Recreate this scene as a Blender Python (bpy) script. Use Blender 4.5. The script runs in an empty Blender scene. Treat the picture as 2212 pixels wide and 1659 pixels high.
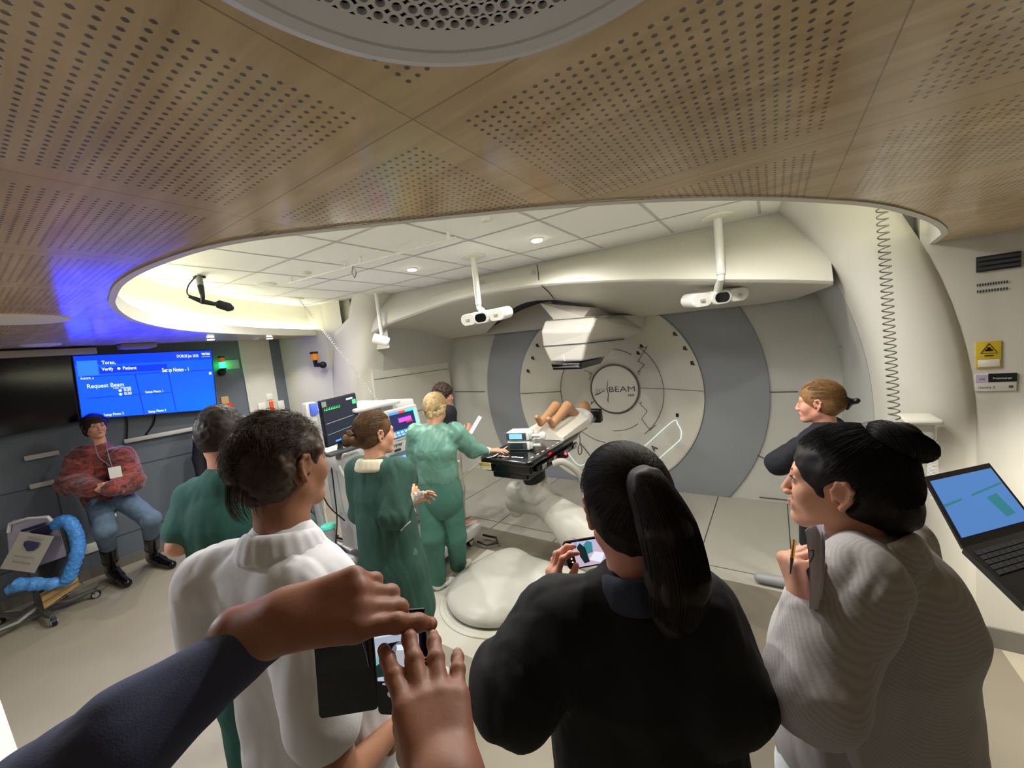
import bpy, bmesh, math, random
import numpy as np
from mathutils import Vector, Matrix
from math import sin, cos, pi, radians, sqrt
random.seed(7); RNG = np.random.default_rng(11)
SC = bpy.context.scene; COL = SC.collection
# ---------------------------------------------------------------- camera
FPX, CX, CY = 831.0, 1106.0, 829.5
YAW, PITCH, ROLL, CAMZ = radians(34.6), radians(5.1), radians(6.2), 2.0
FWD = np.array([-sin(YAW)*cos(PITCH), cos(YAW)*cos(PITCH), -sin(PITCH)])
_r0 = np.array([cos(YAW), sin(YAW), 0.0]); _u0 = np.cross(_r0, FWD)
RGT = cos(ROLL)*_r0 - sin(ROLL)*_u0
UPV = sin(ROLL)*_r0 + cos(ROLL)*_u0
ORG = np.array([0, 0, CAMZ])
HEAD = np.array([-sin(YAW), cos(YAW), 0.0])      # horizontal heading of the photographer
SIDE = np.array([cos(YAW), sin(YAW), 0.0])
cam_d = bpy.data.cameras.new('camera'); cam = bpy.data.objects.new('camera', cam_d); COL.objects.link(cam)
cam_d.sensor_width = 36; cam_d.lens = FPX/2212*36; cam_d.clip_start = 0.05
cam.matrix_world = Matrix(((RGT[0], UPV[0], -FWD[0], 0), (RGT[1], UPV[1], -FWD[1], 0), (RGT[2], UPV[2], -FWD[2], CAMZ), (0, 0, 0, 1)))
SC.camera = cam
# ---------------------------------------------------------------- world, exposure
SC.view_settings.view_transform = 'Standard'; SC.view_settings.look = 'None'
SC.view_settings.gamma = 1; SC.view_settings.use_curve_mapping = False
SC.view_settings.exposure = 1.33
w = bpy.data.worlds.new('dim_surroundings'); SC.world = w; w.use_nodes = True
w.node_tree.nodes['Background'].inputs[0].default_value = (0.5, 0.5, 0.55, 1)
w.node_tree.nodes['Background'].inputs[1].default_value = 0.05

def lamp(name, kind, loc, energy, color=(1, 1, 1), target=None, size=.1, spot=None, blend=.6, sy=None, parent=None):
    d = bpy.data.lights.new(name, kind); d.energy = energy; d.color = color
    if kind == 'AREA':
        d.size = size
        if sy: d.shape = 'RECTANGLE'; d.size_y = sy
        else: d.shape = 'DISK'
    else: d.shadow_soft_size = size
    if kind == 'SPOT': d.spot_size = spot or radians(100); d.spot_blend = blend
    o = bpy.data.objects.new(name, d); COL.objects.link(o); o.location = loc
    t = Vector(target) if target is not None else Vector(loc)+Vector((0, 0, -1))
    o.rotation_euler = (t-Vector(loc)).to_track_quat('-Z', 'Y').to_euler()
    return o
WARM = (1, .95, .86); NEUT = (1, .97, .92)

DL = [  # upper ceiling: two visible downlights, then unseen ones added for illumination (x, y, energy)
 (-1.55, 2.82), (-2.8, 2.62), (-.3, 2.5), (-4.1, 2.4), (-1.5, 1.6), (-2.9, 1.5), (-.6, 1.7), (-4.0, 1.6)]
for i, (x, y) in enumerate(DL):
    lamp('lamp_recess', 'SPOT', (x, y, 2.79-.029*x-.06), 23, NEUT, size=.04, spot=radians(168), blend=.7)
lamp('lamp_room', 'AREA', (-3.4, -1.9, 2.35), 8, (.94, .96, 1), size=1.0)
lamp('lamp_wall_right', 'SPOT', (1.75, 2.35, 2.25), 120, WARM, target=(1.3, 3.0, 0), size=.04, spot=radians(70), blend=.9)
lamp('lamp_unseen_left', 'SPOT', (-3.0, -.45, 2.30), 34, (.90, .94, 1), target=(-1.7, .1, .4), size=.10, spot=radians(150), blend=.8)  # unseen cool spot, added out of view to light from the left

# ---------------------------------------------------------------- helpers
def lin(c):
    return tuple(((v/255)/12.92 if v/255 <= .04045 else ((v/255+.055)/1.055)**2.4) for v in c)
def ray(px, py): return FWD + RGT*((px-CX)/FPX) - UPV*((py-CY)/FPX)
def atX(px, py, x): d = ray(px, py); return ORG + d*(x/d[0])
def atY(px, py, y): d = ray(px, py); return ORG + d*(y/d[1])
def atZ(px, py, z): d = ray(px, py); return ORG + d*((z-CAMZ)/d[2])
def atD(px, py, d): return ORG + ray(px, py)*d
TILT = -.029
def zlow(x): return 2.358 + TILT*x
def zup(x): return 2.79 + TILT*x
def atC(px, py, z0=2.358): d = ray(px, py); t = (z0-CAMZ)/(d[2]-TILT*d[0]); return ORG + d*t
def V(*a): return Vector(a if len(a) > 1 else a[0])

MATS = {}
def mat(name, rgb, rough=.5, metal=0, emit=None, es=0, bump=0, bscale=60, var=0, vscale=8, spec=.5, coat=0, alpha=1, trans=0, aniso=None, sub=0, sheen=0, ior=1.45):
    if name in MATS: return MATS[name]
    m = bpy.data.materials.new(name); m.use_nodes = True; MATS[name] = m
    nt = m.node_tree; b = nt.nodes['Principled BSDF']
    c = (*lin(rgb), 1); b.inputs['Base Color'].default_value = c
    b.inputs['Roughness'].default_value = rough; b.inputs['Metallic'].default_value = metal
    b.inputs['Specular IOR Level'].default_value = spec; b.inputs['Coat Weight'].default_value = coat
    b.inputs['IOR'].default_value = ior
    b.inputs['Coat Roughness'].default_value = .15
    b.inputs['Alpha'].default_value = alpha; b.inputs['Transmission Weight'].default_value = trans
    if sub: b.inputs['Subsurface Weight'].default_value = sub; b.inputs['Subsurface Radius'].default_value = (.02, .008, .004)
    if sheen: b.inputs['Sheen Weight'].default_value = sheen
    if emit and name not in ('cove_led', 'bulb', 'green_lens', 'screen_blue', 'led_red'): es *= .42
    if emit: b.inputs['Emission Color'].default_value = (*lin(emit), 1); b.inputs['Emission Strength'].default_value = es
    if bump or var:
        tc = nt.nodes.new('ShaderNodeTexCoord'); mp = nt.nodes.new('ShaderNodeMapping')
        nt.links.new(tc.outputs['Object'], mp.inputs[0])
        if aniso: mp.inputs['Scale'].default_value = aniso
        if bump:
            n = nt.nodes.new('ShaderNodeTexNoise'); n.inputs['Scale'].default_value = bscale; n.inputs['Detail'].default_value = 4
            nt.links.new(mp.outputs[0], n.inputs['Vector'])
            bp = nt.nodes.new('ShaderNodeBump'); bp.inputs['Strength'].default_value = bump; bp.inputs['Distance'].default_value = .01
            nt.links.new(n.outputs[0], bp.inputs['Height']); nt.links.new(bp.outputs[0], b.inputs['Normal'])
        if var:
            n2 = nt.nodes.new('ShaderNodeTexNoise'); n2.inputs['Scale'].default_value = vscale; n2.inputs['Detail'].default_value = 5
            nt.links.new(mp.outputs[0], n2.inputs['Vector'])
            hs = nt.nodes.new('ShaderNodeHueSaturation'); hs.inputs['Color'].default_value = c
            mr = nt.nodes.new('ShaderNodeMapRange'); mr.inputs['From Min'].default_value = .25; mr.inputs['From Max'].default_value = .75
            mr.inputs['To Min'].default_value = 1-var; mr.inputs['To Max'].default_value = 1+var
            nt.links.new(n2.outputs[0], mr.inputs[0]); nt.links.new(mr.outputs[0], hs.inputs['Value'])
            nt.links.new(hs.outputs[0], b.inputs['Base Color'])
    return m

class MB:
    def __init__(s): s.v = []; s.f = []; s.mi = []; s.m = 0
    def add(s, vs, fs):
        o = len(s.v); s.v += [tuple(map(float, v)) for v in vs]
        for f in fs: s.f.append([i+o for i in f]); s.mi.append(s.m)
    def box(s, c, size, R=None, bev=0, seg=2):
        bm = bmesh.new(); bmesh.ops.create_cube(bm, size=1)
        bmesh.ops.scale(bm, vec=size, verts=bm.verts)
        if bev: bmesh.ops.bevel(bm, geom=bm.edges[:], offset=min(bev, min(size)*.49), segments=seg, profile=.5, affect='EDGES')
        M = Matrix.Translation(V(*c)) @ (R.to_4x4() if R is not None else Matrix())
        bm.transform(M); bm.verts.index_update()
        s.add([v.co for v in bm.verts], [[v.index for v in f.verts] for f in bm.faces]); bm.free(); return s
    def bx(s, a, b, bev=0): # by two corners
        a = np.array(a, float); b = np.array(b, float)
        return s.box((a+b)/2, np.maximum(abs(b-a), 1e-4), bev=bev)
    def cyl(s, a, b, r1, r2=None, n=20, caps=True):
        return s.tube([a, b], [r1, r1 if r2 is None else r2], n, caps)
    def tube(s, pts, r, n=10, caps=True, flat=None):
        P = [V(*p) for p in pts]; N = len(P)
        if not hasattr(r, '__len__'): r = [r]*N
        up = None; rings = []
        for i, p in enumerate(P):
            t = (P[min(i+1, N-1)]-P[max(i-1, 0)])
            if t.length < 1e-9: t = V(0, 0, 1)
            t.normalize()
            if up is None: up = t.orthogonal().normalized() if flat is None else V(*flat)
            up = (up - t*up.dot(t))
            up = up.normalized() if up.length > 1e-6 else t.orthogonal().normalized()
            sd = t.cross(up)
            rings.append([p + (up*cos(2*pi*k/n) + sd*sin(2*pi*k/n))*r[i] for k in range(n)])
        vs = [v for rg in rings for v in rg]; fs = []
        for i in range(N-1):
            for k in range(n): a = i*n+k; b = i*n+(k+1) % n; fs.append([a, b, b+n, a+n])
        if caps: fs.append(list(range(n))[::-1]); fs.append([(N-1)*n+k for k in range(n)])
        s.add(vs, fs); return s
    def lathe(s, c, prof, n=32, axis=(0, 0, 1), sx=1, sy=1):
        A = V(*axis).normalized(); u = A.orthogonal().normalized() if abs(A.z) < .99 else V(1, 0, 0); w_ = A.cross(u); c = V(*c)
        vs = [c + A*h + (u*cos(2*pi*k/n)*sx + w_*sin(2*pi*k/n)*sy)*r for r, h in prof for k in range(n)]; fs = []
        for i in range(len(prof)-1):
            for k in range(n): a = i*n+k; b = i*n+(k+1) % n; fs.append([a, b, b+n, a+n])
        fs.append(list(range(n))[::-1]); fs.append([(len(prof)-1)*n+k for k in range(n)])
        s.add(vs, fs); return s
    def sph(s, c, r, n=12, R=None):
        if not hasattr(r, '__len__'): r = (r, r, r)
        vs = []; fs = []; c = V(*c)
        for i in range(n+1):
            th = pi*i/n
            for k in range(2*n):
                ph = pi*k/n; p = V(r[0]*sin(th)*cos(ph), r[1]*sin(th)*sin(ph), r[2]*cos(th))
                vs.append(c + (R @ p if R is not None else p))
        for i in range(n):
            for k in range(2*n): a = i*2*n+k; b = i*2*n+(k+1) % (2*n); fs.append([a, a+2*n, b+2*n, b])
        s.add(vs, fs); return s
    def quad(s, *p): s.add(p, [list(range(len(p)))]); return s
    def prism(s, poly, off):      # polygon (3d points) extruded by a vector
        off = V(*off); n = len(poly); P = [V(*p) for p in poly]; Q = [p+off for p in P]
        s.add(P+Q, [list(range(n))[::-1], list(range(n, 2*n))] + [[k, (k+1) % n, (k+1) % n+n, k+n] for k in range(n)]); return s
    def grid(s, rows, closed=False):   # rows of points
        m = len(rows[0]); vs = [p for r in rows for p in r]; fs = []
        for i in range(len(rows)-1):
            for k in range(m if closed else m-1): a = i*m+k; b = i*m+(k+1) % m; fs.append([a, b, b+m, a+m])
        s.add(vs, fs); return s
    def build(s, name, m, parent=None, smooth=True, ang=35, weld=False):
        me = bpy.data.meshes.new(name); me.from_pydata(s.v, [], s.f)
        ms = m if isinstance(m, (list, tuple)) else [m]
        for q in ms: me.materials.append(q)
        if len(ms) > 1: me.polygons.foreach_set('material_index', s.mi)
        if weld:
            bm = bmesh.new(); bm.from_mesh(me); bmesh.ops.remove_doubles(bm, verts=bm.verts, dist=1e-4); bmesh.ops.recalc_face_normals(bm, faces=bm.faces); bm.to_mesh(me); bm.free()
        if smooth:
            me.shade_smooth()
            try: me.set_sharp_from_angle(angle=radians(ang))
            except Exception: pass
        return link(name, me, parent)
def link(name, me, parent=None):
    o = bpy.data.objects.new(name, me); COL.objects.link(o)
    if parent is not None: put(o, parent)
    return o
def wloc(o):
    p = Vector(o.location)
    while o.parent: o = o.parent; p += Vector(o.location)
    return p
def put(o, parent):
    o.parent = parent; o.location = -wloc(parent)
def thing(name, label, cat, loc=(0, 0, 0), group=None):
    o = bpy.data.objects.new(name, None); COL.objects.link(o); o.location = V(*loc); o.empty_display_size = .1
    o['label'] = label; o['category'] = cat
    if group: o['group'] = group
    return o
def tag(o, label, cat, group=None):
    o['label'] = label; o['category'] = cat
    if group: o['group'] = group
    return o
def struct(o): o['kind'] = 'structure'; return o
def dup(root, dloc, label):
    r = root.copy(); COL.objects.link(r); r.location = Vector(root.location)+V(*dloc); r['label'] = label
    for ch in list(root.children):
        c = ch.copy(); COL.objects.link(c); c.parent = r
        for g in ch.children: d = g.copy(); COL.objects.link(d); d.parent = c
    return r
def text(mbody, s, p, right, up, h, mi=None, depth=0, bold=0, width=None):
    """lettering as mesh, lower-left corner at p"""
    cu = bpy.data.curves.new('t', 'FONT'); cu.body = s; cu.size = 1; cu.extrude = 0; cu.offset = bold; cu.resolution_u = 3
    o = bpy.data.objects.new('t', cu); COL.objects.link(o)
    dg = bpy.context.evaluated_depsgraph_get(); me = bpy.data.meshes.new_from_object(o.evaluated_get(dg))
    vs = np.array([v.co[:] for v in me.vertices]).reshape(-1, 3); fs = [list(f.vertices) for f in me.polygons]
    bpy.data.objects.remove(o); bpy.data.curves.remove(cu); bpy.data.meshes.remove(me)
    if not len(vs): return
    right = np.array(right, float); right /= np.linalg.norm(right); up = np.array(up, float); up /= np.linalg.norm(up)
    sx = h if width is None else width/max(vs[:, 0].max(), 1e-6)
    mbody.add([np.array(p)+right*v[0]*sx+up*v[1]*h for v in vs], fs)
def spline(P, n=8, closed=False):
    P = [np.array(p, float) for p in P]; out = []; N = len(P)
    for i in range(N if closed else N-1):
        g = lambda k: P[k % N] if closed else P[max(0, min(N-1, k))]
        p0, p1, p2, p3 = g(i-1), g(i), g(i+1), g(i+2)
        for j in range(n):
            t = j/n; out.append(.5*((2*p1)+(-p0+p2)*t+(2*p0-5*p1+4*p2-p3)*t*t+(-p0+3*p1-3*p2+p3)*t**3))
    if not closed: out.append(P[-1])
    return out
# ================================================================ materials of the setting
m_floor = mat('vinyl_beige', (162, 154, 136), .45, var=.05, vscale=3, bump=.02, bscale=200)
m_cream = mat('vinyl_cream', (208, 204, 190), .5, var=.03, vscale=2)
m_gfl = mat('gantry_floor_panel', (176, 172, 160), .5, var=.03, vscale=2)
m_taupe = mat('vinyl_taupe', (124, 117, 102), .45, var=.05, vscale=3)
m_wallw = mat('paint_offwhite', (206, 203, 192), .6, bump=.03, bscale=90)
m_white = mat('paint_white', (226, 224, 212), .55)
m_slate = mat('laminate_slate', (98, 106, 114), .5)
m_slate2 = mat('laminate_slate_light', (128, 134, 138), .5)
m_base = mat('baseboard_grey', (112, 108, 100), .6)
m_shell = mat('gantry_shell', (205, 202, 190), .5)
m_ringd = mat('ring_dark', (132, 135, 139), .45)
m_ringl = mat('panel_light', (186, 186, 178), .5)
m_disc = mat('disc_beige', (198, 194, 180), .5)
m_line = mat('joint_line', (66, 64, 60), .7)
m_tile = mat('ceiling_tile', (242, 242, 236), .8, bump=.05, bscale=150)
m_tbar = mat('tile_joint', (196, 196, 188), .6)
m_black = mat('black_plastic', (18, 18, 20), .35)
m_blackg = mat('black_gloss', (10, 10, 12), .12)
m_wp = mat('white_plastic', (225, 225, 218), .35)
m_gp = mat('grey_plastic', (150, 152, 152), .4)
m_dgp = mat('dark_grey_plastic', (70, 72, 74), .4)
m_chrome = mat('chrome', (200, 200, 200), .2, metal=1)
m_steel = mat('brushed_steel', (150, 150, 150), .35, metal=1)
m_wet = mat('white_emit_text', (235, 240, 255), .5, emit=(230, 238, 255), es=1.1)

# wood ceiling: veneer with perforation laid out in 0.6 m panels
def wood_mat():
    m = bpy.data.materials.new('perforated_wood'); m.use_nodes = True; nt = m.node_tree; N = nt.nodes; L = nt.links
    b = N['Principled BSDF']; tc = N.new('ShaderNodeTexCoord'); sp = N.new('ShaderNodeSeparateXYZ'); L.new(tc.outputs['Object'], sp.inputs[0])
    def M(op, a, b_=None, c=None):
        n = N.new('ShaderNodeMath'); n.operation = op
        for i, v in enumerate((a, b_, c)):
            if v is None: continue
            if isinstance(v, (int, float)): n.inputs[i].default_value = v
            else: L.new(v, n.inputs[i])
        return n.outputs[0]
    def cell(o, off, size): return M('FRACT', M('DIVIDE', M('ADD', o, off), size))
    px = cell(sp.outputs[0], 10.05, .6); py = cell(sp.outputs[1], 5.54-.6*0, .6)      # seams x=-.45+.6k  y=.46+.6k
    hx = cell(sp.outputs[0], 10.05+.0, .6/34); hy = cell(sp.outputs[1], 5.54, .6/34)
    dx = M('SUBTRACT', hx, .5); dy = M('SUBTRACT', hy, .5)
    r = M('SQRT', M('ADD', M('MULTIPLY', dx, dx), M('MULTIPLY', dy, dy)))
    hole = M('SMOOTH_MIN', M('MAXIMUM', M('DIVIDE', M('SUBTRACT', .225, r), .08), 0), 1, .02)
    ex = M('SUBTRACT', .5, M('ABSOLUTE', M('SUBTRACT', px, .5))); ey = M('SUBTRACT', .5, M('ABSOLUTE', M('SUBTRACT', py, .5)))
    e = M('MINIMUM', ex, ey)
    mask = M('GREATER_THAN', e, 2.9/34)
    hole = M('MULTIPLY', hole, mask)
    seam = M('LESS_THAN', e, .0022)
    # grain
    mp = N.new('ShaderNodeMapping'); L.new(tc.outputs['Object'], mp.inputs[0]); mp.inputs['Scale'].default_value = (1.2, 9, 1); mp.inputs['Rotation'].default_value = (0, 0, radians(4))
    n1 = N.new('ShaderNodeTexNoise'); n1.inputs['Scale'].default_value = 2.4; n1.inputs['Detail'].default_value = 7; n1.inputs['Distortion'].default_value = .6; L.new(mp.outputs[0], n1.inputs[0])
    cr = N.new('ShaderNodeValToRGB'); L.new(n1.outputs[0], cr.inputs[0])
    cr.color_ramp.elements[0].position = .3; cr.color_ramp.elements[0].color = (*lin((192, 166, 122)), 1)
    cr.color_ramp.elements[1].position = .7; cr.color_ramp.elements[1].color = (*lin((224, 200, 156)), 1)
    # panel to panel tint
    pid = N.new('ShaderNodeTexWhiteNoise'); cx = M('FLOOR', M('DIVIDE', M('ADD', sp.outputs[0], 10.05), .6)); cy = M('FLOOR', M('DIVIDE', M('ADD', sp.outputs[1], 5.54), .6))
    cb = N.new('ShaderNodeCombineXYZ'); L.new(cx, cb.inputs[0]); L.new(cy, cb.inputs[1]); L.new(cb.outputs[0], pid.inputs[0])
    hs = N.new('ShaderNodeHueSaturation'); L.new(cr.outputs[0], hs.inputs['Color']); L.new(M('MULTIPLY_ADD', pid.outputs[0], .16, .92), hs.inputs['Value'])
    mx = N.new('ShaderNodeMixRGB'); L.new(M('MAXIMUM', M('MULTIPLY', hole, .78), M('MULTIPLY', seam, .5)), mx.inputs[0]); L.new(hs.outputs[0], mx.inputs[1]); mx.inputs[2].default_value = (*lin((42, 30, 20)), 1)
    L.new(mx.outputs[0], b.inputs['Base Color'])
    bp = N.new('ShaderNodeBump'); bp.inputs['Distance'].default_value = .004; bp.inputs['Strength'].default_value = .8; L.new(M('SUBTRACT', 1, hole), bp.inputs['Height']); L.new(bp.outputs[0], b.inputs['Normal'])
    b.inputs['Roughness'].default_value = .6; b.inputs['Specular IOR Level'].default_value = .3; b.inputs['Coat Weight'].default_value = .7; b.inputs['Coat IOR'].default_value = 1.6; b.inputs['Coat Roughness'].default_value = .15
    return m
m_wood = wood_mat()

# ================================================================ floor
def strip(mb, pts): mb.add(pts, [list(range(len(pts)))])
YG = 3.25
mb = MB()
mb.m = 0; mb.bx((-7.2, -2.6, -.1), (3.2, YG, 0))
mb.m = 1; mb.bx((-7.2, YG, -.1), (3.2, 5.3, 0.001))
struct(mb.build('floor', [m_floor, m_gfl], smooth=False))
# joints of the cream gantry floor panels, and darker taupe rectangles around the couch
mb = MB()
for x in (-3.62, -2.75, -1.95, -.62, .05, .62):
    mb.bx((x-.004, YG, .001), (x+.004, 4.95, .0028))
mb.bx((-4.7, YG+.16, .001), (.9, YG+.166, .0028))
struct(mb.build('trim_1', m_line, smooth=False))
mb = MB(); mb.bx((-3.35, 2.86, 0), (-.4, YG, .0012)); struct(mb.build('trim_2', m_taupe, smooth=False))
mb = MB(); mb.bx((-2.5, 1.70, 0), (-.75, 2.86, .0016)); struct(mb.build('trim_3', m_cream, smooth=False))
mb = MB(); mb.bx((-.4, 1.0, 0), (1.0, YG, .0012)); struct(mb.build('trim_4', m_taupe, smooth=False))

# ================================================================ wooden ceiling with the big opening
ovpx = [(248, 650), (262, 618), (300, 590), (365, 562), (450, 535), (560, 514), (700, 497), (850, 481), (1000, 465), (1200, 446), (1430, 432), (1580, 429), (1700, 431), (1850, 440), (1930, 453), (2000, 475), (2027, 492), (2033, 505)]
ov1 = [atC(*p) for p in ovpx]
ov2 = [atC(*p) for p in [(262, 672), (300, 693), (365, 708), (450, 717), (580, 723), (700, 724)]]
near = spline(ov1, 5)
far = spline([ov1[0]]+ov2, 5)[1:]
endR = np.array([.74, 3.18, zlow(.74)]); endL = np.array([-5.42, 3.2, zlow(-5.42)])
loop = [endL] + far[::-1] + near + [endR]           # counter-clockwise seen from below
def zc3(p, f=zlow): return (p[0], p[1], f(p[0]))
# ceiling = ring between loop and an outer boundary, triangulated by projecting each loop point out
cx0, cy0 = -1.9, 2.4
outer = []
for p in loop:
    d = np.array([p[0]-cx0, p[1]-cy0]); t = 1e9
    if d[0] > 0: t = min(t, (3.2-cx0)/d[0])
    if d[0] < 0: t = min(t, (-7.0-cx0)/d[0])
    if d[1] < 0: t = min(t, (-2.6-cy0)/d[1])
    if d[1] > 0: t = min(t, (3.3-cy0)/d[1])
    outer.append((cx0+d[0]*t, cy0+d[1]*t))
corners = [(-7.0, -2.6), (3.2, -2.6)]
mb = MB()
vs = [zc3(p) for p in loop]+[zc3(p) for p in outer]; n = len(loop); fs = []
for i in range(n-1):
    f = [i, i+1, n+i+1, n+i]
    a, b_ = outer[i], outer[i+1]
    for c in corners:
        if min(abs(a[0]-c[0]), abs(a[1]-c[1])) < 1e-6 and min(abs(b_[0]-c[0]), abs(b_[1]-c[1])) < 1e-6 and abs(a[0]-b_[0]) > 1e-6 and abs(a[1]-b_[1]) > 1e-6:
            vs.append(zc3(c)); f = [i, i+1, n+i+1, len(vs)-1, n+i]
    fs.append(f)
# strips along y>3 on both sides
mb.add(vs, fs)
o = mb.build('ceiling', m_wood, smooth=False); struct(o)
bpy.context.view_layer.update()
# rim band, ledge, recess wall
ctr = np.array([cx0, cy0])
def offs(p, d):
    v = np.array([p[0], p[1]])-ctr; L = np.linalg.norm(v); q = ctr+v*(1+d/L); return q
rim = MB(); led = MB(); rec = MB(); cove = MB()
RH = .085
rows = [[(p[0], p[1], zlow(p[0])-.004) for p in loop], [(p[0], p[1], zlow(p[0])+RH) for p in loop], [(*offs(p, .10), zlow(p[0])+RH) for p in loop], [(*offs(p, .10), zlow(p[0])-.004+.02) for p in loop]]
rim.grid(rows)
rows0 = [[(*offs(p, .025), zlow(p[0])-.006) for p in loop], [(p[0], p[1], zlow(p[0])-.006) for p in loop]]
rim.grid(rows0)
struct(rim.build('trim_5', m_white, smooth=False))
rows = [[(*offs(p, .10), zlow(p[0])+RH) for p in loop], [(*offs(p, .16), zlow(p[0])+RH+.06) for p in loop], [(*offs(p, .18), zup(p[0])+.02) for p in loop]]
rec.grid(rows); struct(rec.build('wall_recess', mat('recess_paint', (232, 232, 216), .6), smooth=True, ang=60))
m_led = mat('cove_led', (255, 250, 215), .5, emit=(255, 252, 232), es=10)
ledo = MB(); ledo.tube([(*offs(p, .075), zlow(p[0])+RH+.012) for p in loop[2:-2]], .008, 6)
t = thing('cove_light', 'warm white light strip glowing along the rim of the oval ceiling recess', 'light strip', tuple(ledo.v[0]))
ledo.build('light_strip', m_led, t)

# upper white ceiling inside the recess
mb = MB(); x0, x1, y0, y1 = -6.6, 2.0, .1, 4.2
mb.add([(x0, y0, zup(x0)), (x1, y0, zup(x1)), (x1, y1, zup(x1)), (x0, y1, zup(x0))], [[0, 3, 2, 1]])
struct(mb.build('ceiling_upper', m_tile, smooth=False))
mb = MB()
def cbar(a, b_, w_=.009, dz=.0025):
    a = np.array(a); b_ = np.array(b_); d = b_-a; d = d/np.linalg.norm(d); nrm = np.array([-d[1], d[0]])*w_
    q = [a+nrm, b_+nrm, b_-nrm, a-nrm]; mb.add([(p[0], p[1], zup(p[0])-dz) for p in q], [[0, 1, 2, 3]])
for k in range(-8, 8): cbar((-1.85+.6*k, .2), (-1.85+.6*k, 3.5))
for k in range(-1, 4): cbar((-6.4, 1.62+.7*k), (1.8, 1.62+.7*k))
struct(mb.build('trim_6', m_tbar, smooth=False))

# ================================================================ walls
XL = -6.3
mb = MB(); mb.bx((XL-.1, -2.6, 0), (XL, 2.42, 2.9)); struct(mb.build('wall_left', m_slate, smooth=False))
mb = MB()   # joints on the slate cladding
for z in (.36, 1.12): mb.bx((XL, -2.6, z), (XL+.004, 2.3, z+.006))
for y in (-.7, .5, 1.7): mb.bx((XL, y, 0), (XL+.004, y+.006, 1.12))
struct(mb.build('trim_7', mat('slate_joint', (50, 54, 58), .6), smooth=False))
mb = MB(); mb.bx((XL-.1, 2.4, 0), (XL+.02, 2.80, 2.9)); struct(mb.build('wall_niche', m_wallw, smooth=False))
mb = MB(); mb.bx((XL-.1, 2.80, 0), (XL, 3.1, 2.9)); struct(mb.build('wall_strip', m_slate, smooth=False))
mb = MB(); mb.add([(XL, 2.96, 0), (-5.35, 3.2, 0), (-5.35, 3.2, 3.0), (XL, 2.96, 3.0)], [[0, 1, 2, 3]]); mb.add([(XL, 3.06, 0), (-5.35, 3.3, 0), (-5.35, 3.3, 3.0), (XL, 3.06, 3.0)], [[3, 2, 1, 0]])
struct(mb.build('wall_back_left', m_wallw, smooth=False))
mb = MB(); mb.bx((XL, -2.6, 0), (XL+.014, 2.95, .11)); struct(mb.build('baseboard_left', m_base, smooth=False))
mb = MB(); mb.bx((XL-.1, -2.7, 0), (3.2, -2.6, 2.9)); struct(mb.build('wall_behind', m_wallw, smooth=False))
mb = MB(); mb.bx((3.2, -2.6, 0), (3.3, 3.3, 2.9)); struct(mb.build('wall_far_right', m_wallw, smooth=False))
YR = 3.17
mb = MB(); mb.bx((.70, YR, 0), (3.2, YR+.1, 2.9)); struct(mb.build('wall_right', m_wallw, smooth=False))
mb = MB(); mb.bx((.74, YR-.014, 0), (3.2, YR, .12)); struct(mb.build('baseboard_right', m_base, smooth=False))
mb = MB(); mb.bx((-5.3, 3.19-.014, 0), (-4.9, 3.2, .11)); struct(mb.build('baseboard_back', m_base, smooth=False))

# ================================================================ gantry: arch, tunnel, back wall, fascia
GC = np.array([-2.1, 1.25])
mb = MB()
angs = np.linspace(radians(-28), radians(208), 90)
def ringpt(c, r, a, y): return (c[0]+r*cos(a), y, c[1]+r*sin(a))
prof = [(3.02, 3.20), (3.01, 3.165), (2.96, 3.135), (2.88, 3.13), (2.78, 3.15), (2.70, 3.21), (2.665, 3.30), (2.655, 3.42), (2.65, 3.60)]
rows = []
for a in angs:
    row = []
    for r, y in prof:
        x, yy, z = ringpt(GC, r, a, y)
        if x < GC[0] and z < 2.6: x -= .30*max(0, (r-2.65)/.37)      # the left leg is broader
        if z < GC[1]: x = GC[0]+(r if x > GC[0] else -r-.30*max(0, (r-2.65)/.37))
        z = min(z, zup(x)+.05)
        row.append((x, yy, max(z, 0)))
    rows.append(row)
mb.grid(rows); struct(mb.build('trim_8', m_shell, smooth=True, ang=60))
mb = MB()
rows = [[ringpt(GC, 2.65, a, y) for a in angs] for y in (3.55, 4.2, 4.98)]
rows = [[(x, y, max(z, 0)) for x, y, z in r] for r in rows]
mb.grid(rows); struct(mb.build('wall_tunnel', m_ringl, smooth=True, ang=60))
# closing wall above / beside the arch up to the upper ceiling (right side shoulder)
mb = MB(); row1 = []; row2 = []
for a in angs:
    x, yy, z = ringpt(GC, 3.02, a, 3.2)
    if x < GC[0] and z < 2.6: x -= .30
    row1.append((x, 3.19, min(max(z, 0), 3.0))); d = 1.25
    row2.append((GC[0]+(x-GC[0])*d, 3.19, 3.05 if z > 1.6 else max(z, 0)))
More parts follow.
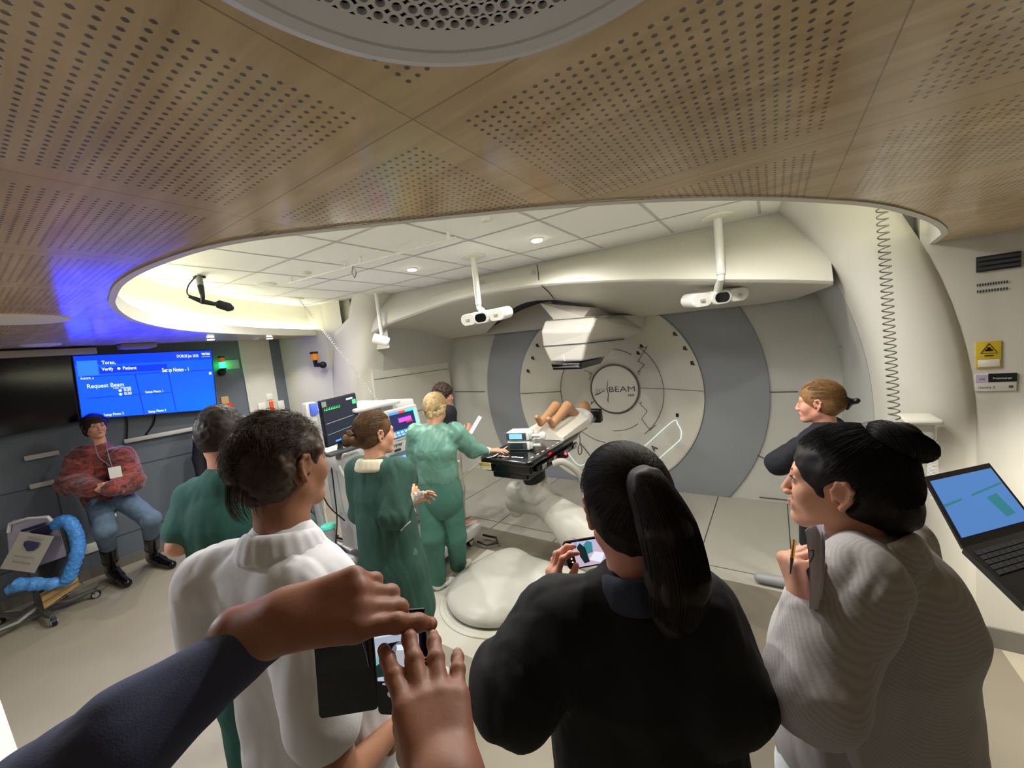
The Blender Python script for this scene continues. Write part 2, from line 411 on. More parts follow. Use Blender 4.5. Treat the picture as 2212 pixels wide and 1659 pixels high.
# side shoulders so no gap shows between arch and walls
mb.add([(-5.45, 3.19, 0), (-4.95, 3.19, 0), (-4.95, 3.19, 3.0), (-5.45, 3.19, 3.0)], [[0, 1, 2, 3]])
struct(mb.build('wall_pier', m_wallw, smooth=False))
mb = MB(); mb.add([(-5.5, 3.42, 2.2), (-4.3, 3.42, 2.2), (-4.3, 3.42, 3.1), (-5.5, 3.42, 3.1)], [[0, 1, 2, 3]]); mb.add([(-5.45, 3.19, 2.3), (-4.85, 3.24, 2.3), (-4.85, 3.3, 3.05), (-5.45, 3.19, 3.05)], [[0, 1, 2, 3]])
struct(mb.build('wall_pier_top', m_shell, smooth=False))
mb = MB(); mb.add([(.5, 3.45, 2.2), (1.3, 3.45, 2.2), (1.3, 3.45, 3.0), (.5, 3.45, 3.0)], [[0, 1, 2, 3]]); struct(mb.build('wall_pier_right', mat('recess_paint', (232, 232, 216), .6), smooth=False))
# back plane
DC = np.array([-1.99, 1.25]); R1, R2 = 1.29, 1.93; YB = 4.95
def dishy(r): return YB + (.64*(1-(r-.36)/(R1-.36)) if r > .36 else .64) if r < R1 else YB
mb = MB(); A = np.linspace(0, 2*pi, 145)
def ring_rows(mb, rads, yf, c=DC):
    rows = [[(c[0]+r*cos(a), yf(r), max(c[1]+r*sin(a), .0)) for a in A] for r in rads]; mb.grid(rows)
ring_rows(mb, [R2, 2.3, 3.0], lambda r: YB+.03); struct(mb.build('wall_gantry', m_ringl, smooth=False))
g = thing('treatment_gantry', 'round beige and dark grey rotating proton gantry face filling the far wall behind the couch', 'gantry', (DC[0], YB, 0))
mb = MB(); ring_rows(mb, [R1, 1.33, 1.9, R2], lambda r: YB+.0+(.02 if r < 1.31 else 0)); mb.build('dark_ring', m_ringd, g)
mb = MB(); ring_rows(mb, [R1, R1-.02, .365], lambda r: dishy(r)-(.02 if r < R1 else 0)); mb.build('disc', m_disc, g, smooth=False)
mb = MB(); HY = dishy(.3)-.06
mb.lathe((DC[0], HY, DC[1]), [(.355, .06), (.355, .012), (.345, 0), (.0, 0)], n=72, axis=(0, -1, 0)); 
mb.v = [(x, 2*HY-y+0, z) for x, y, z in mb.v]
mb.build('hub_cover', m_disc, g)
mb = MB(); mb.tube([(DC[0]+.365*cos(a), HY+.005, DC[1]+.365*sin(a)) for a in A], .008, 6, caps=False); mb.build('hub_groove', m_line, g)
def atDish(px, py, lift=.012):
    y = YB
    for _ in range(12):
        p = atY(px, py, y); r = sqrt((p[0]-DC[0])**2+(p[2]-DC[1])**2); y = dishy(r)-.02
    p = atY(px, py, y-lift); return p
# cover joints on the disc
mb = MB()
def onp(a, r): x = DC[0]+r*cos(a); z = DC[1]+r*sin(a); return (x, dishy(r)-.030, z)
def arc(r, a0, a1): return [onp(radians(a), r) for a in np.linspace(a0, a1, 40)]
JR = .76
mb.tube(arc(JR, 130, 262), .004, 4); mb.tube(arc(JR, -52, 52), .004, 4)
mb.tube(arc(.60, 56, 124), .004, 4); mb.tube(arc(.60, 268, 306), .004, 4)
for s in ([(1398, 748), (1378, 780)], [(1378, 780), (1392, 788), (1377, 804), (1382, 810)], [(1380, 870), (1398, 888), (1386, 905), (1404, 930), (1416, 918)], [(1262, 800), (1279, 806), (1272, 820)], [(1283, 866), (1276, 874)]):
    mb.tube([atDish(*p) for p in s], .004, 4)
mb.build('cover_joint', m_line, g)
mb = MB()
for p in ((1395, 751), (1382, 803), (1385, 870), (1405, 925), (1274, 807), (1278, 869)): mb = MB(); c = atDish(*p); mb.cyl(c, c+np.array([0, -.006, 0]), .009, n=10); mb.build('screw', m_dgp, g)
mb = MB()
for p in ((1160, 746), (1150, 773), (1140, 801), (1457, 721), (1479, 752), (1495, 784), (1463, 897), (1385, 747), (1378, 762)):
    mb = MB(); c = atDish(*p); mb.box(c, (.035, .006, .045)); mb.box(c+np.array([.02, 0, -.02]), (.02, .008, .02)); mb.build('marker', m_black, g)
# horizontal split and laser line
mb = MB(); mb.tube([atDish(1124, 850), atDish(1200, 846), atDish(1212, 845)], .004, 4); mb.build('split_joint', m_line, g); mb = MB(); mb.tube([atDish(1384, 838), atDish(1440, 840), atDish(1520, 845)], .003, 4); mb.build('split_joint', m_line, g)
m_glow = mat('glow_strip', (225, 235, 235), .4, emit=(200, 222, 222), es=.55)
for nm, pts in (('light_line', [(1370, 985), (1410, 948), (1455, 909), (1464, 917), (1471, 930), (1471, 943), (1466, 953), (1430, 985), (1401, 1012)]), ('light_line', [(1226, 975), (1235, 989), (1246, 1002), (1256, 1005), (1268, 1000), (1279, 990)])):
    mb = MB(); mb.tube([atDish(*p) for p in spline([np.array(q, float) for q in pts], 4)], .0075, 6); mb.build(nm, m_glow, g)
mb = MB(); mb.tube([atDish(1279, 990), atDish(1254, 958)], .006, 4); mb.build('light_line_edge', m_dgp, g)
mb = MB(); a0 = atDish(1413, 976, .01); text(mb, 'A', a0, (.72, 0, .69), (-.69, 0, .72), .11, bold=.02); mb.build('letter', m_dgp, g)
# emblem on the hub
mb = MB(); y = HY-.004
def hub(px, py): return atY(px, py, y)
text(mb, 'BEAM', hub(1314, 847), (1, 0, 0), (0, 0, 1), .115, bold=0, width=.40)
text(mb, '360', hub(1355, 856), (1, 0, 0), (0, 0, 1), .05, bold=.01, width=.10)
mb.tube([hub(1313, 821), hub(1311, 838), hub(1314, 852), hub(1313, 866), hub(1315, 870)], [.002, .008, .006, .007, .002], 4)
mb.tube([hub(1286, 853), hub(1296, 849), hub(1306, 843)], [.012, .008, .002], 4)
mb.build('emblem', m_dgp, g)
mb = MB(); text(mb, 'pro', hub(1286, 847), (1, 0, 0), (0, 0, 1), .105, width=.165); mb.build('emblem_prefix', mat('emblem_light', (150, 150, 146), .4), g)

# panel joints on the light wall around the ring
mb = MB()
for a, b_ in (((982, 846), (1047, 846)), ((1661, 847), (1724, 846)), ((1560, 1030), (1690, 1110)), ((1613, 973), (1700, 1012)), ((1640, 1074), (1700, 1080))):
    p, q = atY(*a, YB+.02), atY(*b_, YB+.02)
    if min(p[2], q[2]) < .02: continue
    mb.tube([p, q], .005, 4)
struct(mb.build('trim_9', m_line, smooth=False))
# tunnel side panel with dark window recess
mb = MB(); xs = -4.70
mb.m = 1; mb.bx((xs, 3.88, 1.94), (xs+.02, 4.84, 2.28))
mb.m = 0; mb.bx((xs-.02, 3.36, .0), (xs+.03, 4.90, 1.93))
mb.m = 2; mb.bx((xs+.03, 3.38, 1.785), (xs+.034, 4.88, 1.792)); mb.bx((xs+.03, 3.36, 1.2), (xs+.034, 4.90, 1.206))
mb.m = 0; mb.bx((xs-.02, 3.36, 1.93), (xs+.012, 3.88, 2.3))
struct(mb.build('wall_tunnel_panel', [m_shell, m_dgp, m_line], smooth=False))

# fascia: ceiling line -> crease -> back edge with notch
NX = 60; t = np.linspace(0, 1, NX)
cre = spline([atY(*p, 3.32) for p in [(775, 738), (835, 702), (900, 677), (975, 651), (1050, 634), (1125, 622), (1200, 614), (1300, 609), (1400, 606), (1500, 606), (1600, 607), (1700, 608), (1800, 611)]], 6)
topl = []; back = []; mid = []
notch = [(1048, 721), (1068, 700), (1090, 680), (1112, 664), (1132, 654), (1160, 649), (1200, 648), (1240, 655), (1280, 667), (1310, 679), (1336, 689)]
def yfas(x): return 3.36 + .10*(x+4.8)/5.1
for p in cre:
    yy = yfas(p[0]); topl.append((p[0]-.02, yy+.13, zup(p[0])+.01)); 
    mid.append(p)
# back edge by pixel columns on y=4.9 except within notch
bpx = []
for p in cre:
    v = p-ORG; zc = v@FWD; px = CX+FPX*(v@RGT)/zc; bpx.append(px)
lo = [(775, 741), (870, 738), (960, 734), (1048, 721)]; hi = [(1336, 689), (1500, 672), (1640, 657), (1720, 645), (1800, 616)]
def interp(pts, x): return np.interp(x, [a for a, _ in pts], [b for _, b in pts])
for i, p in enumerate(cre):
    px = bpx[i]
    if px <= 1048: py = interp(lo, px); y = 4.9; 
    elif px >= 1336: py = interp(hi, px); y = 4.9
    else: py = interp(notch, px); y = 4.9-1.0*sin(pi*(px-1048)/(1336-1048))**.5
    if px < 870: y = 3.34+(4.9-3.34)*max(0, (px-775)/95)
    if px > 1720: y = 4.9-(4.9-3.34)*min(1, (px-1720)/80)
    back.append(atY(px, py, y))
nr = 6
mb = MB(); rows = []
up1 = [np.array(a)*.72+np.array(b_)*.28 for a, b_ in zip(cre, topl)]
def mixr(f_, dy): return [np.array(a)*(1-f_)+np.array(b_)*f_+np.array([0, dy, 0]) for a, b_ in zip(topl, cre)]
rows = [topl, mixr(.06, -.01), mixr(.3, -.045), mixr(.6, -.06), mixr(.9, -.028), [np.array(c)+np.array([0, -.012, .012]) for c in cre], cre, [np.array(c)+np.array([0, .02, -.010]) for c in cre]]
for k in (.1, .5, 1): rows.append([np.array(c)*(1-k)+np.array(b_)*k for c, b_ in zip(cre, back)])
mb.grid(rows)
f = thing('overhead_fascia', 'wide arched off-white fascia spanning above the gantry opening below the tiled ceiling', 'fascia', tuple(cre[0]))
mb.build('shell', m_shell, f, smooth=True, ang=22)
# panel joint and screws
mb = MB()
def onf(px, py):     # project on the fascia front
    p = atY(px, py, 3.36); return p
mb.tube([atY(*q, 3.33) for q in [(1160, 572), (1163, 590), (1164, 606), (1170, 617)]], .005, 5)
mb.tube([atY(1170, 617, 3.31), atY(1185, 631, 3.55), atY(1196, 645, 3.8)], .005, 5)
mb.build('panel_joint', m_line, f)
mb = MB()
for p in ((1153, 588), (1042, 609)): mb = MB(); c = atY(*p, 3.33); mb.lathe(c, [(.022, 0), (.022, .01), (.01, .012)], n=12, axis=(0, -1, 0)); mb.build('screw_cap', m_gp, f)

# inner housing seen through the notch
mb = MB(); mb.prism([atY(*p, 4.80) for p in [(1040, 724), (1056, 708), (1072, 701), (1095, 686), (1130, 668), (1160, 657), (1190, 650), (1215, 700), (1165, 711), (1100, 718)]], (0, .1, 0)); mb.build('inner_housing', mat('housing', (186, 180, 166), .5), g, smooth=False)
mb = MB(); mb.prism([atY(*p, 4.86) for p in [(1044, 722), (1060, 690), (1110, 650), (1160, 632), (1240, 635), (1300, 650), (1350, 690), (1280, 700), (1200, 700)]], (0, .06, 0)); mb.build('housing_dark_plate', mat('housing_dark', (120, 114, 122), .5), g, smooth=False)  # purplish dark plate behind the inner housing

# nozzle
nz = []
mb = MB()
def q(px, py, y): return atY(px, py, y)
FB = [q(1189, 783, 3.7), q(1258, 781, 3.62)]                      # front bottom l, r
F1 = [q(1172, 748, 3.66), q(1268, 741, 3.60)]                     # seam
F2 = [q(1168, 716, 3.62), q(1278, 712, 3.58)]
F3 = [q(1176, 693, 3.70), q(1290, 684, 3.66)]
F4 = [q(1196, 690, 3.80), q(1262, 684, 3.74)]
F5 = [q(1166, 655, 3.9), q(1276, 664, 3.9)]
xr = -1.60
SB = [q(1308, 771, 4.28), q(1308, 768, 4.34)]
S1 = q(1347, 733, 4.85); S2 = q(1388, 716, 4.93); S3 = q(1391, 683, 4.93); S4 = q(1336, 680, 4.5)
L = lambda a, dx=0, y=4.9: np.array([a[0]+dx, y, a[2]])
BL = [L(FB[0]), L(F1[0]), L(F2[0]), L(F3[0])]
vs = [FB[0], FB[1], F1[0], F1[1], F2[0], F2[1], F3[0], F3[1], SB[0], S1, S2, S3, S4, *BL, np.array([F3[1][0], 4.9, F3[1][2]+.05])]
fs = [[0, 1, 3, 2], [2, 3, 5, 4], [4, 5, 7, 6], [1, 8, 9, 3], [3, 9, 10, 5], [5, 10, 11, 12, 7], [0, 2, 14, 13], [2, 4, 15, 14], [4, 6, 16, 15], [0, 13, 8, 1], [13, 9, 8], [7, 12, 17], [6, 7, 17, 16]]
mb.add(vs, fs); nzo = mb.build('nozzle', mat('nozzle_shell', (192, 188, 178), .45), g, smooth=False)
bv = nzo.modifiers.new('bevel', 'BEVEL'); bv.width = .03; bv.segments = 4; bv.limit_method = 'ANGLE'
mb = MB(); mb.grid([[F5[0], F5[1], L(F5[1], .05), L(F5[0])], [F4[0], F4[1], L(F4[1], .05), L(F4[0])]], closed=True); 
mb.grid([[F4[0], F4[1], L(F4[1], .05), L(F4[0])], [F3[0]+np.array([.02, 0, 0]), F3[1], L(F3[1]), L(F3[0])]], closed=True)
o = mb.build('nozzle_neck', mat('nozzle_shell', (192, 188, 178)), nzo, smooth=False); 
mb = MB(); mb.tube([F1[0]+np.array([-.004, -.004, 0]), F1[1]+np.array([.004, -.006, 0]), S1+np.array([.006, 0, 0])], .005, 4); mb.build('nozzle_joint', m_line, nzo)
# snout
mb = MB(); a, b_, c = q(1191, 786, 3.68), q(1257, 783, 3.60), q(1306, 772, 4.24); a2, b2, c2 = q(1195, 799, 3.70), q(1256, 797, 3.62), q(1297, 785, 4.20)
d = np.array([a[0], 4.3, a[2]]); d2 = np.array([a2[0], 4.3, a2[2]])
mb.grid([[a, b_, c, d], [a2, b2, c2, d2]], closed=True); mb.quad(a2, d2, c2, b2); mb.quad(a, b_, c, d); mb.build('snout', m_blackg, nzo, smooth=False)
mb = MB()
for py0, py1 in ((787, 789), (794, 796)): mb.tube([q(1194, py0, 3.665), q(1252, py0-1.5, 3.595)], .006, 6)
mb.bx(q(1213, 793, 3.66), q(1250, 789, 3.60)+np.array([0, -.0, 0])) ; mb.build('snout_rail', m_chrome, nzo, smooth=False)
mb = MB(); mb.tube([q(1217, 765, 3.63), q(1220, 780, 3.665)], .003, 4); mb.build('laser_mark', m_glow, nzo)
# camera_side small wing on right wall of tunnel
mb = MB(); mb.prism([atY(1814, 749, 4.6), atY(1842, 748, 4.6), atY(1842, 757, 4.6)], (0, .05, 0)); struct(mb.build('trim_10', m_slate2, smooth=False))
# ================================================================ smooth solid modelling for bodies, clothes, hair
def nrm(v): v = np.array(v, float); return v/max(np.linalg.norm(v), 1e-9)
def basis(f, u=(0, 0, 1)):
    """right, front, up columns"""
    f = nrm(f); r = nrm(np.cross(f, np.array(u, float))); return np.stack([r, f, np.cross(r, f)], 1)
_T = RNG.random((64, 64, 64)).astype(np.float32)
def vnoise(P, s):
    Q = np.asarray(P, np.float32)*np.asarray(s, np.float32)+17.3; I = np.floor(Q).astype(int); F_ = Q-I; F_ = F_*F_*(3-2*F_); I &= 63; J = (I+1) & 63
    a = [I[..., k] for k in range(3)]; b = [J[..., k] for k in range(3)]; fx, fy, fz = F_[..., 0], F_[..., 1], F_[..., 2]
    def l(x, y, t): return x+(y-x)*t
    return l(l(l(_T[a[0], a[1], a[2]], _T[b[0], a[1], a[2]], fx), l(_T[a[0], b[1], a[2]], _T[b[0], b[1], a[2]], fx), fy),
             l(l(_T[a[0], a[1], b[2]], _T[b[0], a[1], b[2]], fx), l(_T[a[0], b[1], b[2]], _T[b[0], b[1], b[2]], fx), fy), fz)-.5
class SDF:
    def __init__(s, M=None, o=(0, 0, 0), sc=1):
        s.ops = []; s.M = np.eye(3) if M is None else np.array(M, float); s.o = np.array(o, float); s.sc = sc; s.disp = None
    def w(s, p): return s.o + s.M @ (np.array(p, float)*s.sc)
    def cap(s, a, b, ra, rb=None, k=.02, n=None, f=1, sub=False):
        a = s.w(a); b = s.w(b); ra *= s.sc; rb = ra if rb is None else rb*s.sc
        nn = None if n is None else nrm(s.M @ np.array(n, float)); s.ops.append(('c', a, b, ra, rb, nn, f, k*s.sc, sub)); return s
    def ell(s, c, r, k=.02, R=None, sub=False):
        if not hasattr(r, '__len__'): r = (r, r, r)
        Rm = s.M if R is None else s.M @ np.array(R, float)
        s.ops.append(('e', s.w(c), np.array(r, float)*s.sc, Rm, k*s.sc, sub)); return s
    def chain(s, pts, rs, k=.02, n=None, f=1):
        for i in range(len(pts)-1): s.cap(pts[i], pts[i+1], rs[i], rs[i+1], k, n, f)
        return s
    def mesh(s, h, lo=None, hi=None):
        bb = []
        for op in s.ops:
            if op[-1]: continue
            if op[0] == 'c': r = max(op[3], op[4]); bb.append((np.minimum(op[1], op[2])-r, np.maximum(op[1], op[2])+r))
            else: r = op[2].max(); bb.append((op[1]-r, op[1]+r))
        L = np.min([b[0] for b in bb], 0)-4*h-.012; U = np.max([b[1] for b in bb], 0)+4*h+.012
        if lo is not None: L = np.maximum(L, lo)
        if hi is not None: U = np.minimum(U, hi)
        N = np.maximum(((U-L)/h).astype(int)+1, 2)
        ax = [L[i]+h*np.arange(N[i]) for i in range(3)]
        D = np.full(N, .3, np.float32)
        for op in s.ops:
            k = max(op[-2], 1e-4)
            if op[0] == 'c': r = max(op[3], op[4]); lo_, hi_ = np.minimum(op[1], op[2])-r, np.maximum(op[1], op[2])+r
            else: r = op[2].max(); lo_, hi_ = op[1]-r, op[1]+r
            m = k+3*h; i0 = np.clip(((lo_-m-L)/h).astype(int), 0, N); i1 = np.clip(((hi_+m-L)/h).astype(int)+2, 0, N)
            if (i1 <= i0).any(): continue
            X = ax[0][i0[0]:i1[0], None, None]; Y_ = ax[1][None, i0[1]:i1[1], None]; Z_ = ax[2][None, None, i0[2]:i1[2]]
            if op[0] == 'c':
                a, b, ra, rb, nn, f = op[1:7]; ba = b-a; l2 = max(ba@ba, 1e-12)
                pa = [X-a[0], Y_-a[1], Z_-a[2]]
                t = np.clip((pa[0]*ba[0]+pa[1]*ba[1]+pa[2]*ba[2])/l2, 0, 1)
                q = [pa[i]-ba[i]*t for i in range(3)]
                if nn is None: d = np.sqrt(q[0]**2+q[1]**2+q[2]**2)-(ra+(rb-ra)*t)
                else:
                    dn = q[0]*nn[0]+q[1]*nn[1]+q[2]*nn[2]; d2 = q[0]**2+q[1]**2+q[2]**2-dn**2
                    R_ = ra+(rb-ra)*t; g = np.sqrt(np.maximum(d2, 0)+(dn/f)**2); d = (g-R_)*(f+(1-f)*np.sqrt(np.maximum(d2, 0))/np.maximum(g, 1e-6))
            else:
                c, rr, Rm = op[1:4]; p = [X-c[0], Y_-c[1], Z_-c[2]]
                q = [(p[0]*Rm[0, i]+p[1]*Rm[1, i]+p[2]*Rm[2, i])/rr[i] for i in range(3)]
                k0 = np.sqrt(q[0]**2+q[1]**2+q[2]**2); k1 = np.sqrt((q[0]/rr[0])**2+(q[1]/rr[1])**2+(q[2]/rr[2])**2)
                d = k0*(k0-1)/np.maximum(k1, 1e-6)
            sl = tuple(slice(i0[i], i1[i]) for i in range(3)); E = D[sl]
            if op[-1]: d = -d; hh = np.clip(.5-.5*(E-d)/k, 0, 1); E[...] = E+(d-E)*hh+k*hh*(1-hh)
            else: hh = np.clip(.5+.5*(E-d)/k, 0, 1); E[...] = E+(d-E)*hh-k*hh*(1-hh)
        if s.disp is not None:
            idx = np.nonzero(np.abs(D) < max(.03, 3*h)); P = np.stack([ax[i][idx[i]] for i in range(3)], -1)
            D[idx] += s.disp(P).astype(np.float32)
        for i in range(3):           # close at the box
            sl = [slice(None)]*3; sl[i] = 0; D[tuple(sl)] = np.maximum(D[tuple(sl)], h*.5); sl[i] = -1; D[tuple(sl)] = np.maximum(D[tuple(sl)], h*.5)
        return nets(D, L, h)
def nets(D, L, h):
    S_ = D < 0; N = D.shape
    c = [S_[i:N[0]-1+i, j:N[1]-1+j, k:N[2]-1+k] for i in (0, 1) for j in (0, 1) for k in (0, 1)]
    anyc = np.zeros_like(c[0]); allc = np.ones_like(c[0])
    for q in c: anyc |= q; allc &= q
    I = np.argwhere(anyc & ~allc); idm = np.full(anyc.shape, -1, np.int64); idm[tuple(I.T)] = np.arange(len(I))
    s_ = np.zeros((len(I), 3)); n_ = np.zeros(len(I))
    for e in range(3):
        o = [0, 0, 0]
        for u in (0, 1):
            for v in (0, 1):
                a = [0, 0, 0]; a[(e+1) % 3] = u; a[(e+2) % 3] = v; b = list(a); b[e] = 1
                da = D[I[:, 0]+a[0], I[:, 1]+a[1], I[:, 2]+a[2]]; db = D[I[:, 0]+b[0], I[:, 1]+b[1], I[:, 2]+b[2]]
                m = (da < 0) != (db < 0); t = np.where(m, da/np.where(m, da-db, 1), 0)
                p = np.tile(np.array(a, float), (len(I), 1)); p[:, e] += t; s_[m] += p[m]; n_[m] += 1
    verts = L+(I+s_/n_[:, None])*h; faces = []
    for e in range(3):
        u, v = (e+1) % 3, (e+2) % 3
        sl0 = [slice(None)]*3; sl1 = [slice(None)]*3; sl0[e] = slice(0, -1); sl1[e] = slice(1, None)
        X = S_[tuple(sl0)] != S_[tuple(sl1)]
        J = np.argwhere(X); J = J[(J[:, u] > 0) & (J[:, v] > 0) & (J[:, u] < N[u]-1) & (J[:, v] < N[v]-1)]
        ins = S_[J[:, 0], J[:, 1], J[:, 2]]
        def g(du, dv): K = J.copy(); K[:, u] += du; K[:, v] += dv; return idm[K[:, 0], K[:, 1], K[:, 2]]
        q = np.stack([g(-1, -1), g(0, -1), g(0, 0), g(-1, 0)], 1); q[~ins] = q[~ins][:, ::-1]; faces.append(q)
    return verts, np.concatenate(faces)
def npmesh(name, parts, mats_, parent=None, smooth=True):
    """parts: list of (verts, faces, material index)"""
    o = 0; VV = []; FF = []; MI = []
    for v, f, m in parts: VV.append(v); FF.append(f+o); MI.append(np.full(len(f), m) if np.isscalar(m) else m); o += len(v)
    k = FF[0].shape[1]; v = np.concatenate(VV); MI = np.concatenate(MI)
    me = bpy.data.meshes.new(name); me.vertices.add(len(v)); me.vertices.foreach_set('co', v.astype(np.float32).ravel())
    ln = np.concatenate([np.full(len(f), f.shape[1]) for f in FF]); lp = np.concatenate([f.ravel() for f in FF])
    me.loops.add(len(lp)); me.loops.foreach_set('vertex_index', lp.astype(np.int32))
    me.polygons.add(len(ln)); me.polygons.foreach_set('loop_start', np.concatenate([[0], np.cumsum(ln)[:-1]]).astype(np.int32)); me.polygons.foreach_set('loop_total', ln.astype(np.int32))
    for q in (mats_ if isinstance(mats_, (list, tuple)) else [mats_]): me.materials.append(q)
    me.polygons.foreach_set('material_index', MI.astype(np.int32)); me.update(calc_edges=True); me.validate()
    if smooth: me.shade_smooth()
    return link(name, me, parent)
def blob(name, sdf, h, m, parent=None, **kw):
    v, f = sdf.mesh(h, **kw); return npmesh(name, [(v, f, 0)], m, parent)
def strands(paths, r0, r1=None, n=3):
    """paths (N,S,3) -> thin tubes"""
    P = np.asarray(paths, float); N, S_, _ = P.shape
    T = np.gradient(P, axis=1); T /= np.maximum(np.linalg.norm(T, axis=2, keepdims=True), 1e-9)
    ref = np.array([.31, .52, .79]); U = np.cross(T, ref); U /= np.maximum(np.linalg.norm(U, axis=2, keepdims=True), 1e-9); W = np.cross(T, U)
    rr = np.linspace(r0, r0*.35 if r1 is None else r1, S_)[None, :, None]
    ring = np.stack([P+(U*cos(2*pi*k/n)+W*sin(2*pi*k/n))*rr for k in range(n)], 2)      # N,S,n,3
    v = ring.reshape(-1, 3); b = (np.arange(N)[:, None, None]*S_+np.arange(S_-1)[None, :, None])*n; k = np.arange(n)[None, None, :]
    q = np.stack([b+k, b+(k+1) % n, b+n+(k+1) % n, b+n+k], -1).reshape(-1, 4)
    return v, q

# ---------------------------------------------------------------- skin, cloth materials
def skin(name, rgb): return mat(name, rgb, .5, var=.06, vscale=30, bump=.03, bscale=220, sub=.08)
def cloth(name, rgb, bump=.15, bscale=400, var=.04, rough=.85, sheen=0): return mat(name, rgb, rough, bump=bump, bscale=bscale, var=var, vscale=12, sheen=sheen)
def hairmat(name, rgb): return mat(name, rgb, .55, var=.3, vscale=60, spec=.3)
m_eye = mat('eye_white', (170, 158, 150), .35); m_iris = mat('eye_iris', (60, 45, 35), .2); m_lip = mat('lip', (165, 95, 85), .45)

def head_sdf(F, o, sc=1, female=False, neck=None):
    s = SDF(F, o, sc)
    s.ell((0, -.018, .035), (.074, .094, .084), .03); s.ell((0, .022, -.028), (.060, .066, .085), .04)
    s.ell((0, -.05, 0), (.064, .06, .07), .03)
    s.cap((-.048, .008, -.06), (-.016, .064, -.1), .018, .017, .03); s.cap((.048, .008, -.06), (.016, .064, -.1), .018, .017, .03)
    s.ell((0, .076, -.1), (.02, .017, .017), .02)
    s.ell((-.036, .062, -.03), (.022, .022, .026), .03); s.ell((.036, .062, -.03), (.022, .022, .026), .03)
    s.cap((-.034, .076, .024), (.034, .076, .024), .012, .012, .02)
    s.ell((-.031, .099, .002), (.015, .014, .011), .014, sub=True); s.ell((.031, .099, .002), (.015, .014, .011), .014, sub=True)
    s.cap((0, .086, .012), (0, .107, -.034), .007, .009, .012); s.ell((-.011, .1, -.039), (.0075, .010, .007), .006); s.ell((.011, .1, -.039), (.0075, .010, .007), .006)
    s.ell((0, .076, -.068), (.026, .016, .018), .015)
    s.cap((-.018, .088, -.064), (0, .0935, -.0625), .0045, .0055, .006); s.cap((.018, .088, -.064), (0, .0935, -.0625), .0045, .0055, .006)
    s.cap((-.016, .087, -.073), (.016, .087, -.073), .0065, .0065, .006)
    s.cap((-.02, .098, -.0685), (.02, .098, -.0685), .0022, .0022, .004, sub=True)
    for sg in (-1, 1):    # ears
        pts = [(sg*.073, .012, -.022), (sg*.077, .014, .004), (sg*.082, .006, .024), (sg*.087, -.008, .027), (sg*.088, -.018, .012), (sg*.084, -.014, -.012), (sg*.077, -.002, -.034)]
        s.chain(pts, [.004, .0045, .005, .005, .0052, .005, .0075], .006)
        s.ell((sg*.079, -.003, .002), (.0055, .016, .024), .005); s.ell((sg*.0895, .001, .003), (.006, .008, .014), .005, sub=True)
    for sg in (-1, 1): s.ell((sg*.031, .0795, .002), .0118, .002)
    return s
def face_parts(F, o, sc, parent, brow=(70, 50, 38), lips=True, near=True):
    s = lambda p: tuple(o+F @ (np.array(p)*sc))
    for sg in (-1, 1):
        e = MB(); e.m = 0; e.sph(s((sg*.031, .0795, .002)), .0119*sc, 8); e.m = 1; e.sph(s((sg*.031, .0858, .002)), .0063*sc, 6); e.build('eye', [m_eye, m_iris], parent)
        b = MB(); b.tube([s((sg*x, y, z)) for x, y, z in ((.014, .0905, .021), (.028, .0895, .027), (.042, .080, .025), (.050, .070, .02))], [.002*sc, .003*sc, .003*sc, .001*sc], 6); b.build('eyebrow', mat('brow_%d' % brow[0], brow, .8), parent)
        l = MB(); l.tube([s((sg*x, y, z)) for x, y, z in ((.019, .090, .006), (.031, .0935, .011), (.043, .084, .006))], [.0012*sc, .0022*sc, .001*sc], 5); l.build('eyelid', mat('lash_%d' % brow[0], (60, 40, 34), .8), parent)
    if lips:
        b = MB(); b.tube([s(p) for p in ((-.021, .0895, -.0675), (-.009, .0965, -.0635), (0, .0975, -.0645), (.009, .0965, -.0635), (.021, .0895, -.0675))], [.001*sc, .0036*sc, .0034*sc, .0036*sc, .001*sc], 6)
        b.tube([s(p) for p in ((-.018, .090, -.070), (0, .0965, -.0735), (.018, .090, -.070))], [.001*sc, .0045*sc, .001*sc], 6); b.build('lips', m_lip, parent)

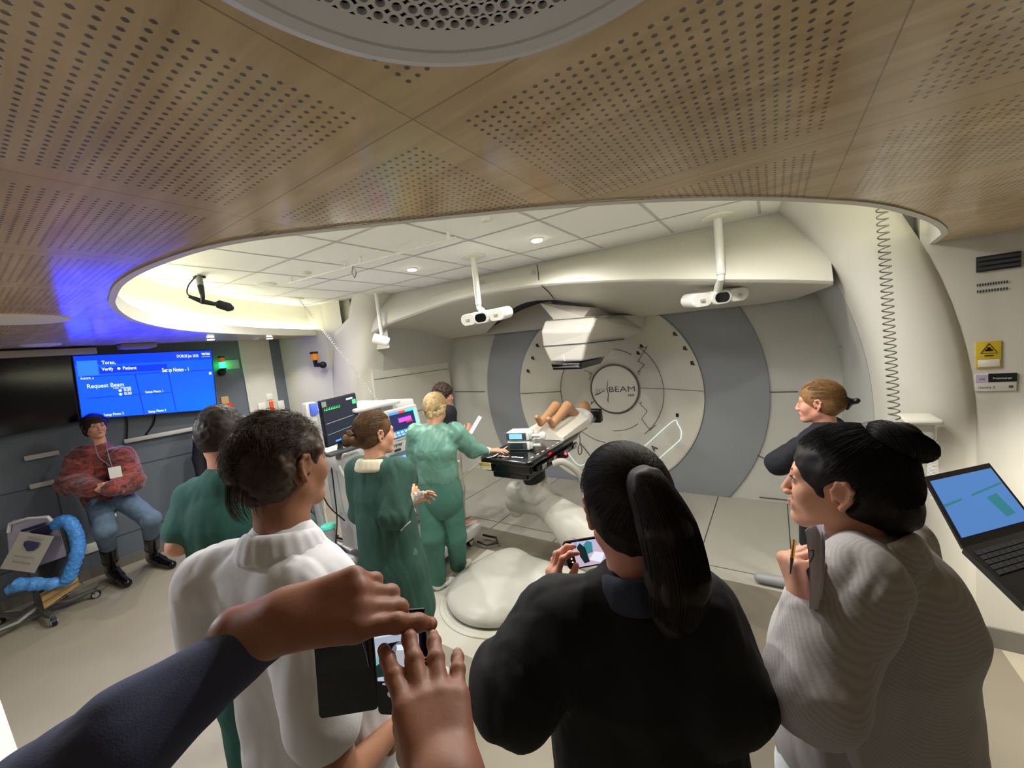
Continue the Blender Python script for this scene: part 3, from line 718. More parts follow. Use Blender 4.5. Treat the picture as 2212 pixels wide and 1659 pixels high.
def hand_sdf(wr, d, pn, side=1, curl=(.4, .4, .45, .5), thumb=(.5, .3), sc=1, spread=.12, k=.006, fat=1):
    """wr wrist, d direction of the fingers, pn back-of-hand normal, side +1 when the thumb lies on d x pn"""
    d = nrm(d); pn = nrm(np.array(pn)-d*(np.array(pn)@d)); u = np.cross(d, pn)*side
    s = SDF(np.stack([u, d, pn], 1), wr, sc); s.nails = []
    # palm: local x towards thumb, y to the finger tips, z back
    for x, r in ((.028, .0155), (.010, .0145), (-.009, .0145), (-.026, .0135)): s.cap((x*.55, .006, 0), (x, .082-.006*(x < -.02), 0), .016, r, .012)
    s.cap((0, -.05, 0), (0, .012, 0), .026, .025, .02, n=(0, 0, 1), f=.75)
    FN = [((.029, .084), (.042, .026, .021), .0092), ((.010, .088), (.046, .029, .022), .0095), ((-.009, .085), (.043, .027, .021), .009), ((-.027, .076), (.033, .021, .018), .0078)]
    for i, ((x, y), L3, r) in enumerate(FN):
        r *= fat; a = 0; c = curl[i]; c = (c, c*1.15, c*.8) if not hasattr(c, '__len__') else c
        p = np.array([x, y, 0.]); sp = (1.5-i)*spread
        for j in range(3):
            a += c[j]; dv = np.array([sin(sp)*cos(a), cos(sp)*cos(a), -sin(a)]); q = p+dv*L3[j]
            s.cap(p, q, r*(1-.09*j), r*(1-.09*(j+1)), k if j else .008)
            if j: s.ell(p, r*(1.0-.09*j), .004)
            if j == 2: s.nails.append((s.w(p+(q-p)*.78+np.array([0, 0, cos(a)])*r*.0), s.M @ dv, s.M @ np.array([0, sin(a), cos(a)]), r*.8*sc))
            p = q
    t0, t1 = thumb
    p = np.array([.012, .018, -.004]); dv = nrm([sin(t0+.35), cos(t0+.35), -.35]); q = p+dv*.044; s.cap(p, q, .017, .0125*fat, .012)
    dv = nrm([sin(t0+.05), cos(t0+.05), -.35-t1]); p2 = q+dv*.033; s.cap(q, p2, .0118*fat, .0105*fat, k); dv = nrm([sin(t0-t1*.8), cos(t0-t1*.8), -.4-t1*.6]); s.cap(p2, p2+dv*.026, .0108*fat, .0085*fat, k)
    return s

def body_pose(h=1.7, w=1.0, **ov):
    k = h/1.75
    J = dict(pel=(0, 0, .95), wai=(0, .0, 1.10), che=(0, .0, 1.30), nek=(0, -.015, 1.475), hed=(0, .02, 1.635),
             sl=(-.165*w, 0, 1.42), sr=(.165*w, 0, 1.42), el=(-.22*w, -.02, 1.14), er=(.22*w, -.02, 1.14), wl=(-.23*w, .05, .90), wr=(.23*w, .05, .90),
             hl=(-.09, 0, .93), hr=(.09, 0, .93), kl=(-.10, .02, .5), kr=(.10, .02, .5), al=(-.11, -.01, .085), ar=(.11, -.01, .085), tl=(-.13, .16, .03), tr=(.13, .16, .03))
    J = {a: np.array(b, float)*k for a, b in J.items()}
    for a, b in ov.items(): J[a] = np.array(b, float)
    return J
def figure(name, label, F, o, J, skin_m, h=.011, female=True, bulk=1.0, headF=None, headsc=1.0, hands={}, face=False, brow=(70, 50, 38), hh=.0045, legs=True, arms=(1, 1)):
    """builds the Empty, one body mesh; returns root, context"""
    F = np.array(F, float); o = np.array(o, float); wd = lambda p: o+F @ np.array(p, float)
    root = thing(name, label, 'person', tuple(wd((J['pel'][0], J['pel'][1], 0))))
    s = SDF(F, o)
    f_ = .72
    s.chain([J['pel'], J['wai'], J['che']], [.150*bulk, .125*bulk, .150*bulk], .05, n=(0, 1, 0), f=f_)
    s.cap(J['che'], J['nek']+np.array([0, 0, -.05]), .125*bulk, .05, .05, n=(0, 1, 0), f=.7)
    s.cap(J['sl']*.9+J['nek']*.1, J['sr']*.9+J['nek']*.1, .04*bulk, .04*bulk, .05)
    s.cap(J['nek']+np.array([0, -.01, -.03]), J['hed']*.5+J['nek']*.5, .056, .052, .02)
    for i, sd in enumerate('lr'):
        if not arms[i]: continue
        s.chain([J['s'+sd], J['e'+sd], J['w'+sd]], [.046*bulk, .038*bulk, .026], .02)
        if legs: s.chain([J['h'+sd], J['k'+sd], J['a'+sd]], [.085*bulk, .055, .036], .03); s.cap(J['a'+sd], J['t'+sd], .034, .026, .02)
    parts = [(*s.mesh(h), 0)]
    HF = F @ (basis((0, 1, 0)) if headF is None else headF); hc = wd(J['hed'])
    hs = head_sdf(HF, hc, headsc, female)
    lw = np.linalg.inv(HF) @ (wd(J['nek'])-hc)/headsc
    hs.cap((0, -.022, -.045), lw, .050 if female else .056, .054 if female else .062, .03)
    parts.append((*hs.mesh(hh), 0))
    for sd, hd in hands.items():
        hsd = hand_sdf(wd(J['w'+sd]), F @ nrm(hd['d']), F @ nrm(hd['n']), **{a: b for a, b in hd.items() if a not in 'dn'})
        parts.append((*hsd.mesh(.003 if hh < .004 else .004), 0))
    npmesh('body', parts, skin_m, root)
    if face: face_parts(HF, hc, headsc, root, brow)
    return root, dict(F=F, o=o, J=J, HF=HF, hc=hc, hs=headsc, wd=wd)

def folds(F, o, amp, along=(1, 1, 1), scale=14, seed=0):
    F = np.array(F); o = np.array(o)
    def f(P):
        Q = (P-o) @ F; W = vnoise(Q, 6+seed*.01)[..., None]*.12
        a = vnoise(Q+W+seed, np.array(along)*scale); b = vnoise(Q*1.0+W+seed+5, np.array(along)*scale*2.1)
        return amp*(1-np.abs(a)*4)*.5+amp*.35*(1-np.abs(b)*4)*.5
    return f
def garment(name, c, m, torso=None, sleeves=None, legs=None, amp=.006, along=(2.2, 2.2, .6), scale=7, h=.008, parent=None, extra=None, seed=0, shoulders=True, legfr=1, **kw):
    """torso: list of (joint or point, radius); flattened front to back; sleeves: (rad_shoulder, rad_elbow, rad_wrist, fraction)"""
    J = c['J']; s = SDF(c['F'], c['o']); g = lambda p: J[p] if isinstance(p, str) else np.array(p, float)
    if torso:
        P = [g(p) for p, _, *_ in torso]
        for i in range(len(P)-1): s.cap(P[i], P[i+1], torso[i][1], torso[i+1][1], .04, n=(0, 1, 0), f=torso[i][2] if len(torso[i]) > 2 else .74)
        if shoulders:
            rs = max(torso[-1][1]*.7, .062); s.cap(J['sl']*.88+J['nek']*.12, J['sr']*.88+J['nek']*.12, rs, rs, .05)
            for sd in 'lr': s.cap(J['nek']+np.array([0, -.012, -.045]), J['s'+sd]*.9+J['nek']*.1, .072, .066, .04)
    if sleeves:
        for sd in ('l', 'r'):
            if sd in sleeves:
                r0, r1, r2, fr = sleeves[sd]; a, b, w_ = J['s'+sd], J['e'+sd], J['w'+sd]
                if fr <= .5: s.cap(a, a+(b-a)*fr*2, r0, r1, .03)
                else: s.cap(a, b, r0, r1, .035); s.cap(b, b+(w_-b)*(fr-.5)*2, r1, r2, .02)
    if legs:
        r0, r1, r2 = legs
        s.cap(J['pel']+np.array([0, 0, .03]), J['pel'], .15, .155, .04, n=(0, 1, 0), f=.74)
        for sd in 'lr': s.chain([J['h'+sd], J['k'+sd], J['k'+sd]+(J['a'+sd]+np.array([0, 0, .02])-J['k'+sd])*legfr], [r0, r1, r2], .03)
    if extra: extra(s)
    s.disp = folds(c['F'], c['o'], amp, along, scale, seed)
    return blob(name, s, h, m, parent, **kw)
def shoes(c, parent, m, hi=0, r=.045, name='shoe'):
    J = c['J']
    for sd in 'lr':
        s = SDF(c['F'], c['o']); a, t_ = J['a'+sd], J['t'+sd]
        dv = (t_-a)*np.array([1, 1, 0]); 
        s.cap(a*np.array([1, 1, 0])+np.array([0, 0, t_[2]+.012])-dv*.12, t_+np.array([0, 0, .005])+dv*.1, r*.86, r*.8, .02, n=(0, 0, 1), f=.8)
        s.cap(a*np.array([1, 1, 0])+np.array([0, 0, t_[2]+.02]), a+np.array([0, 0, .02]), r, r*.95, .02)
        if hi: k = J['k'+sd]; s.cap(a, a+(k-a)*hi, r*.95, r*1.35, .02)
        blob(name, s, .006, m, parent)
def scalp_dirs(n, cond, seed=1):
    rg = np.random.default_rng(seed); out = []
    while len(out) < n:
        d = rg.normal(size=(n*3, 3)); d /= np.linalg.norm(d, axis=1, keepdims=True); out += list(d[cond(d)])
    return np.array(out[:n])
SK = np.array([.079, .098, .092]); SKC = np.array([0, -.018, .033])
def scalp(d, grow=0): return SKC+d*(SK+grow)
def hair_cap(c, m, parent, cuts, ext=None, grow=.006, h=.004, name='hair'):
    s = SDF(c['HF'], c['hc'], c['hs']); s.ell(SKC, SK+grow, .01); s.ell((0, -.045, -.005), (.072+grow, .062+grow, .075+grow), .03)
    if ext: ext(s)
    for q in cuts: s.ell(q[0], q[1], q[2] if len(q) > 2 else .015, sub=True)
    return s
# ================================================================ treatment couch
m_carb = mat('couch_black', (14, 14, 16), .16, coat=.5)
m_rob = mat('robot_white', (198, 196, 186), .35)
m_robg = mat('robot_joint_grey', (176, 174, 164), .45)
cou = thing('treatment_couch', 'black carbon couch top on a white robotic arm rising from a floor cover', 'treatment couch', (-1.9, 2.35, 0))
mb = MB(); T0, T1 = 1.02, 1.10
poly = [(-2.14, 2.50), (-2.10, 2.46), (-1.64, 2.46), (-1.60, 2.50), (-1.62, 3.35), (-1.68, 3.6), (-1.76, 4.2), (-1.83, 4.42), (-1.93, 4.52), (-2.03, 4.42), (-2.08, 4.2), (-2.16, 3.6), (-2.16, 3.3)]
mb.prism([(x, y, 1.065) for x, y in poly], (0, 0, .045)); o = mb.build('couch_top', m_carb, cou, ang=25)
b = o.modifiers.new('b', 'BEVEL'); b.width = .012; b.segments = 3; b.limit_method = 'ANGLE'
mb = MB(); mb.prism([(-2.11, 2.50, .985), (-1.63, 2.50, .985), (-1.63, 3.3, .985), (-2.11, 3.3, .985)], (0, 0, .085)); mb.prism([(-2.04, 2.52, .93), (-1.68, 2.52, .93), (-1.68, 3.1, .93), (-2.04, 3.1, .93)], (0, 0, .06)); mb.prism([(-2.02, 3.3, 1.03), (-1.74, 3.3, 1.03), (-1.82, 4.1, 1.05), (-1.96, 4.1, 1.05)], (0, 0, .03))
o = mb.build('couch_frame', m_carb, cou, smooth=False); b = o.modifiers.new('b', 'BEVEL'); b.width = .015; b.segments = 3; b.limit_method = 'ANGLE'
for x in (-1.615,):
    r_ = MB(); r_.bx((x-.012, 2.55, 1.0), (x+.012, 3.32, 1.05), bev=.008); r_.build('side_rail', m_blackg, cou)
for i in range(4):
    r_ = MB(); yy = 2.62+.2*i; r_.bx((-1.602, yy, 1.002), (-1.594, yy+.07, 1.045), bev=.004); r_.build('rail_clamp', m_chrome, cou)
for i in range(9):
    r_ = MB(); yy = 2.58+.09*i; r_.box((-1.66, yy, 1.112), (.014, .035, .004)); r_.build('index_mark', mat('index_silver', (190, 190, 185), .3), cou)
r_ = MB(); r_.bx((-2.12, 2.452, 1.015), (-2.0, 2.46, 1.075)); r_.build('sticker', mat('sticker_white', (220, 216, 190), .6), cou); r_ = MB(); r_.bx((-2.12, 2.449, 1.055), (-2.0, 2.452, 1.075)); r_.build('sticker_band', mat('sticker_yellow', (214, 190, 70), .6), cou)
r_ = MB(); text(r_, '4 Max One', (-2.03, 2.53, 1.1125), (1, .05, 0), (-.05, 1, 0), .045, bold=.02, width=.30); r_.build('lettering', mat('label_white', (230, 230, 230), .5), cou)
r_ = MB(); r_.box(atD(1216, 983, 3.42), (.09, .05, .045), bev=.01); pr = r_.build('pendant_box', m_black, cou)
r_ = MB(); r_.sph(atD(1222, 980, 3.36), .012, 8); r_.build('indicator_light', mat('led_red', (255, 30, 40), .4, emit=(255, 20, 40), es=6), pr)
r_ = MB(); r_.tube(spline([atD(*p, 3.6) for p in ((1252, 940), (1253, 955), (1249, 968), (1250, 980), (1254, 981), (1257, 972), (1253, 955))], 4), .005, 6); r_.build('strap_loop', m_dgp, cou)
# arm
s = SDF(); s.cap((-1.84, 2.86, .93), (-1.84, 2.86, .80), .105, .105, .01); blob('wrist_collar', s, .01, m_black, cou)
s = SDF(); s.cap((-1.84, 2.87, .78), (-1.84, 2.87, .70), .115, .125, .03); s.cap((-1.84, 2.87, .72), (-2.04, 2.84, .66), .10, .085, .04); s.cap((-2.06, 2.84, .70), (-2.06, 2.84, .50), .075, .072, .04); s.cap((-1.84, 2.9, .72), (-1.70, 2.95, .60), .09, .06, .04)
blob('wrist_cover', s, .01, m_rob, cou)
A0 = atD(1178, 1085, 3.55); A1 = atD(1330, 1215, 3.05)
s = SDF(); s.cap((-2.06, 2.84, .58), A0, .10, .125, .03); s.cap(A0, A0+(A1-A0)*.15, .13, .145, .02); blob('elbow_joint', s, .01, m_robg, cou)
dA = A1-A0; s = SDF(); s.cap(A0+dA*.10, A0+dA*.5, .135, .19, .03, n=(0, 0, 1), f=.95); s.cap(A0+dA*.5, A1, .19, .24, .03); s.cap(A1+np.array([0, 0, -.02]), A1+np.array([0, .05, -.28]), .2, .2, .05); blob('upper_arm', s, .012, m_rob, cou)
mb = MB(); C_ = atD(1236, 1190, 3.02); mb.tube([C_+np.array([.062*cos(a)*.8, -.0+.04*cos(a), .11*sin(a)]) for a in np.linspace(0, 2*pi, 24)], .003, 4); mb.build('cover_seam', m_robg, cou)
# link from base to the joint on the right
J1 = atZ(1455, 1250, .22); s = SDF(); s.cap((-1.42, 2.36, .10), J1, .13, .15, .04, n=(0, 0, 1), f=.6); s.cap(J1+np.array([0, 0, .0]), J1+np.array([0, 0, .12]), .17, .16, .03); blob('lower_arm', s, .012, m_rob, cou)
# floor cover : crescent dome with a ridge
s = SDF(); BCn = np.array([-1.95, 2.33, 0]); s.ell(BCn+np.array([0, 0, .07]), (.43, .44, .12), .03); s.ell(BCn+np.array([0, 0, .03]), (.415, .425, .10), .03)
s.cap(BCn+np.array([-.03, .15, .14]), BCn+np.array([.6, .12, .12]), .15, .20, .14, n=(0, 0, 1), f=.75); s.cap(BCn+np.array([-.2, .05, .12]), BCn+np.array([.0, .22, .16]), .07, .09, .12)
s.cap(BCn+np.array([.25, -.04, .08]), BCn+np.array([.62, .04, .08]), .26, .22, .06, n=(0, 0, 1), f=.5)
blob('base_cover', s, .012, m_rob, cou, lo=np.array([-9, -9, .012]))
s = SDF(); mb = MB(); mb.lathe(BCn, [(.50, 0), (.50, .012), (.475, .02), (.46, .012), (.445, .02), (.43, .012), (.0, .012)], n=72); mb.build('base_plate', m_cream, cou)
mb = MB(); mb.tube([BCn+np.array([.415*cos(a), .425*sin(a), .03]) for a in np.linspace(0, 2*pi, 60)], .008, 5); mb.build('base_groove', m_line, cou)
mb = MB(); q0 = np.array([-1.60, 2.80, .99]); mb.tube(spline([q0, (-1.52, 2.85, 1.0), (-1.42, 2.95, .85), (-1.42, 3.0, .6), (-1.35, 3.0, .35)], 8), .03, 12); mb.build('cable_hose', m_robg, cou)
mb = MB(); mb.tube(spline([atD(1440, 1165, 2.9), atD(1480, 1195, 2.85), atD(1502, 1225, 2.85), atD(1505, 1260, 2.85)], 8), .035, 12); mb.build('cable_arc', m_rob, cou)

# manikin and what lies on the couch
t = thing('leg_support', 'clear plastic lined white leg rest with two hollows under the manikin', 'leg rest', (-1.9, 3.3, 1.11))
mb = MB(); rows = []
for k in range(13):
    y = 3.12+.62*k/12; rows.append([(x, y, 1.175+.035*cos(2*pi*(x+1.9)/.24)*-1*(1) + .05*(k/12)) for x in np.linspace(-2.14, -1.64, 25)])
mb.grid(rows); mb.grid([[ (x, 3.12, 1.112) for x in np.linspace(-2.14, -1.64, 25)], rows[0]]); mb.grid([[r[-1] for r in rows], [(-1.64, r[0][1], 1.112) for r in rows]]); mb.grid([[r[0] for r in rows], [(-2.14, r[0][1], 1.112) for r in rows]]); mb.grid([rows[-1], [(x, 3.74, 1.112) for x in np.linspace(-2.14, -1.64, 25)]])
mb.build('cushion', mat('foam_white', (214, 208, 196), .5), t)
m_man = mat('manikin_skin', (170, 128, 92), .45)
mk = thing('manikin', 'tan training manikin in a pale patterned gown lying on its back with knees bent', 'manikin', (-1.9, 3.9, 1.12))
s = SDF(); H0 = atD(1262, 884, 4.52)
s.ell(H0, (.075, .09, .095), .02); s.cap(H0, atD(1250, 900, 4.35), .05, .06, .03)
pel = np.array([-1.9, 3.78, 1.19])
s.cap(atD(1248, 903, 4.32), pel, .11, .12, .04, n=(0, 0, 1), f=.7)
for sg, kx, fx, kd, fd in ((-1, (1200, 878), (1168, 914), 4.0, 3.72), (1, (1225, 878), (1193, 918), 3.92, 3.62)):
    kn = atD(*kx, kd); ft = atD(*fx, fd); s.cap(pel+np.array([.07*sg, 0, 0]), kn, .075, .052, .03); s.cap(kn, ft, .052, .034, .015); s.cap(ft, ft+np.array([0, -.06, .07]), .03, .024, .01)
sh = atD(1270, 902, 4.3); el_ = atD(1262, 920, 4.1); s.cap(sh, el_, .045, .036, .02); s.cap(el_, atD(1246, 924, 4.02), .034, .026, .02); s.ell(atD(1240, 921, 4.0), .035, .01)
blob('body', s, .006, m_man, mk)
s = SDF(); s.cap(atD(1252, 900, 4.34), pel+np.array([0, .02, 0]), .135, .15, .04, n=(0, 0, 1), f=.72); s.cap(sh, sh*.45+el_*.55, .062, .055, .03); s.disp = folds(np.eye(3), (0, 0, 0), .008, scale=14)
blob('gown', s, .006, cloth('gown_pattern', (188, 186, 180), .3, 60, var=.25), mk)
t = thing('head_rest', 'black foam head rest block at the far end of the couch', 'head rest', (-1.9, 4.42, 1.11)); mb = MB(); mb.box(atD(1286, 896, 4.72)+np.array([0, 0, -.01]), (.16, .10, .17), bev=.025, seg=3); mb.build('foam_block', m_black, t)
# syringe pumps
for k, (lit, lab) in enumerate(((0, 'dark-screened syringe pump at the bottom of the pair on the couch'), (1, 'white syringe pump with a lit blue screen stacked on the other'))):
    z = 1.115+.085*k; t = thing('syringe_pump', lab, 'syringe pump', (-1.93, 2.74, z), group='syringe pumps on the couch')
    R = Matrix.Rotation(radians(12), 3, 'Z'); c0 = np.array([-1.90, 2.80, z+.04]); M_ = np.array(R)
    mb = MB(); mb.box(c0, (.21, .16, .078), R=R, bev=.012, seg=3); mb.build('housing', m_wp, t)
    mb = MB(); mb.box(c0+M_ @ np.array([-.01, -.081, 0]), (.185, .004, .064), R=R, bev=.001); mb.build('bezel', m_dgp, t)
    mb = MB(); mb.box(c0+M_ @ np.array([-.015, -.084, .002]), (.12, .003, .045), R=R); mb.build('display', mat('lcd_blue', (120, 175, 255), .3, emit=(95, 165, 255), es=1.1) if lit else mat('lcd_off', (22, 50, 55), .15), t)
    mb = MB(); mb.cyl(c0+M_ @ np.array([.08, -.05, .0]), c0+M_ @ np.array([.20, -.05, 0.0]), .016); mb.box(c0+M_ @ np.array([.115, -.03, 0]), (.03, .08, .06), R=R, bev=.01); mb.build('syringe_holder', mat('holder_grey', (196, 198, 196), .35), t)
    if lit: mb = MB(); mb.box(c0+M_ @ np.array([.225, -.05, .0]), (.055, .05, .062), R=R, bev=.018, seg=3); mb.build('plunger_knob', m_wp, t)
t = thing('infusion_line', 'thin white tube looping from the gowned person to the syringe pumps', 'tube', tuple(atZ(1105, 956, 1.14)))
mb = MB(); mb.tube(spline([atZ(1109, 955, 1.16), atZ(1085, 972, 1.13), atD(1068, 985, 3.25), atD(1045, 992, 3.3), atD(1020, 1012, 3.35), atD(1000, 1030, 3.45), atD(985, 1045, 3.5)], 8), .0045, 6); mb.build('tube', m_wp, t)

# ================================================================ anaesthesia workstation
m_am = mat('machine_white', (214, 214, 210), .4); m_amg = mat('machine_grey', (120, 124, 128), .45)
an = thing('anaesthesia_machine', 'white anaesthesia workstation on castors with a colour display and yellow drawer strip', 'anaesthesia machine', (-3.1, 2.35, 0))
mb = MB(); mb.bx((-3.55, 2.02, .95), (-2.83, 2.75, 1.33), bev=.02); mb.bx((-3.55, 1.95, .28), (-2.9, 2.8, .92), bev=.02); mb.build('cabinet', m_am, an)
mb = MB(); mb.bx((-3.5, 1.80, 1.10), (-2.98, 2.02, 1.28), bev=.03); mb.bx((-3.45, 1.84, .7), (-3.05, 1.98, 1.1), bev=.02); mb.build('side_cabinet', m_am, an)
mb = MB(); mb.bx((-3.5, 1.86, 1.615), (-2.88, 2.34, 1.65), bev=.014); mb.build('top_shelf', m_am, an)
mb = MB(); mb.bx((-3.4, 2.2, 1.33), (-3.0, 2.6, 1.62), bev=.02); mb.build('back_box', m_am, an)
mb = MB(); mb.bx((-2.86, 2.02, .93), (-2.65, 2.78, .955), bev=.01); mb.build('writing_shelf', m_am, an)
mb = MB(); mb.bx((-2.86, 2.06, .96), (-2.72, 2.72, .975)); mb.build('instrument_tray', m_steel, an)
mb = MB(); mb.bx((-2.66, 2.06, .87), (-2.64, 2.74, .925), bev=.004); mb.build('drawer_strip', mat('strip_yellow', (236, 170, 40), .5), an)
for k in range(9):
    mb = MB(); mb.sph((-2.675, 2.10+.075*k, .967), .014, 6); mb.build('vial_cap', m_black, an)
for z in (.35, .54, .73): mb = MB(); mb.bx((-2.9, 2.0, z), (-2.885, 2.75, z+.165), bev=.01); dr = mb.build('drawer', m_am, an); mb = MB(); mb.bx((-2.885, 2.2, z+.1), (-2.87, 2.55, z+.118), bev=.004); mb.build('handle', m_amg, dr)
mb = MB(); mb.bx((-2.829, 2.09, .99), (-2.825, 2.42, 1.19), bev=.0); mb.build('control_panel', mat('panel_bluegrey', (120, 146, 172), .4), an)
mb = MB(); mb.bx((-2.824, 2.13, 1.06), (-2.82, 2.26, 1.15)); mb.build('small_display', mat('lcd_cyan', (130, 200, 255), .3, emit=(110, 190, 255), es=.9), an)
mb = MB(); mb.cyl((-2.815, 2.35, 1.03), (-2.815, 2.35, 1.16), .012); mb.build('flow_tube', mat('flow_violet', (200, 200, 240), .3), an)
mb = MB(); text(mb, 'Dräger', (-2.826, 2.11, 1.245), (0, 1, 0), (0, 0, 1), .05, bold=.02, width=.14); mb.build('lettering', m_dgp, an)
mb = MB(); mb.bx((-2.828, 2.15, 1.205), (-2.824, 2.22, 1.225)); mb.build('badge', m_dgp, an)
# ventilator display, facing +x and a little to the camera
def screen_quad(c4, nrm_, th, frame_m, scr_m, parent, names=('display_housing', 'display'), inset=.03):
    TL, TR, BR, BL = [np.array(p) for p in c4]; n_ = np.array(nrm_)
    mb = MB(); mb.prism([TL, TR, BR, BL], tuple(-n_*th)); hs_ = mb.build(names[0], frame_m, parent, smooth=False); b = hs_.modifiers.new('b', 'BEVEL'); b.width = .012; b.segments = 3
    c = (TL+TR+BR+BL)/4; w_ = np.linalg.norm(TR-TL)
    def uv(u, v, l=.002): return (TL*(1-u)+TR*u)*(1-v)+(BL*(1-u)+BR*u)*v+n_*l
    iu = inset/w_; ih = inset/np.linalg.norm(BL-TL)
    mb = MB(); mb.quad(uv(iu, 1-ih), uv(1-iu, 1-ih), uv(1-iu, ih), uv(iu, ih)); sc_ = mb.build(names[1], scr_m, parent, smooth=False); return uv, sc_
def em(name, rgb, es=1): return mat('glow_'+name, rgb, .4, emit=rgb, es=es)
q4 = [(-2.86, 2.13, 1.58), (-2.83, 2.47, 1.585), (-2.80, 2.49, 1.30), (-2.83, 2.13, 1.285)]
n4 = nrm(np.cross(np.array(q4[2])-q4[3], np.array(q4[0])-q4[3]))
uv, sc_ = screen_quad(q4, n4, .06, m_am, em('panel_navy', (30, 40, 75), .8), an)
def band(uv, u0, v0, u1, v1, m, parent, name, l=.004):
    mb = MB(); mb.quad(uv(u0, v1, l), uv(u1, v1, l), uv(u1, v0, l), uv(u0, v0, l)); return mb.build(name, m, parent, smooth=False)
def trace(uv, pts, m, parent, name, r=.0016, l=.004):
    mb = MB(); mb.tube([uv(u, v, l) for u, v in pts], r, 4); return mb.build(name, m, parent, smooth=False)
band(uv, .08, .10, .38, .17, em('blue', (70, 130, 255)), an, 'screen_header'); band(uv, .38, .10, .58, .17, em('red', (220, 60, 60)), an, 'screen_alarm'); band(uv, .58, .10, .84, .17, em('sky', (60, 190, 240)), an, 'screen_header')
band(uv, .84, .10, .92, .88, em('aqua', (120, 220, 210)), an, 'screen_keys'); band(uv, .08, .68, .84, .88, em('steel', (60, 130, 180)), an, 'screen_values')
trace(uv, [(.34+.04*k+d, .45-h_) for k in range(10) for d, h_ in ((0, 0), (.005, .14), (.02, .10), (.025, 0))], em('magenta', (240, 80, 240), 1.5), an, 'curve_magenta', .002)
band(uv, .55, .47, .75, .50, em('red', (220, 60, 60)), an, 'curve_red')
mb = MB()
for k in range(6): c = uv(.12+.12*k, .75, .006); mb.box(c, (.004, .022, .012)); c = uv(.14+.12*k, .83, .006); mb.box(c, (.004, .026, .006))
mb.build('readout', m_wet, an)
# castored base
mb = MB(); mb.bx((-3.55, 1.9, .13), (-2.66, 2.9, .2), bev=.03); mb.build('base', m_amg, an)
mb = MB(); mb.bx((-2.70, 1.9, .12), (-2.62, 2.95, .22), bev=.02); mb.build('base_bumper', m_am, an)
def castor(x, y, r, parent, a=0, hub=m_wp, ht=.14):
    mb = MB(); d = np.array([cos(a), sin(a), 0]); mb.lathe(np.array([x, y, r])-d*.018, [(r*.6, 0), (r, .004), (r, .032), (r*.6, .036)], n=24, axis=tuple(d)); wh = mb.build('wheel', m_black, parent)
    mb = MB(); mb.lathe(np.array([x, y, r])-d*.022, [(r*.72, 0), (r*.72, .044)], n=24, axis=tuple(d)); mb.build('hub', hub, wh)
    mb = MB(); mb.cyl((x, y, r+.01), (x, y, ht), r*.45, r*.35); mb.box((x, y, r*1.5), (r*1.2, r*1.2, r*.9), bev=.01); mb.build('castor_fork', m_dgp, parent)
castor(-2.72, 2.0, .055, an, .3); castor(-2.72, 2.85, .055, an, .3); castor(-3.46, 2.84, .055, an, .3); castor(-3.40, 1.83, .062, an, -.9)
mb = MB(); mb.box((-3.42, 1.84, .17), (.2, .2, .14), bev=.03); mb.build('castor_mount', m_am, an)
mb = MB(); mb.tube([(-2.62, 2.86, .06), (-2.5, 2.86, .05), (-2.42, 2.94, .05), (-2.5, 3.02, .05), (-2.66, 3.0, .06)], .012, 8); mb.build('brake_pedal', m_black, an)
# patient monitor on an arm
pm = thing('patient_monitor', 'black-screened patient monitor with a green heart trace on a bracket beside the anaesthesia machine', 'monitor', (-3.1, 1.75, 1.3))
q4 = [(-2.97, 1.62, 1.765), (-2.93, 1.92, 1.785), (-2.90, 1.90, 1.43), (-2.94, 1.61, 1.385)]
n4 = nrm(np.cross(np.array(q4[2])-q4[3], np.array(q4[0])-q4[3]))
uv, sc_ = screen_quad(q4, n4, .05, m_black, em('navy', (26, 30, 46), .5), pm, inset=.012)
trace(uv, [(.08+.045*k+d, .24-.0*k-h_) for k in range(10) for d, h_ in ((0, 0), (.01, 0), (.014, .05), (.02, 0))], em('green', (60, 230, 110), 1.4), pm, 'trace_green', .0016)
trace(uv, [(.08, .52), (.85, .50)], em('grey', (170, 190, 190)), pm, 'trace_grey', .0013); trace(uv, [(.08, .75), (.8, .73)], em('grey', (170, 190, 190)), pm, 'trace_grey', .0009)
band(uv, .70, .09, .88, .13, em('pale', (200, 225, 255)), pm, 'screen_button'); band(uv, .86, .15, .96, .25, em('green', (60, 230, 110), 1.4), pm, 'heart_icon'); band(uv, .45, .90, .68, .94, em('pale', (200, 225, 255)), pm, 'screen_button'); band(uv, .25, .91, .40, .945, em('blue', (70, 130, 255)), pm, 'screen_button')
band(uv, .04, .05, .16, .16, m_gp, pm, 'label_sticker', .003)
mb = MB(); text(mb, '20', uv(.86, .82, .006), (0, 1, 0), (0, 0, 1), .035, bold=.02); mb.build('readout', m_wet, pm)
mb = MB(); mb.bx((-3.05, 1.52, 1.46), (-2.99, 1.60, 1.76), bev=.01); mb.build('module_rack', m_wp, pm); mb = MB(); mb.bx((-3.0, 1.545, 1.66), (-2.96, 1.60, 1.755), bev=.01); mb.build('module_blue', mat('module_blue', (90, 120, 235), .4, emit=(80, 110, 240), es=.25), pm)
mb = MB(); mb.tube([(-2.98, 1.76, 1.42), (-3.0, 1.74, 1.30), (-3.1, 1.78, 1.25), (-3.2, 1.84, 1.22)], .022, 10); mb.box((-2.93, 1.74, 1.33), (.09, .30, .03), bev=.012); mb.build('bracket', m_dgp, pm)
mb = MB(); mb.tube(spline([(-2.93, 1.68, 1.22), (-2.9, 1.70, 1.12), (-2.93, 1.76, 1.06), (-2.96, 1.82, 1.08)], 6), .009, 8); mb.build('cable_hook', m_am, pm)
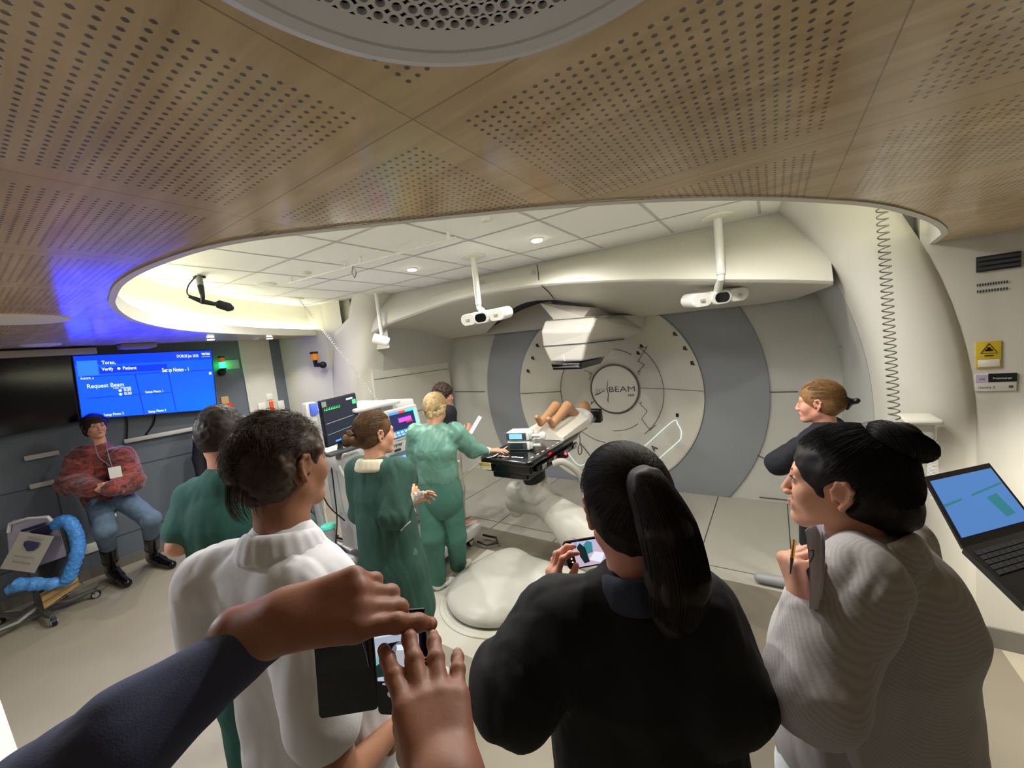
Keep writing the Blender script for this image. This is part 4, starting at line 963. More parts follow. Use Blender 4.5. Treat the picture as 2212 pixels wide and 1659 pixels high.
# suction canisters
for k, (px, py, lab) in enumerate(((735, 1150, 'clear tall suction canister with a turquoise lid beside the anaesthesia machine'), (712, 1120, 'clear narrow suction tube hanging left of the turquoise-lidded canister'))):
    m_pl = mat('clear_plastic', (190, 195, 200), .15, alpha=.55)
    if k == 0:
        c = np.array([-3.36, 1.74, .23]); t = thing('suction_canister', lab, 'canister', tuple(c)); mb = MB(); mb.lathe(c, [(.045, 0), (.05, .01), (.058, .36), (.056, .36), (.048, .012)], n=24); mb.build('jar', m_pl, t)
        mb = MB(); mb.lathe(c, [(.06, .36), (.066, .37), (.06, .39), (.02, .40)], n=24); mb.build('lid', mat('lid_turquoise', (90, 225, 200), .35), t)
        mb = MB(); mb.tube([c+np.array([0, 0, .39]), c+np.array([-.01, 0, .5]), c+np.array([-.05, .03, .6])], .006, 6); mb.build('hose', m_wp, t)
    else:
        t = thing('suction_tube', lab, 'suction tube', (-3.50, 1.74, .2)); mb = MB(); mb.tube(spline([(-3.42, 1.72, 1.0), (-3.46, 1.73, .8), (-3.45, 1.74, .5), (-3.46, 1.76, .2)], 6), .035, 14); mb.build('sleeve', m_pl, t)
# floor cables
cab = [((640, 1158), (668, 1152), (700, 1160), (735, 1180), (752, 1195)), ((636, 1165), (675, 1170), (705, 1162), (740, 1178)), ((632, 1176), (660, 1178), (700, 1158), (742, 1165)), ((655, 1190), (690, 1172), (720, 1172), (760, 1190)), ((640, 1152), (655, 1146), (690, 1150), (730, 1158)), ((695, 1218), (715, 1214), (740, 1203)), ((700, 1220), (730, 1222), (748, 1220)), ((645, 1150), (655, 1160), (680, 1166), (712, 1176), (738, 1188))]
for i, c in enumerate(cab):
    w_ = i in (1, 3); pts = spline([atZ(x, y, .012+.012*(i % 3)) for x, y in c], 6); o = MB().tube(pts, .013 if i < 5 else .009, 6).build('floor_cable', m_wp if w_ else m_black)
    tag(o, ['black power cable at the back of the floor tangle', 'white cable curving through the floor tangle', 'black cable crossing the front of the floor tangle', 'white cable at the lower edge of the floor tangle', 'black cable furthest from the photographer in the tangle', 'black cable end lying before the castor', 'thin black cable lying flat in front of the castor', 'black cable wound among the white ones on the floor'][i], 'cable', 'cables on the floor')
for i, c in enumerate([((700, 985, 3.4), (690, 1040, 3.4), (708, 1090, 3.4), (745, 1125, 3.4)), ((668, 1080, 3.5), (678, 1130, 3.5), (705, 1160, 3.55)), ((716, 1010, 3.4), (722, 1060, 3.4), (728, 1120, 3.4), (725, 1175, 3.45)), ((668, 1166, 4.12), (655, 1150, 3.9), (650, 1130, 3.6), (670, 1112, 3.6), (690, 1120, 3.6))]):
    o = MB().tube(spline([atD(*p) for p in c], 8), .006, 6).build('hanging_cable', m_black)
    tag(o, ['thin black cable looping in front of the canisters', 'thin black cable dropping beside the man\'s cheek', 'thin black cable hanging straight along the suction tube', 'small black cable loop above the floor tangle'][i], 'cable', 'cables hanging from the anaesthesia machine')
o = MB().tube(spline([atD(655, 1078, 3.9), atD(672, 1095, 3.9), atD(684, 1120, 3.9), atD(688, 1152, 4.1), atZ(694, 1172, .04)], 6), .04, 12).build('corrugated_hose', m_dgp); tag(o, 'thick grey breathing hose curving down to the floor cables', 'hose')

# ================================================================ left wall: screens, lamps, rails
m_scr = mat('screen_off', (6, 8, 22), .12)
def tv(name, label, c4, m, xoff=.05):
    t = thing(name, label, 'screen', tuple(c4[3])); TL, TR, BR, BL = [np.array(p) for p in c4]; n_ = nrm(np.cross(BR-BL, TL-BL))
    mb = MB(); e = .012; mb.prism([TL, TR, BR, BL], tuple(-n_*.05)); mb.build('frame', m_black, t, smooth=False)
    def uv(u, v, l=.003): return (TL*(1-u)+TR*u)*(1-v)+(BL*(1-u)+BR*u)*v+n_*l
    mb = MB(); mb.quad(uv(.008, .985), uv(.992, .985), uv(.992, .015), uv(.008, .015)); mb.build('display', m, t, smooth=False); return t, uv, n_
xs = XL+.12
def P4(a, x0, x1): return [atX(a[0][0], a[0][1], x0), atX(a[1][0], a[1][1], x1), atX(a[2][0], a[2][1], x1), atX(a[3][0], a[3][1], x0)]
tv('wall_screen', 'large switched-off black wall screen left of the lit blue one', P4([(-160, 778), (153, 769), (172, 911), (-150, 975)], xs, xs), m_scr)
m_blue = mat('screen_blue', (0, 90, 255), .3, emit=(0, 34, 255), es=2.6)
tvb, uv, nb = tv('wall_screen', 'large blue lit wall screen showing patient setup text', P4([(155, 768), (457, 755), (470, 885), (175, 908)], xs, xs), m_blue)
e1 = em('blue_dark', (0, 34, 200), 2.4); e2 = em('blue_light', (20, 66, 255), 4.5)
band(uv, .01, .015, .99, .16, em('blue_top', (0, 34, 225), 3.6), tvb, 'header_band'); band(uv, .15, .20, .62, .30, e1, tvb, 'header_band'); band(uv, .02, .09, .145, .32, e2, tvb, 'photo_box', .005)
for a, b_ in (((.02, .34), (.99, .335)), ((.38, .34), (.41, .97)), ((.62, .30), (.65, .97)), ((.05, .67), (.40, .66)), ((.39, .66), (.64, .66))): trace(uv, [a, b_], e1, tvb, 'divider', .006)
rr, uu = uv(1, .5)-uv(0, .5), uv(.5, 0)-uv(.5, 1)
def tx(s_, u, v, h, w=None, b=.01):
    mb = MB(); text(mb, s_, uv(u, v, .008), rr, uu, h, bold=b, width=w); mb.build('lettering', m_wet, tvb)
H1 = np.linalg.norm(uu); W1 = np.linalg.norm(rr)
tx('Torso,', .17, .155, .055, .09*W1, .02); tx('Verify', .165, .255, .05, .075*W1, .02); tx('Patient', .30, .255, .05, .095*W1, .02); tx('DOB:28 Jan 2025', .70, .105, .05, .18*W1, .015); tx('Room 2', .03, .375, .045, .08*W1); tx('Request Beam', .06, .515, .065, .235*W1); tx('0:30', .29, .595, .05, .05*W1, .02); tx('0:30', .29, .655, .05, .05*W1, .02); tx('Total  (minutes)', .22, .548, .026, .12*W1); tx('Setup Notes - 1', .575, .33, .07, .21*W1, .02); tx('Setup Photo 1', .435, .65, .04, .13*W1, .015); tx('Setup Photo 2', .14, .965, .04, .13*W1, .015); tx('Setup Photo 3', .44, .965, .04, .13*W1, .015)
tx('varian', .905, .085, .06, .075*W1, .02); trace(uv, [(.905, .115), (.978, .113)], m_wet, tvb, 'underline', .003, .008)
for u, v in ((.275, .25), (.265, .595), (.265, .655)): mb = MB(); mb.sph(uv(u, v-.015, .01), .014, 6); mb.build('bullet', m_wet, tvb)
band(uv, .955, .37, .975, .41, m_wet, tvb, 'icon', .008)
# cable drops under the screens
for k, (c, lab) in enumerate((([(272, 900), (275, 915), (274, 950)], 'black cable hanging under the middle of the blue screen'), ([(336, 892), (332, 915), (318, 935), (316, 944)], 'black cable curling down right of centre under the blue screen'))):
    tag(MB().tube(spline([atX(*p, XL+.03) for p in c], 5), .009, 6).build('screen_cable', m_black), lab, 'cable')
# rails
for c, lab in (([(268, 956), (430, 922)], 'long pale equipment rail on the slate wall under the blue screen'), ([(52, 991), (128, 977)], 'short pale upper rail on the slate wall left of the maroon jacket'), ([(64, 1052), (124, 1039)], 'short pale lower rail on the slate wall left of the maroon jacket')):
    p, q_ = [atX(*a, XL+.05) for a in c]; t = thing('wall_rail', lab, 'rail', tuple(p), group='wall rails'); mb = MB(); mb.box((p+q_)/2, (.03, abs(q_[1]-p[1]), .05), bev=.008); mb.build('rail', mat('rail_pale', (190, 188, 180), .4), t)
    for f_ in (.1, .9): mb = MB(); c_ = p*(1-f_)+q_*f_; mb.bx((XL, c_[1]-.02, c_[2]-.015), (XL+.05, c_[1]+.02, c_[2]+.015)); mb.build('rail_mount', m_gp, t)
def wallbox(name, label, cat, px, py, w_, h_, m, d=.03, x=XL, bev=.006, dx=0):
    c = atX(px, py, x+.02); mb = MB(); mb.bx((x+dx, c[1]-w_/2, c[2]-h_/2), (x+dx+d, c[1]+w_/2, c[2]+h_/2), bev=bev); o = mb.build(name, m); tag(o, label, cat); return o, c
# signal light pillars
t = thing('signal_light', 'amber over glowing green signal light beside the blue screen', 'signal light', tuple(atX(482, 790, XL+.1))); c = atX(481, 792, XL+.1)
mb = MB(); mb.cyl(c+np.array([0, 0, .06]), c+np.array([0, 0, .12]), .035); mb.build('amber_lens', mat('amber', (210, 130, 30), .3, emit=(200, 110, 20), es=.25), t)
mb = MB(); mb.cyl(c+np.array([0, 0, -.02]), c+np.array([0, 0, .06]), .036); mb.build('green_lens', mat('green_lens', (60, 255, 150), .3, emit=(20, 255, 110), es=6), t)
mb = MB(); mb.cyl(c+np.array([0, 0, .12]), c+np.array([0, 0, .14]), .038); mb.cyl(c+np.array([0, 0, -.04]), c+np.array([0, 0, -.02]), .038); mb.sph(c+np.array([-.06, 0, -.07]), .05, 10); mb.build('mount', m_black, t)
t = thing('signal_light', 'unlit amber signal light on the pale wall corner left of the column', 'signal light', tuple(atY(682, 778, 3.0))); c = atY(680, 775, 3.0)
mb = MB(); mb.cyl(c+np.array([0, 0, -.02]), c+np.array([0, 0, .07]), .05); mb.build('amber_lens', mat('amber', (210, 130, 30)), t)
mb = MB(); mb.cyl(c+np.array([0, 0, .07]), c+np.array([0, 0, .1]), .055); mb.tube([c+np.array([0, 0, -.02]), c+np.array([0, 0, -.09]), c+np.array([.1, .05, -.1])], .035, 10); mb.sph(c+np.array([.1, .05, -.1]), .05, 10); mb.build('mount', m_black, t)
wallbox('notice_plate', 'small pale notice plate beside the green signal light', 'notice', 502, 787, .18, .13, mat('notice_pale', (150, 185, 170), .5), .01)
o, c = wallbox('emergency_button', 'red mushroom emergency button on a yellow plate right of the blue screen', 'button', 487, 868, .09, .15, mat('plate_yellow', (196, 160, 110), .5), .02)
mb = MB(); mb.lathe(c+np.array([0, .03, -.07]), [(.03, 0), (.05, .03), (.045, .05), (.0, .058)], n=20, axis=(1, 0, 0)); mb.build('push_knob', mat('knob_red', (200, 40, 34), .4), o)
wallbox('socket_strip', 'orange vertical socket strip on the white wall niche', 'socket', 588, 881, .05, .2, mat('socket_orange', (226, 84, 26), .5), .03, x=XL+.02)
wallbox('gas_outlet', 'square white outlet with a plug above the niche ledge', 'outlet', 566, 878, .10, .10, m_wp, .02, x=XL+.02)
wallbox('switch_plate', 'plain square white switch plate high on the niche', 'switch', 583, 857, .09, .09, m_wp, .012, x=XL+.02)
wallbox('gas_outlet', 'white outlet with a metal hook low on the niche', 'outlet', 547, 905, .12, .14, m_wp, .02, x=XL+.02)
wallbox('dispenser', 'small white dispenser hanging on the slate strip', 'dispenser', 606, 875, .09, .14, m_wp, .05)
wallbox('wall_socket', 'white floor-level socket with a red frame behind the left boot', 'socket', 196, 1184, .12, .10, m_wp, .03)
wallbox('wall_stud', 'tiny cream stud on the slate wall between the jeans legs', 'stud', 248, 1113, .03, .04, m_wp, .02)
o = MB().tube(spline([atX(567, 880, XL+.06), atX(576, 890, XL+.08), atX(579, 905, XL+.06), atX(578, 925, XL+.05)], 5), .005, 6).build('plug_cable', m_wp); tag(o, 'thin white plug lead hanging from the niche outlet', 'cable')
o = MB().bx(atX(520, 907, XL+.02)-np.array([0, 0, .01]), atX(538, 897, XL+.12)+np.array([.0, 0.05, .01]), bev=.01).build('wall_shelf', m_gp); tag(o, 'small grey shelf beside the white niche behind the cropped head', 'shelf')
# soffit lamps and vents in the wooden ceiling
def ceil_c(px, py): p = atC(px, py); return p
def disc_l(name, label, cat, px, py, r, parts, m=m_white, f=zlow, z0=2.358):
    p = atC(px, py, z0); z = f(p[0]); t = thing(name, label, cat, (p[0], p[1], z)); mb = MB(); mb.lathe((p[0], p[1], z), [(r, 0), (r, -.008), (r*.8, -.014), (0, -.014)][::1], n=40); mb.build(parts, m, t); return t, p, z
m_bulb = mat('bulb', (255, 250, 235), .4, emit=(255, 246, 225), es=14)
for i, (px, py, lab) in enumerate(((455, 731, 'lit downlight in the wooden ceiling above the green signal light'), (582, 729, 'lit downlight in the wooden ceiling above the white niche'))):
    t, p, z = disc_l('downlight', lab, 'downlight', px, py, .05, 'trim_ring')
    mb = MB(); mb.lathe((p[0], p[1], z-.015), [(.035, 0), (.035, -.004), (0, -.004)], n=24); mb.build('lens', m_bulb, t)
    lamp('lamp_soffit', 'SPOT', (p[0], p[1], z-.03), 14, NEUT, size=.03, spot=radians(110), blend=.7)
disc_l('ceiling_vent', 'thin white disc vent in the wooden ceiling nearest the black screen', 'vent', 88, 744, .13, 'disc')
disc_l('ceiling_vent', 'large white disc vent at the left edge of the wooden ceiling', 'vent', 20, 688, .22, 'disc')
disc_l('smoke_detector', 'small flush detector between the two downlights by the niche', 'detector', 552, 731, .04, 'disc')
p = atC(295, 742); t = thing('projector', 'small grey ceiling projector above the blue screen', 'projector', (p[0], p[1], zlow(p[0]))); mb = MB(); mb.box((p[0], p[1], zlow(p[0])-.03), (.22, .30, .05), bev=.012); mb.build('housing', mat('projector_grey', (150, 140, 135), .5), t)
mb = MB(); mb.box((p[0], p[1], zlow(p[0])-.058), (.18, .22, .008), bev=.004); mb.build('lens_plate', m_gp, t)
pa, pb = atX(-140, 775, XL+.16), atX(210, 758, XL+.16); t = thing('linear_lamp', 'switched-off pale linear lamp along the top of the black screen', 'lamp', tuple(pa)); mb = MB(); mb.bx((XL+.02, pa[1], pb[2]-.03), (XL+.16, pb[1], pb[2]+.04), bev=.01); mb.build('cover', mat('lamp_cover', (170, 165, 155), .5), t)

# ================================================================ upper ceiling fittings
for i, (px, py, lab) in enumerate(((1160, 516, 'lit downlight in the white tiles nearest the fascia right of the camera mast'), (890, 580, 'lit downlight in the white tiles left of the middle camera mast'))):
    t, p, z = disc_l('downlight', lab, 'downlight', px, py, .055, 'trim_ring', f=zup, z0=2.79)
    mb = MB(); mb.lathe((p[0], p[1], z-.015), [(.04, 0), (.04, -.004), (0, -.004)], n=24); mb.build('lens', m_bulb, t)
for px, py, r, lab in ((1050, 473, .035, 'small round sprinkler rose near the rim of the recess'), (660, 588, .05, 'flat round detector left of the rail end'), (575, 613, .09, 'white round speaker disc near the left end of the recess')):
    disc_l('ceiling_disc', lab, 'ceiling fitting', px, py, r, 'disc', f=zup, z0=2.79)
# curtain rail
a, b_ = atC(622, 612, 2.74), atC(985, 513, 2.74); t = thing('curtain_rail', 'slim white ceiling rail with a hanging metal clip', 'rail', tuple(a)); mb = MB(); mb.tube([a, b_], .008, 8); mb.build('rail', m_wp, t)
for f_ in (.03, .42, .52, .97): mb = MB(); c = a+(b_-a)*f_; mb.cyl(c, c+np.array([0, 0, .06]), .012, n=10); mb.build('rail_hanger', m_wp, t)
c = a+(b_-a)*.47; mb = MB(); mb.tube([c+np.array([.0, 0, -.0]), c+np.array([0, 0.02, -.06]), c+np.array([0, .0, -.1]), c+np.array([0, -.02, -.06]), c], .005, 6); mb.build('clip', m_steel, t)
# tracking cameras
def trackcam(label, top, headp, ax, look, sc=1, d=None):
    """top: ceiling point, headp: centre of the head front, ax: long axis, look: viewing direction"""
    top = np.array(top); headp = np.array(headp); t = thing('tracking_camera', label, 'camera', tuple(top), group='surface tracking cameras on ceiling masts')
    mb = MB(); mb.lathe(top, [(.11, 0), (.11, -.01), (.09, -.018), (0, -.018)], n=40); mb.build('ceiling_rose', m_white, t)
    ax = nrm(ax); look = nrm(look); look = nrm(look-ax*(look@ax)); up_ = np.cross(ax, look); bk = headp-look*.06+up_*.0
    el = np.array([top[0], top[1], headp[2]+.14*sc]); mb = MB(); mb.cyl(top, el, .026*sc, n=20); mb.build('mast', m_wp, t)
    mb = MB(); mb.tube([el+np.array([0, 0, .02]), el+np.array([0, 0, -.03]), bk*.5+el*.5, bk], [.022*sc, .022*sc, .026*sc, .03*sc], 12); mb.build('swivel', m_wp, t)
    R = np.stack([ax, look, up_], 1)
    s = SDF(R, headp, sc)
    for x in (-.135, 0, .135): s.cap((x-.025, -.13, 0), (x-.025, .0, 0), .052, .052, .006); s.cap((x+.025, -.13, 0), (x+.025, .0, 0), .052, .052, .006); s.cap((x-.025, -.065, 0), (x+.025, -.065, 0), .05, .05, .01)
    hs = SDF(R, headp, sc)
    mb = MB()
    for x in (-.135, 0, .135):
        ring = [(x+.028*(1 if cos(a) > 0 else -1)+.048*cos(a), .048*sin(a)) for a in np.linspace(0, 2*pi, 33)[:-1]]
        dy = .012 if x == 0 else -.004
        W_ = lambda u, y, v: headp+R @ (np.array([u, y, v])*sc)
        rows = [[W_(u*.0+x, dy, v*0) for u, v in ring], [W_(x+(u-x)*.92, dy, v*.9) for u, v in ring], [W_(u, dy-.008, v) for u, v in ring], [W_(u, dy-.15, v) for u, v in ring], [W_(x+(u-x)*.9, dy-.16, v*.9) for u, v in ring], [W_(x, dy-.16, 0) for u, v in ring]]
        mb.grid(rows, closed=True)
    mb.build('housing', m_wp, t, weld=True)
    mb = MB(); rg = [(.02*(1 if cos(a) > 0 else -1)+.032*cos(a), .033*sin(a)) for a in np.linspace(0, 2*pi, 33)[:-1]]; mb.prism([W_(u, .0125, v) for u, v in rg], tuple(R @ np.array([0, .004*sc, 0]))); mb.build('lens_window', m_blackg, t)
    for x in (-.135, .135): mb = MB(); mb.box(W_(x, -.0025, .0), (.03*sc, .03*sc, .016*sc), R=Matrix(R.tolist())); mb.build('sensor_mark', mat('sensor_grey', (168, 168, 166), .5), t)
    return t
tgt = np.array([-1.9, 3.3, 1.2])
def mk(px, py, d): return atD(px, py, d)
h1 = mk(1040, 686, 3.15); trackcam('white three-lobed tracking camera on the middle ceiling mast', (atC(1022, 553, 2.79)), h1, mk(1100, 676, 3.02)-mk(985, 697, 3.28), mk(1025, 695, 2.6)-h1, 1.02)
h2 = mk(1558, 642, 3.0); trackcam('white three-lobed tracking camera on the right-hand ceiling mast', (atC(1550, 468, 2.79)), h2, mk(1615, 636, 3.05)-mk(1490, 656, 3.02), mk(1575, 655, 2.5)-h2, 1.12)
h3 = mk(838, 738, 4.2); trackcam('white tracking camera seen end-on on the left ceiling mast', (atC(812, 631, 2.79)), h3, nrm(h3-ORG)+np.array([0, 0, .05]), (1, .5, -.45), .95)
# microphone on the ceiling
p = atC(430, 597, 2.79); t = thing('microphone', 'black boom microphone hanging from the recess ceiling', 'microphone', tuple(p)); q1 = atD(437, 655, 2.75+.2)
mb = MB(); mb.box(p+np.array([0, 0, -.01]), (.07, .07, .02)); mb.tube([p, atD(434, 620, 2.92), atD(438, 640, 2.92), q1], [.022, .022, .015, .012], 10); mb.build('stand', m_black, t)
mb = MB(); mb.tube([atD(408, 640, 2.9), atD(437, 651, 2.95), atD(470, 658, 3.0)], [.012, .02, .015], 10); mb.build('boom', m_black, t)
mb = MB(); mb.tube([atD(466, 655, 3.0), atD(472, 657, 3.0), atD(495, 664, 3.02), atD(504, 667, 3.03)], [.012, .032, .034, .014], 14); mb.build('windshield', mat('foam_black', (26, 26, 28), .95), t)
mb = MB(); mb.tube(spline([atD(424, 596, 2.9), atD(408, 615, 2.9), atD(404, 632, 2.9), atD(412, 642, 2.92)], 5), .005, 6); mb.build('cable', m_black, t)
# coiled cords
def coil(label, A, B, n, r, th, sag=0, m=m_gp, rgrow=None):
    A = np.array(A); B = np.array(B); d = B-A; u = nrm(np.cross(d, (0.3, .2, 1) if abs(nrm(d)[2]) < .9 else (1, 0, 0))); w_ = nrm(np.cross(d, u)); N_ = n*12; pts = []
    for i in range(N_+1):
        f_ = i/N_; rr_ = r if rgrow is None else r+(rgrow-r)*f_; a = 2*pi*n*(f_ if rgrow is None else f_**1.25); pts.append(A+d*f_+np.array([0, 0, -sag*sin(pi*f_)])+u*rr_*cos(a)+w_*rr_*sin(a))
    o = MB().tube(pts, th, 5).build('coiled_cord', m); tag(o, label, 'coiled cord'); return o
_p = atD(1900, 440, 1.95); coil('grey coiled cord hanging down the right arch', (_p[0], _p[1], zup(_p[0])), atD(1932, 905, 2.0), 40, .022, .0035, m=mat('cord_grey', (120, 116, 104), .5))
coil('long coiled cord stretched from the recess ceiling towards the anaesthesia machine', atC(645, 645, 2.79), atD(828, 880, 3.9), 52, .011, .0022, m=mat('cord_white', (176, 176, 172), .5))
disc_l('cord_rose', 'white ceiling rose the long coiled cord hangs from', 'ceiling fitting', 640, 645, .09, 'disc', f=zup, z0=2.79)

# ================================================================ big round air diffuser in the wooden ceiling, near the camera
dx, dy_, dr = -.126, .182, .289; dz = zlow(dx)-.012
t = thing('air_diffuser', 'large round white perforated air diffuser in the wooden ceiling overhead', 'diffuser', (dx, dy_, dz))
mb = MB(); HR = .0051
rings = []; r = .222; pitch = .0148
mb.lathe((dx, dy_, dz), [(dr, .012), (dr, .004), (dr-.012, 0), (.262, 0), (.260, .002), (.257, 0), (.2294, 0)], n=160)
vsn = len(mb.v); mb.f = [f_ for f_ in mb.f if len(f_) < 20]; mb.mi = mb.mi[:len(mb.f)]
while r > .02:
    n_ = int(2*pi*r/.0155)
    for k in range(n_):
        a0 = 2*pi*(k+(.5 if len(rings) % 2 else 0))/n_; da = pi/n_; c_ = np.array([cos(a0)*r, sin(a0)*r]); H_ = 12
        outer_ = []; inner_ = []; 
        for j in range(H_):
            th = 2*pi*j/H_; e = np.array([cos(th), sin(th)]); m_ = max(abs(e[0]), abs(e[1])); qx, qy = e/m_
            ro = r+qx*pitch/2; ao = a0+qy*da; outer_.append((dx+cos(ao)*ro, dy_+sin(ao)*ro, dz))
            rad = np.array([cos(a0), sin(a0)]); tan = np.array([-sin(a0), cos(a0)]); ip = c_+(rad*e[0]+tan*e[1])*HR; inner_.append((dx+ip[0], dy_+ip[1], dz))
        o_ = len(mb.v); mb.v += outer_+inner_+[(x, y, z+.006) for x, y, z in inner_]
        for j in range(H_):
            j2 = (j+1) % H_; mb.f.append([o_+j2, o_+j, o_+H_+j, o_+H_+j2]); mb.f.append([o_+H_+j2, o_+H_+j, o_+2*H_+j, o_+2*H_+j2]); mb.mi += [0, 0]
    rings.append(r); r -= pitch
o = mb.build('perforated_plate', mat('diffuser_white', (214, 214, 216), .5), t, smooth=False)
mb = MB(); mb.lathe((dx, dy_, dz+.0105), [(.26, 0), (0, 0.0002)], n=48); mb.build('dark_plenum', mat('plenum', (20, 20, 20), .9), t)

# ================================================================ right wall signs
def wr(px, py, y=YR-.006): return atY(px, py, y)
def plate(name, label, cat, x0, y0, x1, y1, m, d=.008, mat2=None):
    a, b_ = wr(x0, y0), wr(x1, y1); mb = MB(); mb.bx((a[0], YR-d, min(a[2], b_[2])), (b_[0], YR, max(a[2], b_[2])), bev=.0015); o = mb.build(name, m); tag(o, label, cat); return o, a, b_
o, a, b_ = plate('wall_vent', 'dark slotted vent grille high on the right wall', 'vent', 2109, 556, 2205, 576, mat('vent_dark', (44, 44, 50), .5), .012)
for k in range(3): mb = MB(); z = a[2]+(b_[2]-a[2])*(.2+.3*k); mb.bx((a[0]+.004, YR-.02, z-.008), (b_[0]-.004, YR-.010, z+.006)); mb.build('slat', m_dgp, o)
for k, (y0_, lab) in enumerate(((616, 'upper printed grey line on the right wall'), (630, 'lower printed grey line on the right wall'))):
    mb = MB(); p = wr(2109, y0_+3); text(mb, ['RADIATION ON', 'LASER IN USE'][k] if False else ['IIIIIIIIIIII', 'IIIIIIIIIII'][k], p, (1, 0, 0), (0, 0, 1), .018, bold=.03, width=.11); o = mb.build('printed_line', m_dgp); tag(o, lab, 'lettering')
o, a, b_ = plate('warning_sign', 'yellow radiation warning sign with a black triangle above a white field', 'sign', 2108, 739, 2163, 794, mat('sign_yellow', (206, 178, 50), .5))
w_ = b_[0]-a[0]; h_ = a[2]-b_[2]; cx_ = (a[0]+b_[0])/2
mb = MB(); tri = [(cx_, a[2]-h_*.08), (cx_-w_*.33, a[2]-h_*.44), (cx_+w_*.33, a[2]-h_*.44)]; mb.tube([(x, YR-.010, z) for x, z in tri+tri[:1]], .0016, 4); mb.box((cx_, YR-.010, a[2]-h_*.33), (w_*.28, .002, h_*.06)); mb.box((cx_, YR-.010, a[2]-h_*.27), (w_*.12, .002, h_*.1)); mb.box((cx_, YR-.010, a[2]-h_*.53), (w_*.34, .002, h_*.03)); mb.build('pictogram', m_black, o)
mb = MB(); mb.bx((a[0]+w_*.07, YR-.011, b_[2]+h_*.05), (b_[0]-w_*.07, YR-.008, b_[2]+h_*.32), bev=.001); mb.build('white_field', m_wp, o)
o, a, b_ = plate('room_sign', 'pale room name sign with a dark green band under the warning sign', 'sign', 2107, 808, 2196, 844, mat('sign_cream', (214, 208, 200), .5)); w_ = b_[0]-a[0]; h_ = a[2]-b_[2]
mb = MB(); mb.bx((a[0]+w_*.32, YR-.010, a[2]-h_*.48), (b_[0], YR-.008, a[2])); mb.build('dark_band', mat('band_dark_green', (22, 30, 24), .5), o)
mb = MB(); mb.bx((a[0], YR-.010, a[2]-h_*.48), (a[0]+w_*.31, YR-.008, a[2]-h_*.05)); mb.build('lilac_field', mat('field_lilac', (190, 178, 206), .5), o)
mb = MB(); text(mb, 'N2', (a[0]+w_*.08, YR-.0115, a[2]-h_*.36), (1, 0, 0), (0, 0, 1), .017); text(mb, 'Gantry 2', (a[0]+w_*.06, YR-.009, b_[2]+h_*.16), (1, 0, 0), (0, 0, 1), .018, width=w_*.42); mb.box((b_[0]-w_*.14, YR-.009, b_[2]+h_*.24), (.014, .002, .012)); mb.build('lettering', m_dgp, o)
mb = MB(); text(mb, 'Protonterapi', (a[0]+w_*.42, YR-.0115, a[2]-h_*.32), (1, 0, 0), (0, 0, 1), .015, width=w_*.45); mb.build('band_lettering', mat('label_white', (230, 230, 230)), o)
# wall unit behind the bun: white holder with hose
c = atY(1985, 920, 3.0); t = thing('wall_unit', 'white wall unit with a cap and ribbed hose on the right arch', 'wall unit', tuple(c)); mb = MB(); mb.box(c+np.array([0, .03, -.03]), (.13, .16, .13), bev=.035, seg=4); mb.build('housing', m_wp, t)
mb = MB(); mb.box(c+np.array([0, 0, .04]), (.15, .2, .03), bev=.014, seg=3); mb.build('cap', m_white, t)
mb = MB(); pts = [c+np.array([.045, -.03, -.08-.004*k]) for k in range(80)]; mb.tube(pts, [.018+.004*(k % 2) for k in range(80)], 12); mb.build('ribbed_hose', m_wp, t)
# floor tray
a = atZ(1640, 1262, .02); b_ = atZ(1700, 1275, .02); t = thing('floor_housing', 'low grey moulded housing lying on the gantry floor edge', 'floor housing', tuple(a)); s = SDF(); s.cap(a+np.array([0, .04, .03]), b_+np.array([.25, .06, .04]), .035, .05, .02); blob('shell', s, .006, m_gp, t)
# laptop
lc = [atD(1996, 1030, 1.42), atD(2137, 1000, 1.50), atD(2262, 1110, 1.22), atD(2080, 1183, 1.16)]
lc[2] = lc[3]+lc[1]-lc[0]
t = thing('laptop', 'open black laptop with a bluish screen at the right edge', 'laptop', tuple(lc[3])); TL, TR, BR, BL = lc; n_ = nrm(np.cross(BR-BL, TL-BL))
mb = MB(); mb.prism([TL, TR, BR, BL], tuple(-n_*.008)); mb.build('lid', m_black, t, smooth=False)
def uvl(u, v, l=.0015): return (TL*(1-u)+TR*u)*(1-v)+(BL*(1-u)+BR*u)*v+n_*l
mb = MB(); mb.quad(uvl(.04, .90), uvl(.96, .90), uvl(.96, .09), uvl(.04, .09)); mb.build('display', mat('laptop_screen', (20, 30, 45), .3, emit=(78, 126, 188), es=1.0), t, smooth=False)
m_sg = mat('laptop_seagreen', (16, 40, 40), .3, emit=(45, 118, 130), es=1.0)
mb = MB(); mb.quad(uvl(.04, .50, .002), uvl(.30, .46, .002), uvl(.31, .43, .002), uvl(.04, .46, .002)); mb.quad(uvl(.45, .44, .002), uvl(.95, .36, .002), uvl(.95, .33, .002), uvl(.45, .41, .002)); mb.build('screen_lines', m_sg, t, smooth=False)
mb = MB(); mb.quad(uvl(.70, .80, .002), uvl(.84, .78, .002), uvl(.78, .47, .002), uvl(.62, .50, .002)); mb.build('screen_block', m_sg, t, smooth=False)
KB = atD(2300, 1350, .98)+0; KR = KB+(BR-BL); 
mb = MB(); kd = nrm(atD(2225, 1320, .93)-BL); L_ = .24; Kn = nrm(np.cross(BR-BL, kd)); Kn = Kn if Kn[2] > 0 else -Kn
mb.prism([BL, BR, BR+kd*L_, BL+kd*L_], tuple(-Kn*.018)); mb.build('keyboard_deck', m_black, t, smooth=False)
mb = MB(); u_ = nrm(BR-BL); wdt = np.linalg.norm(BR-BL)
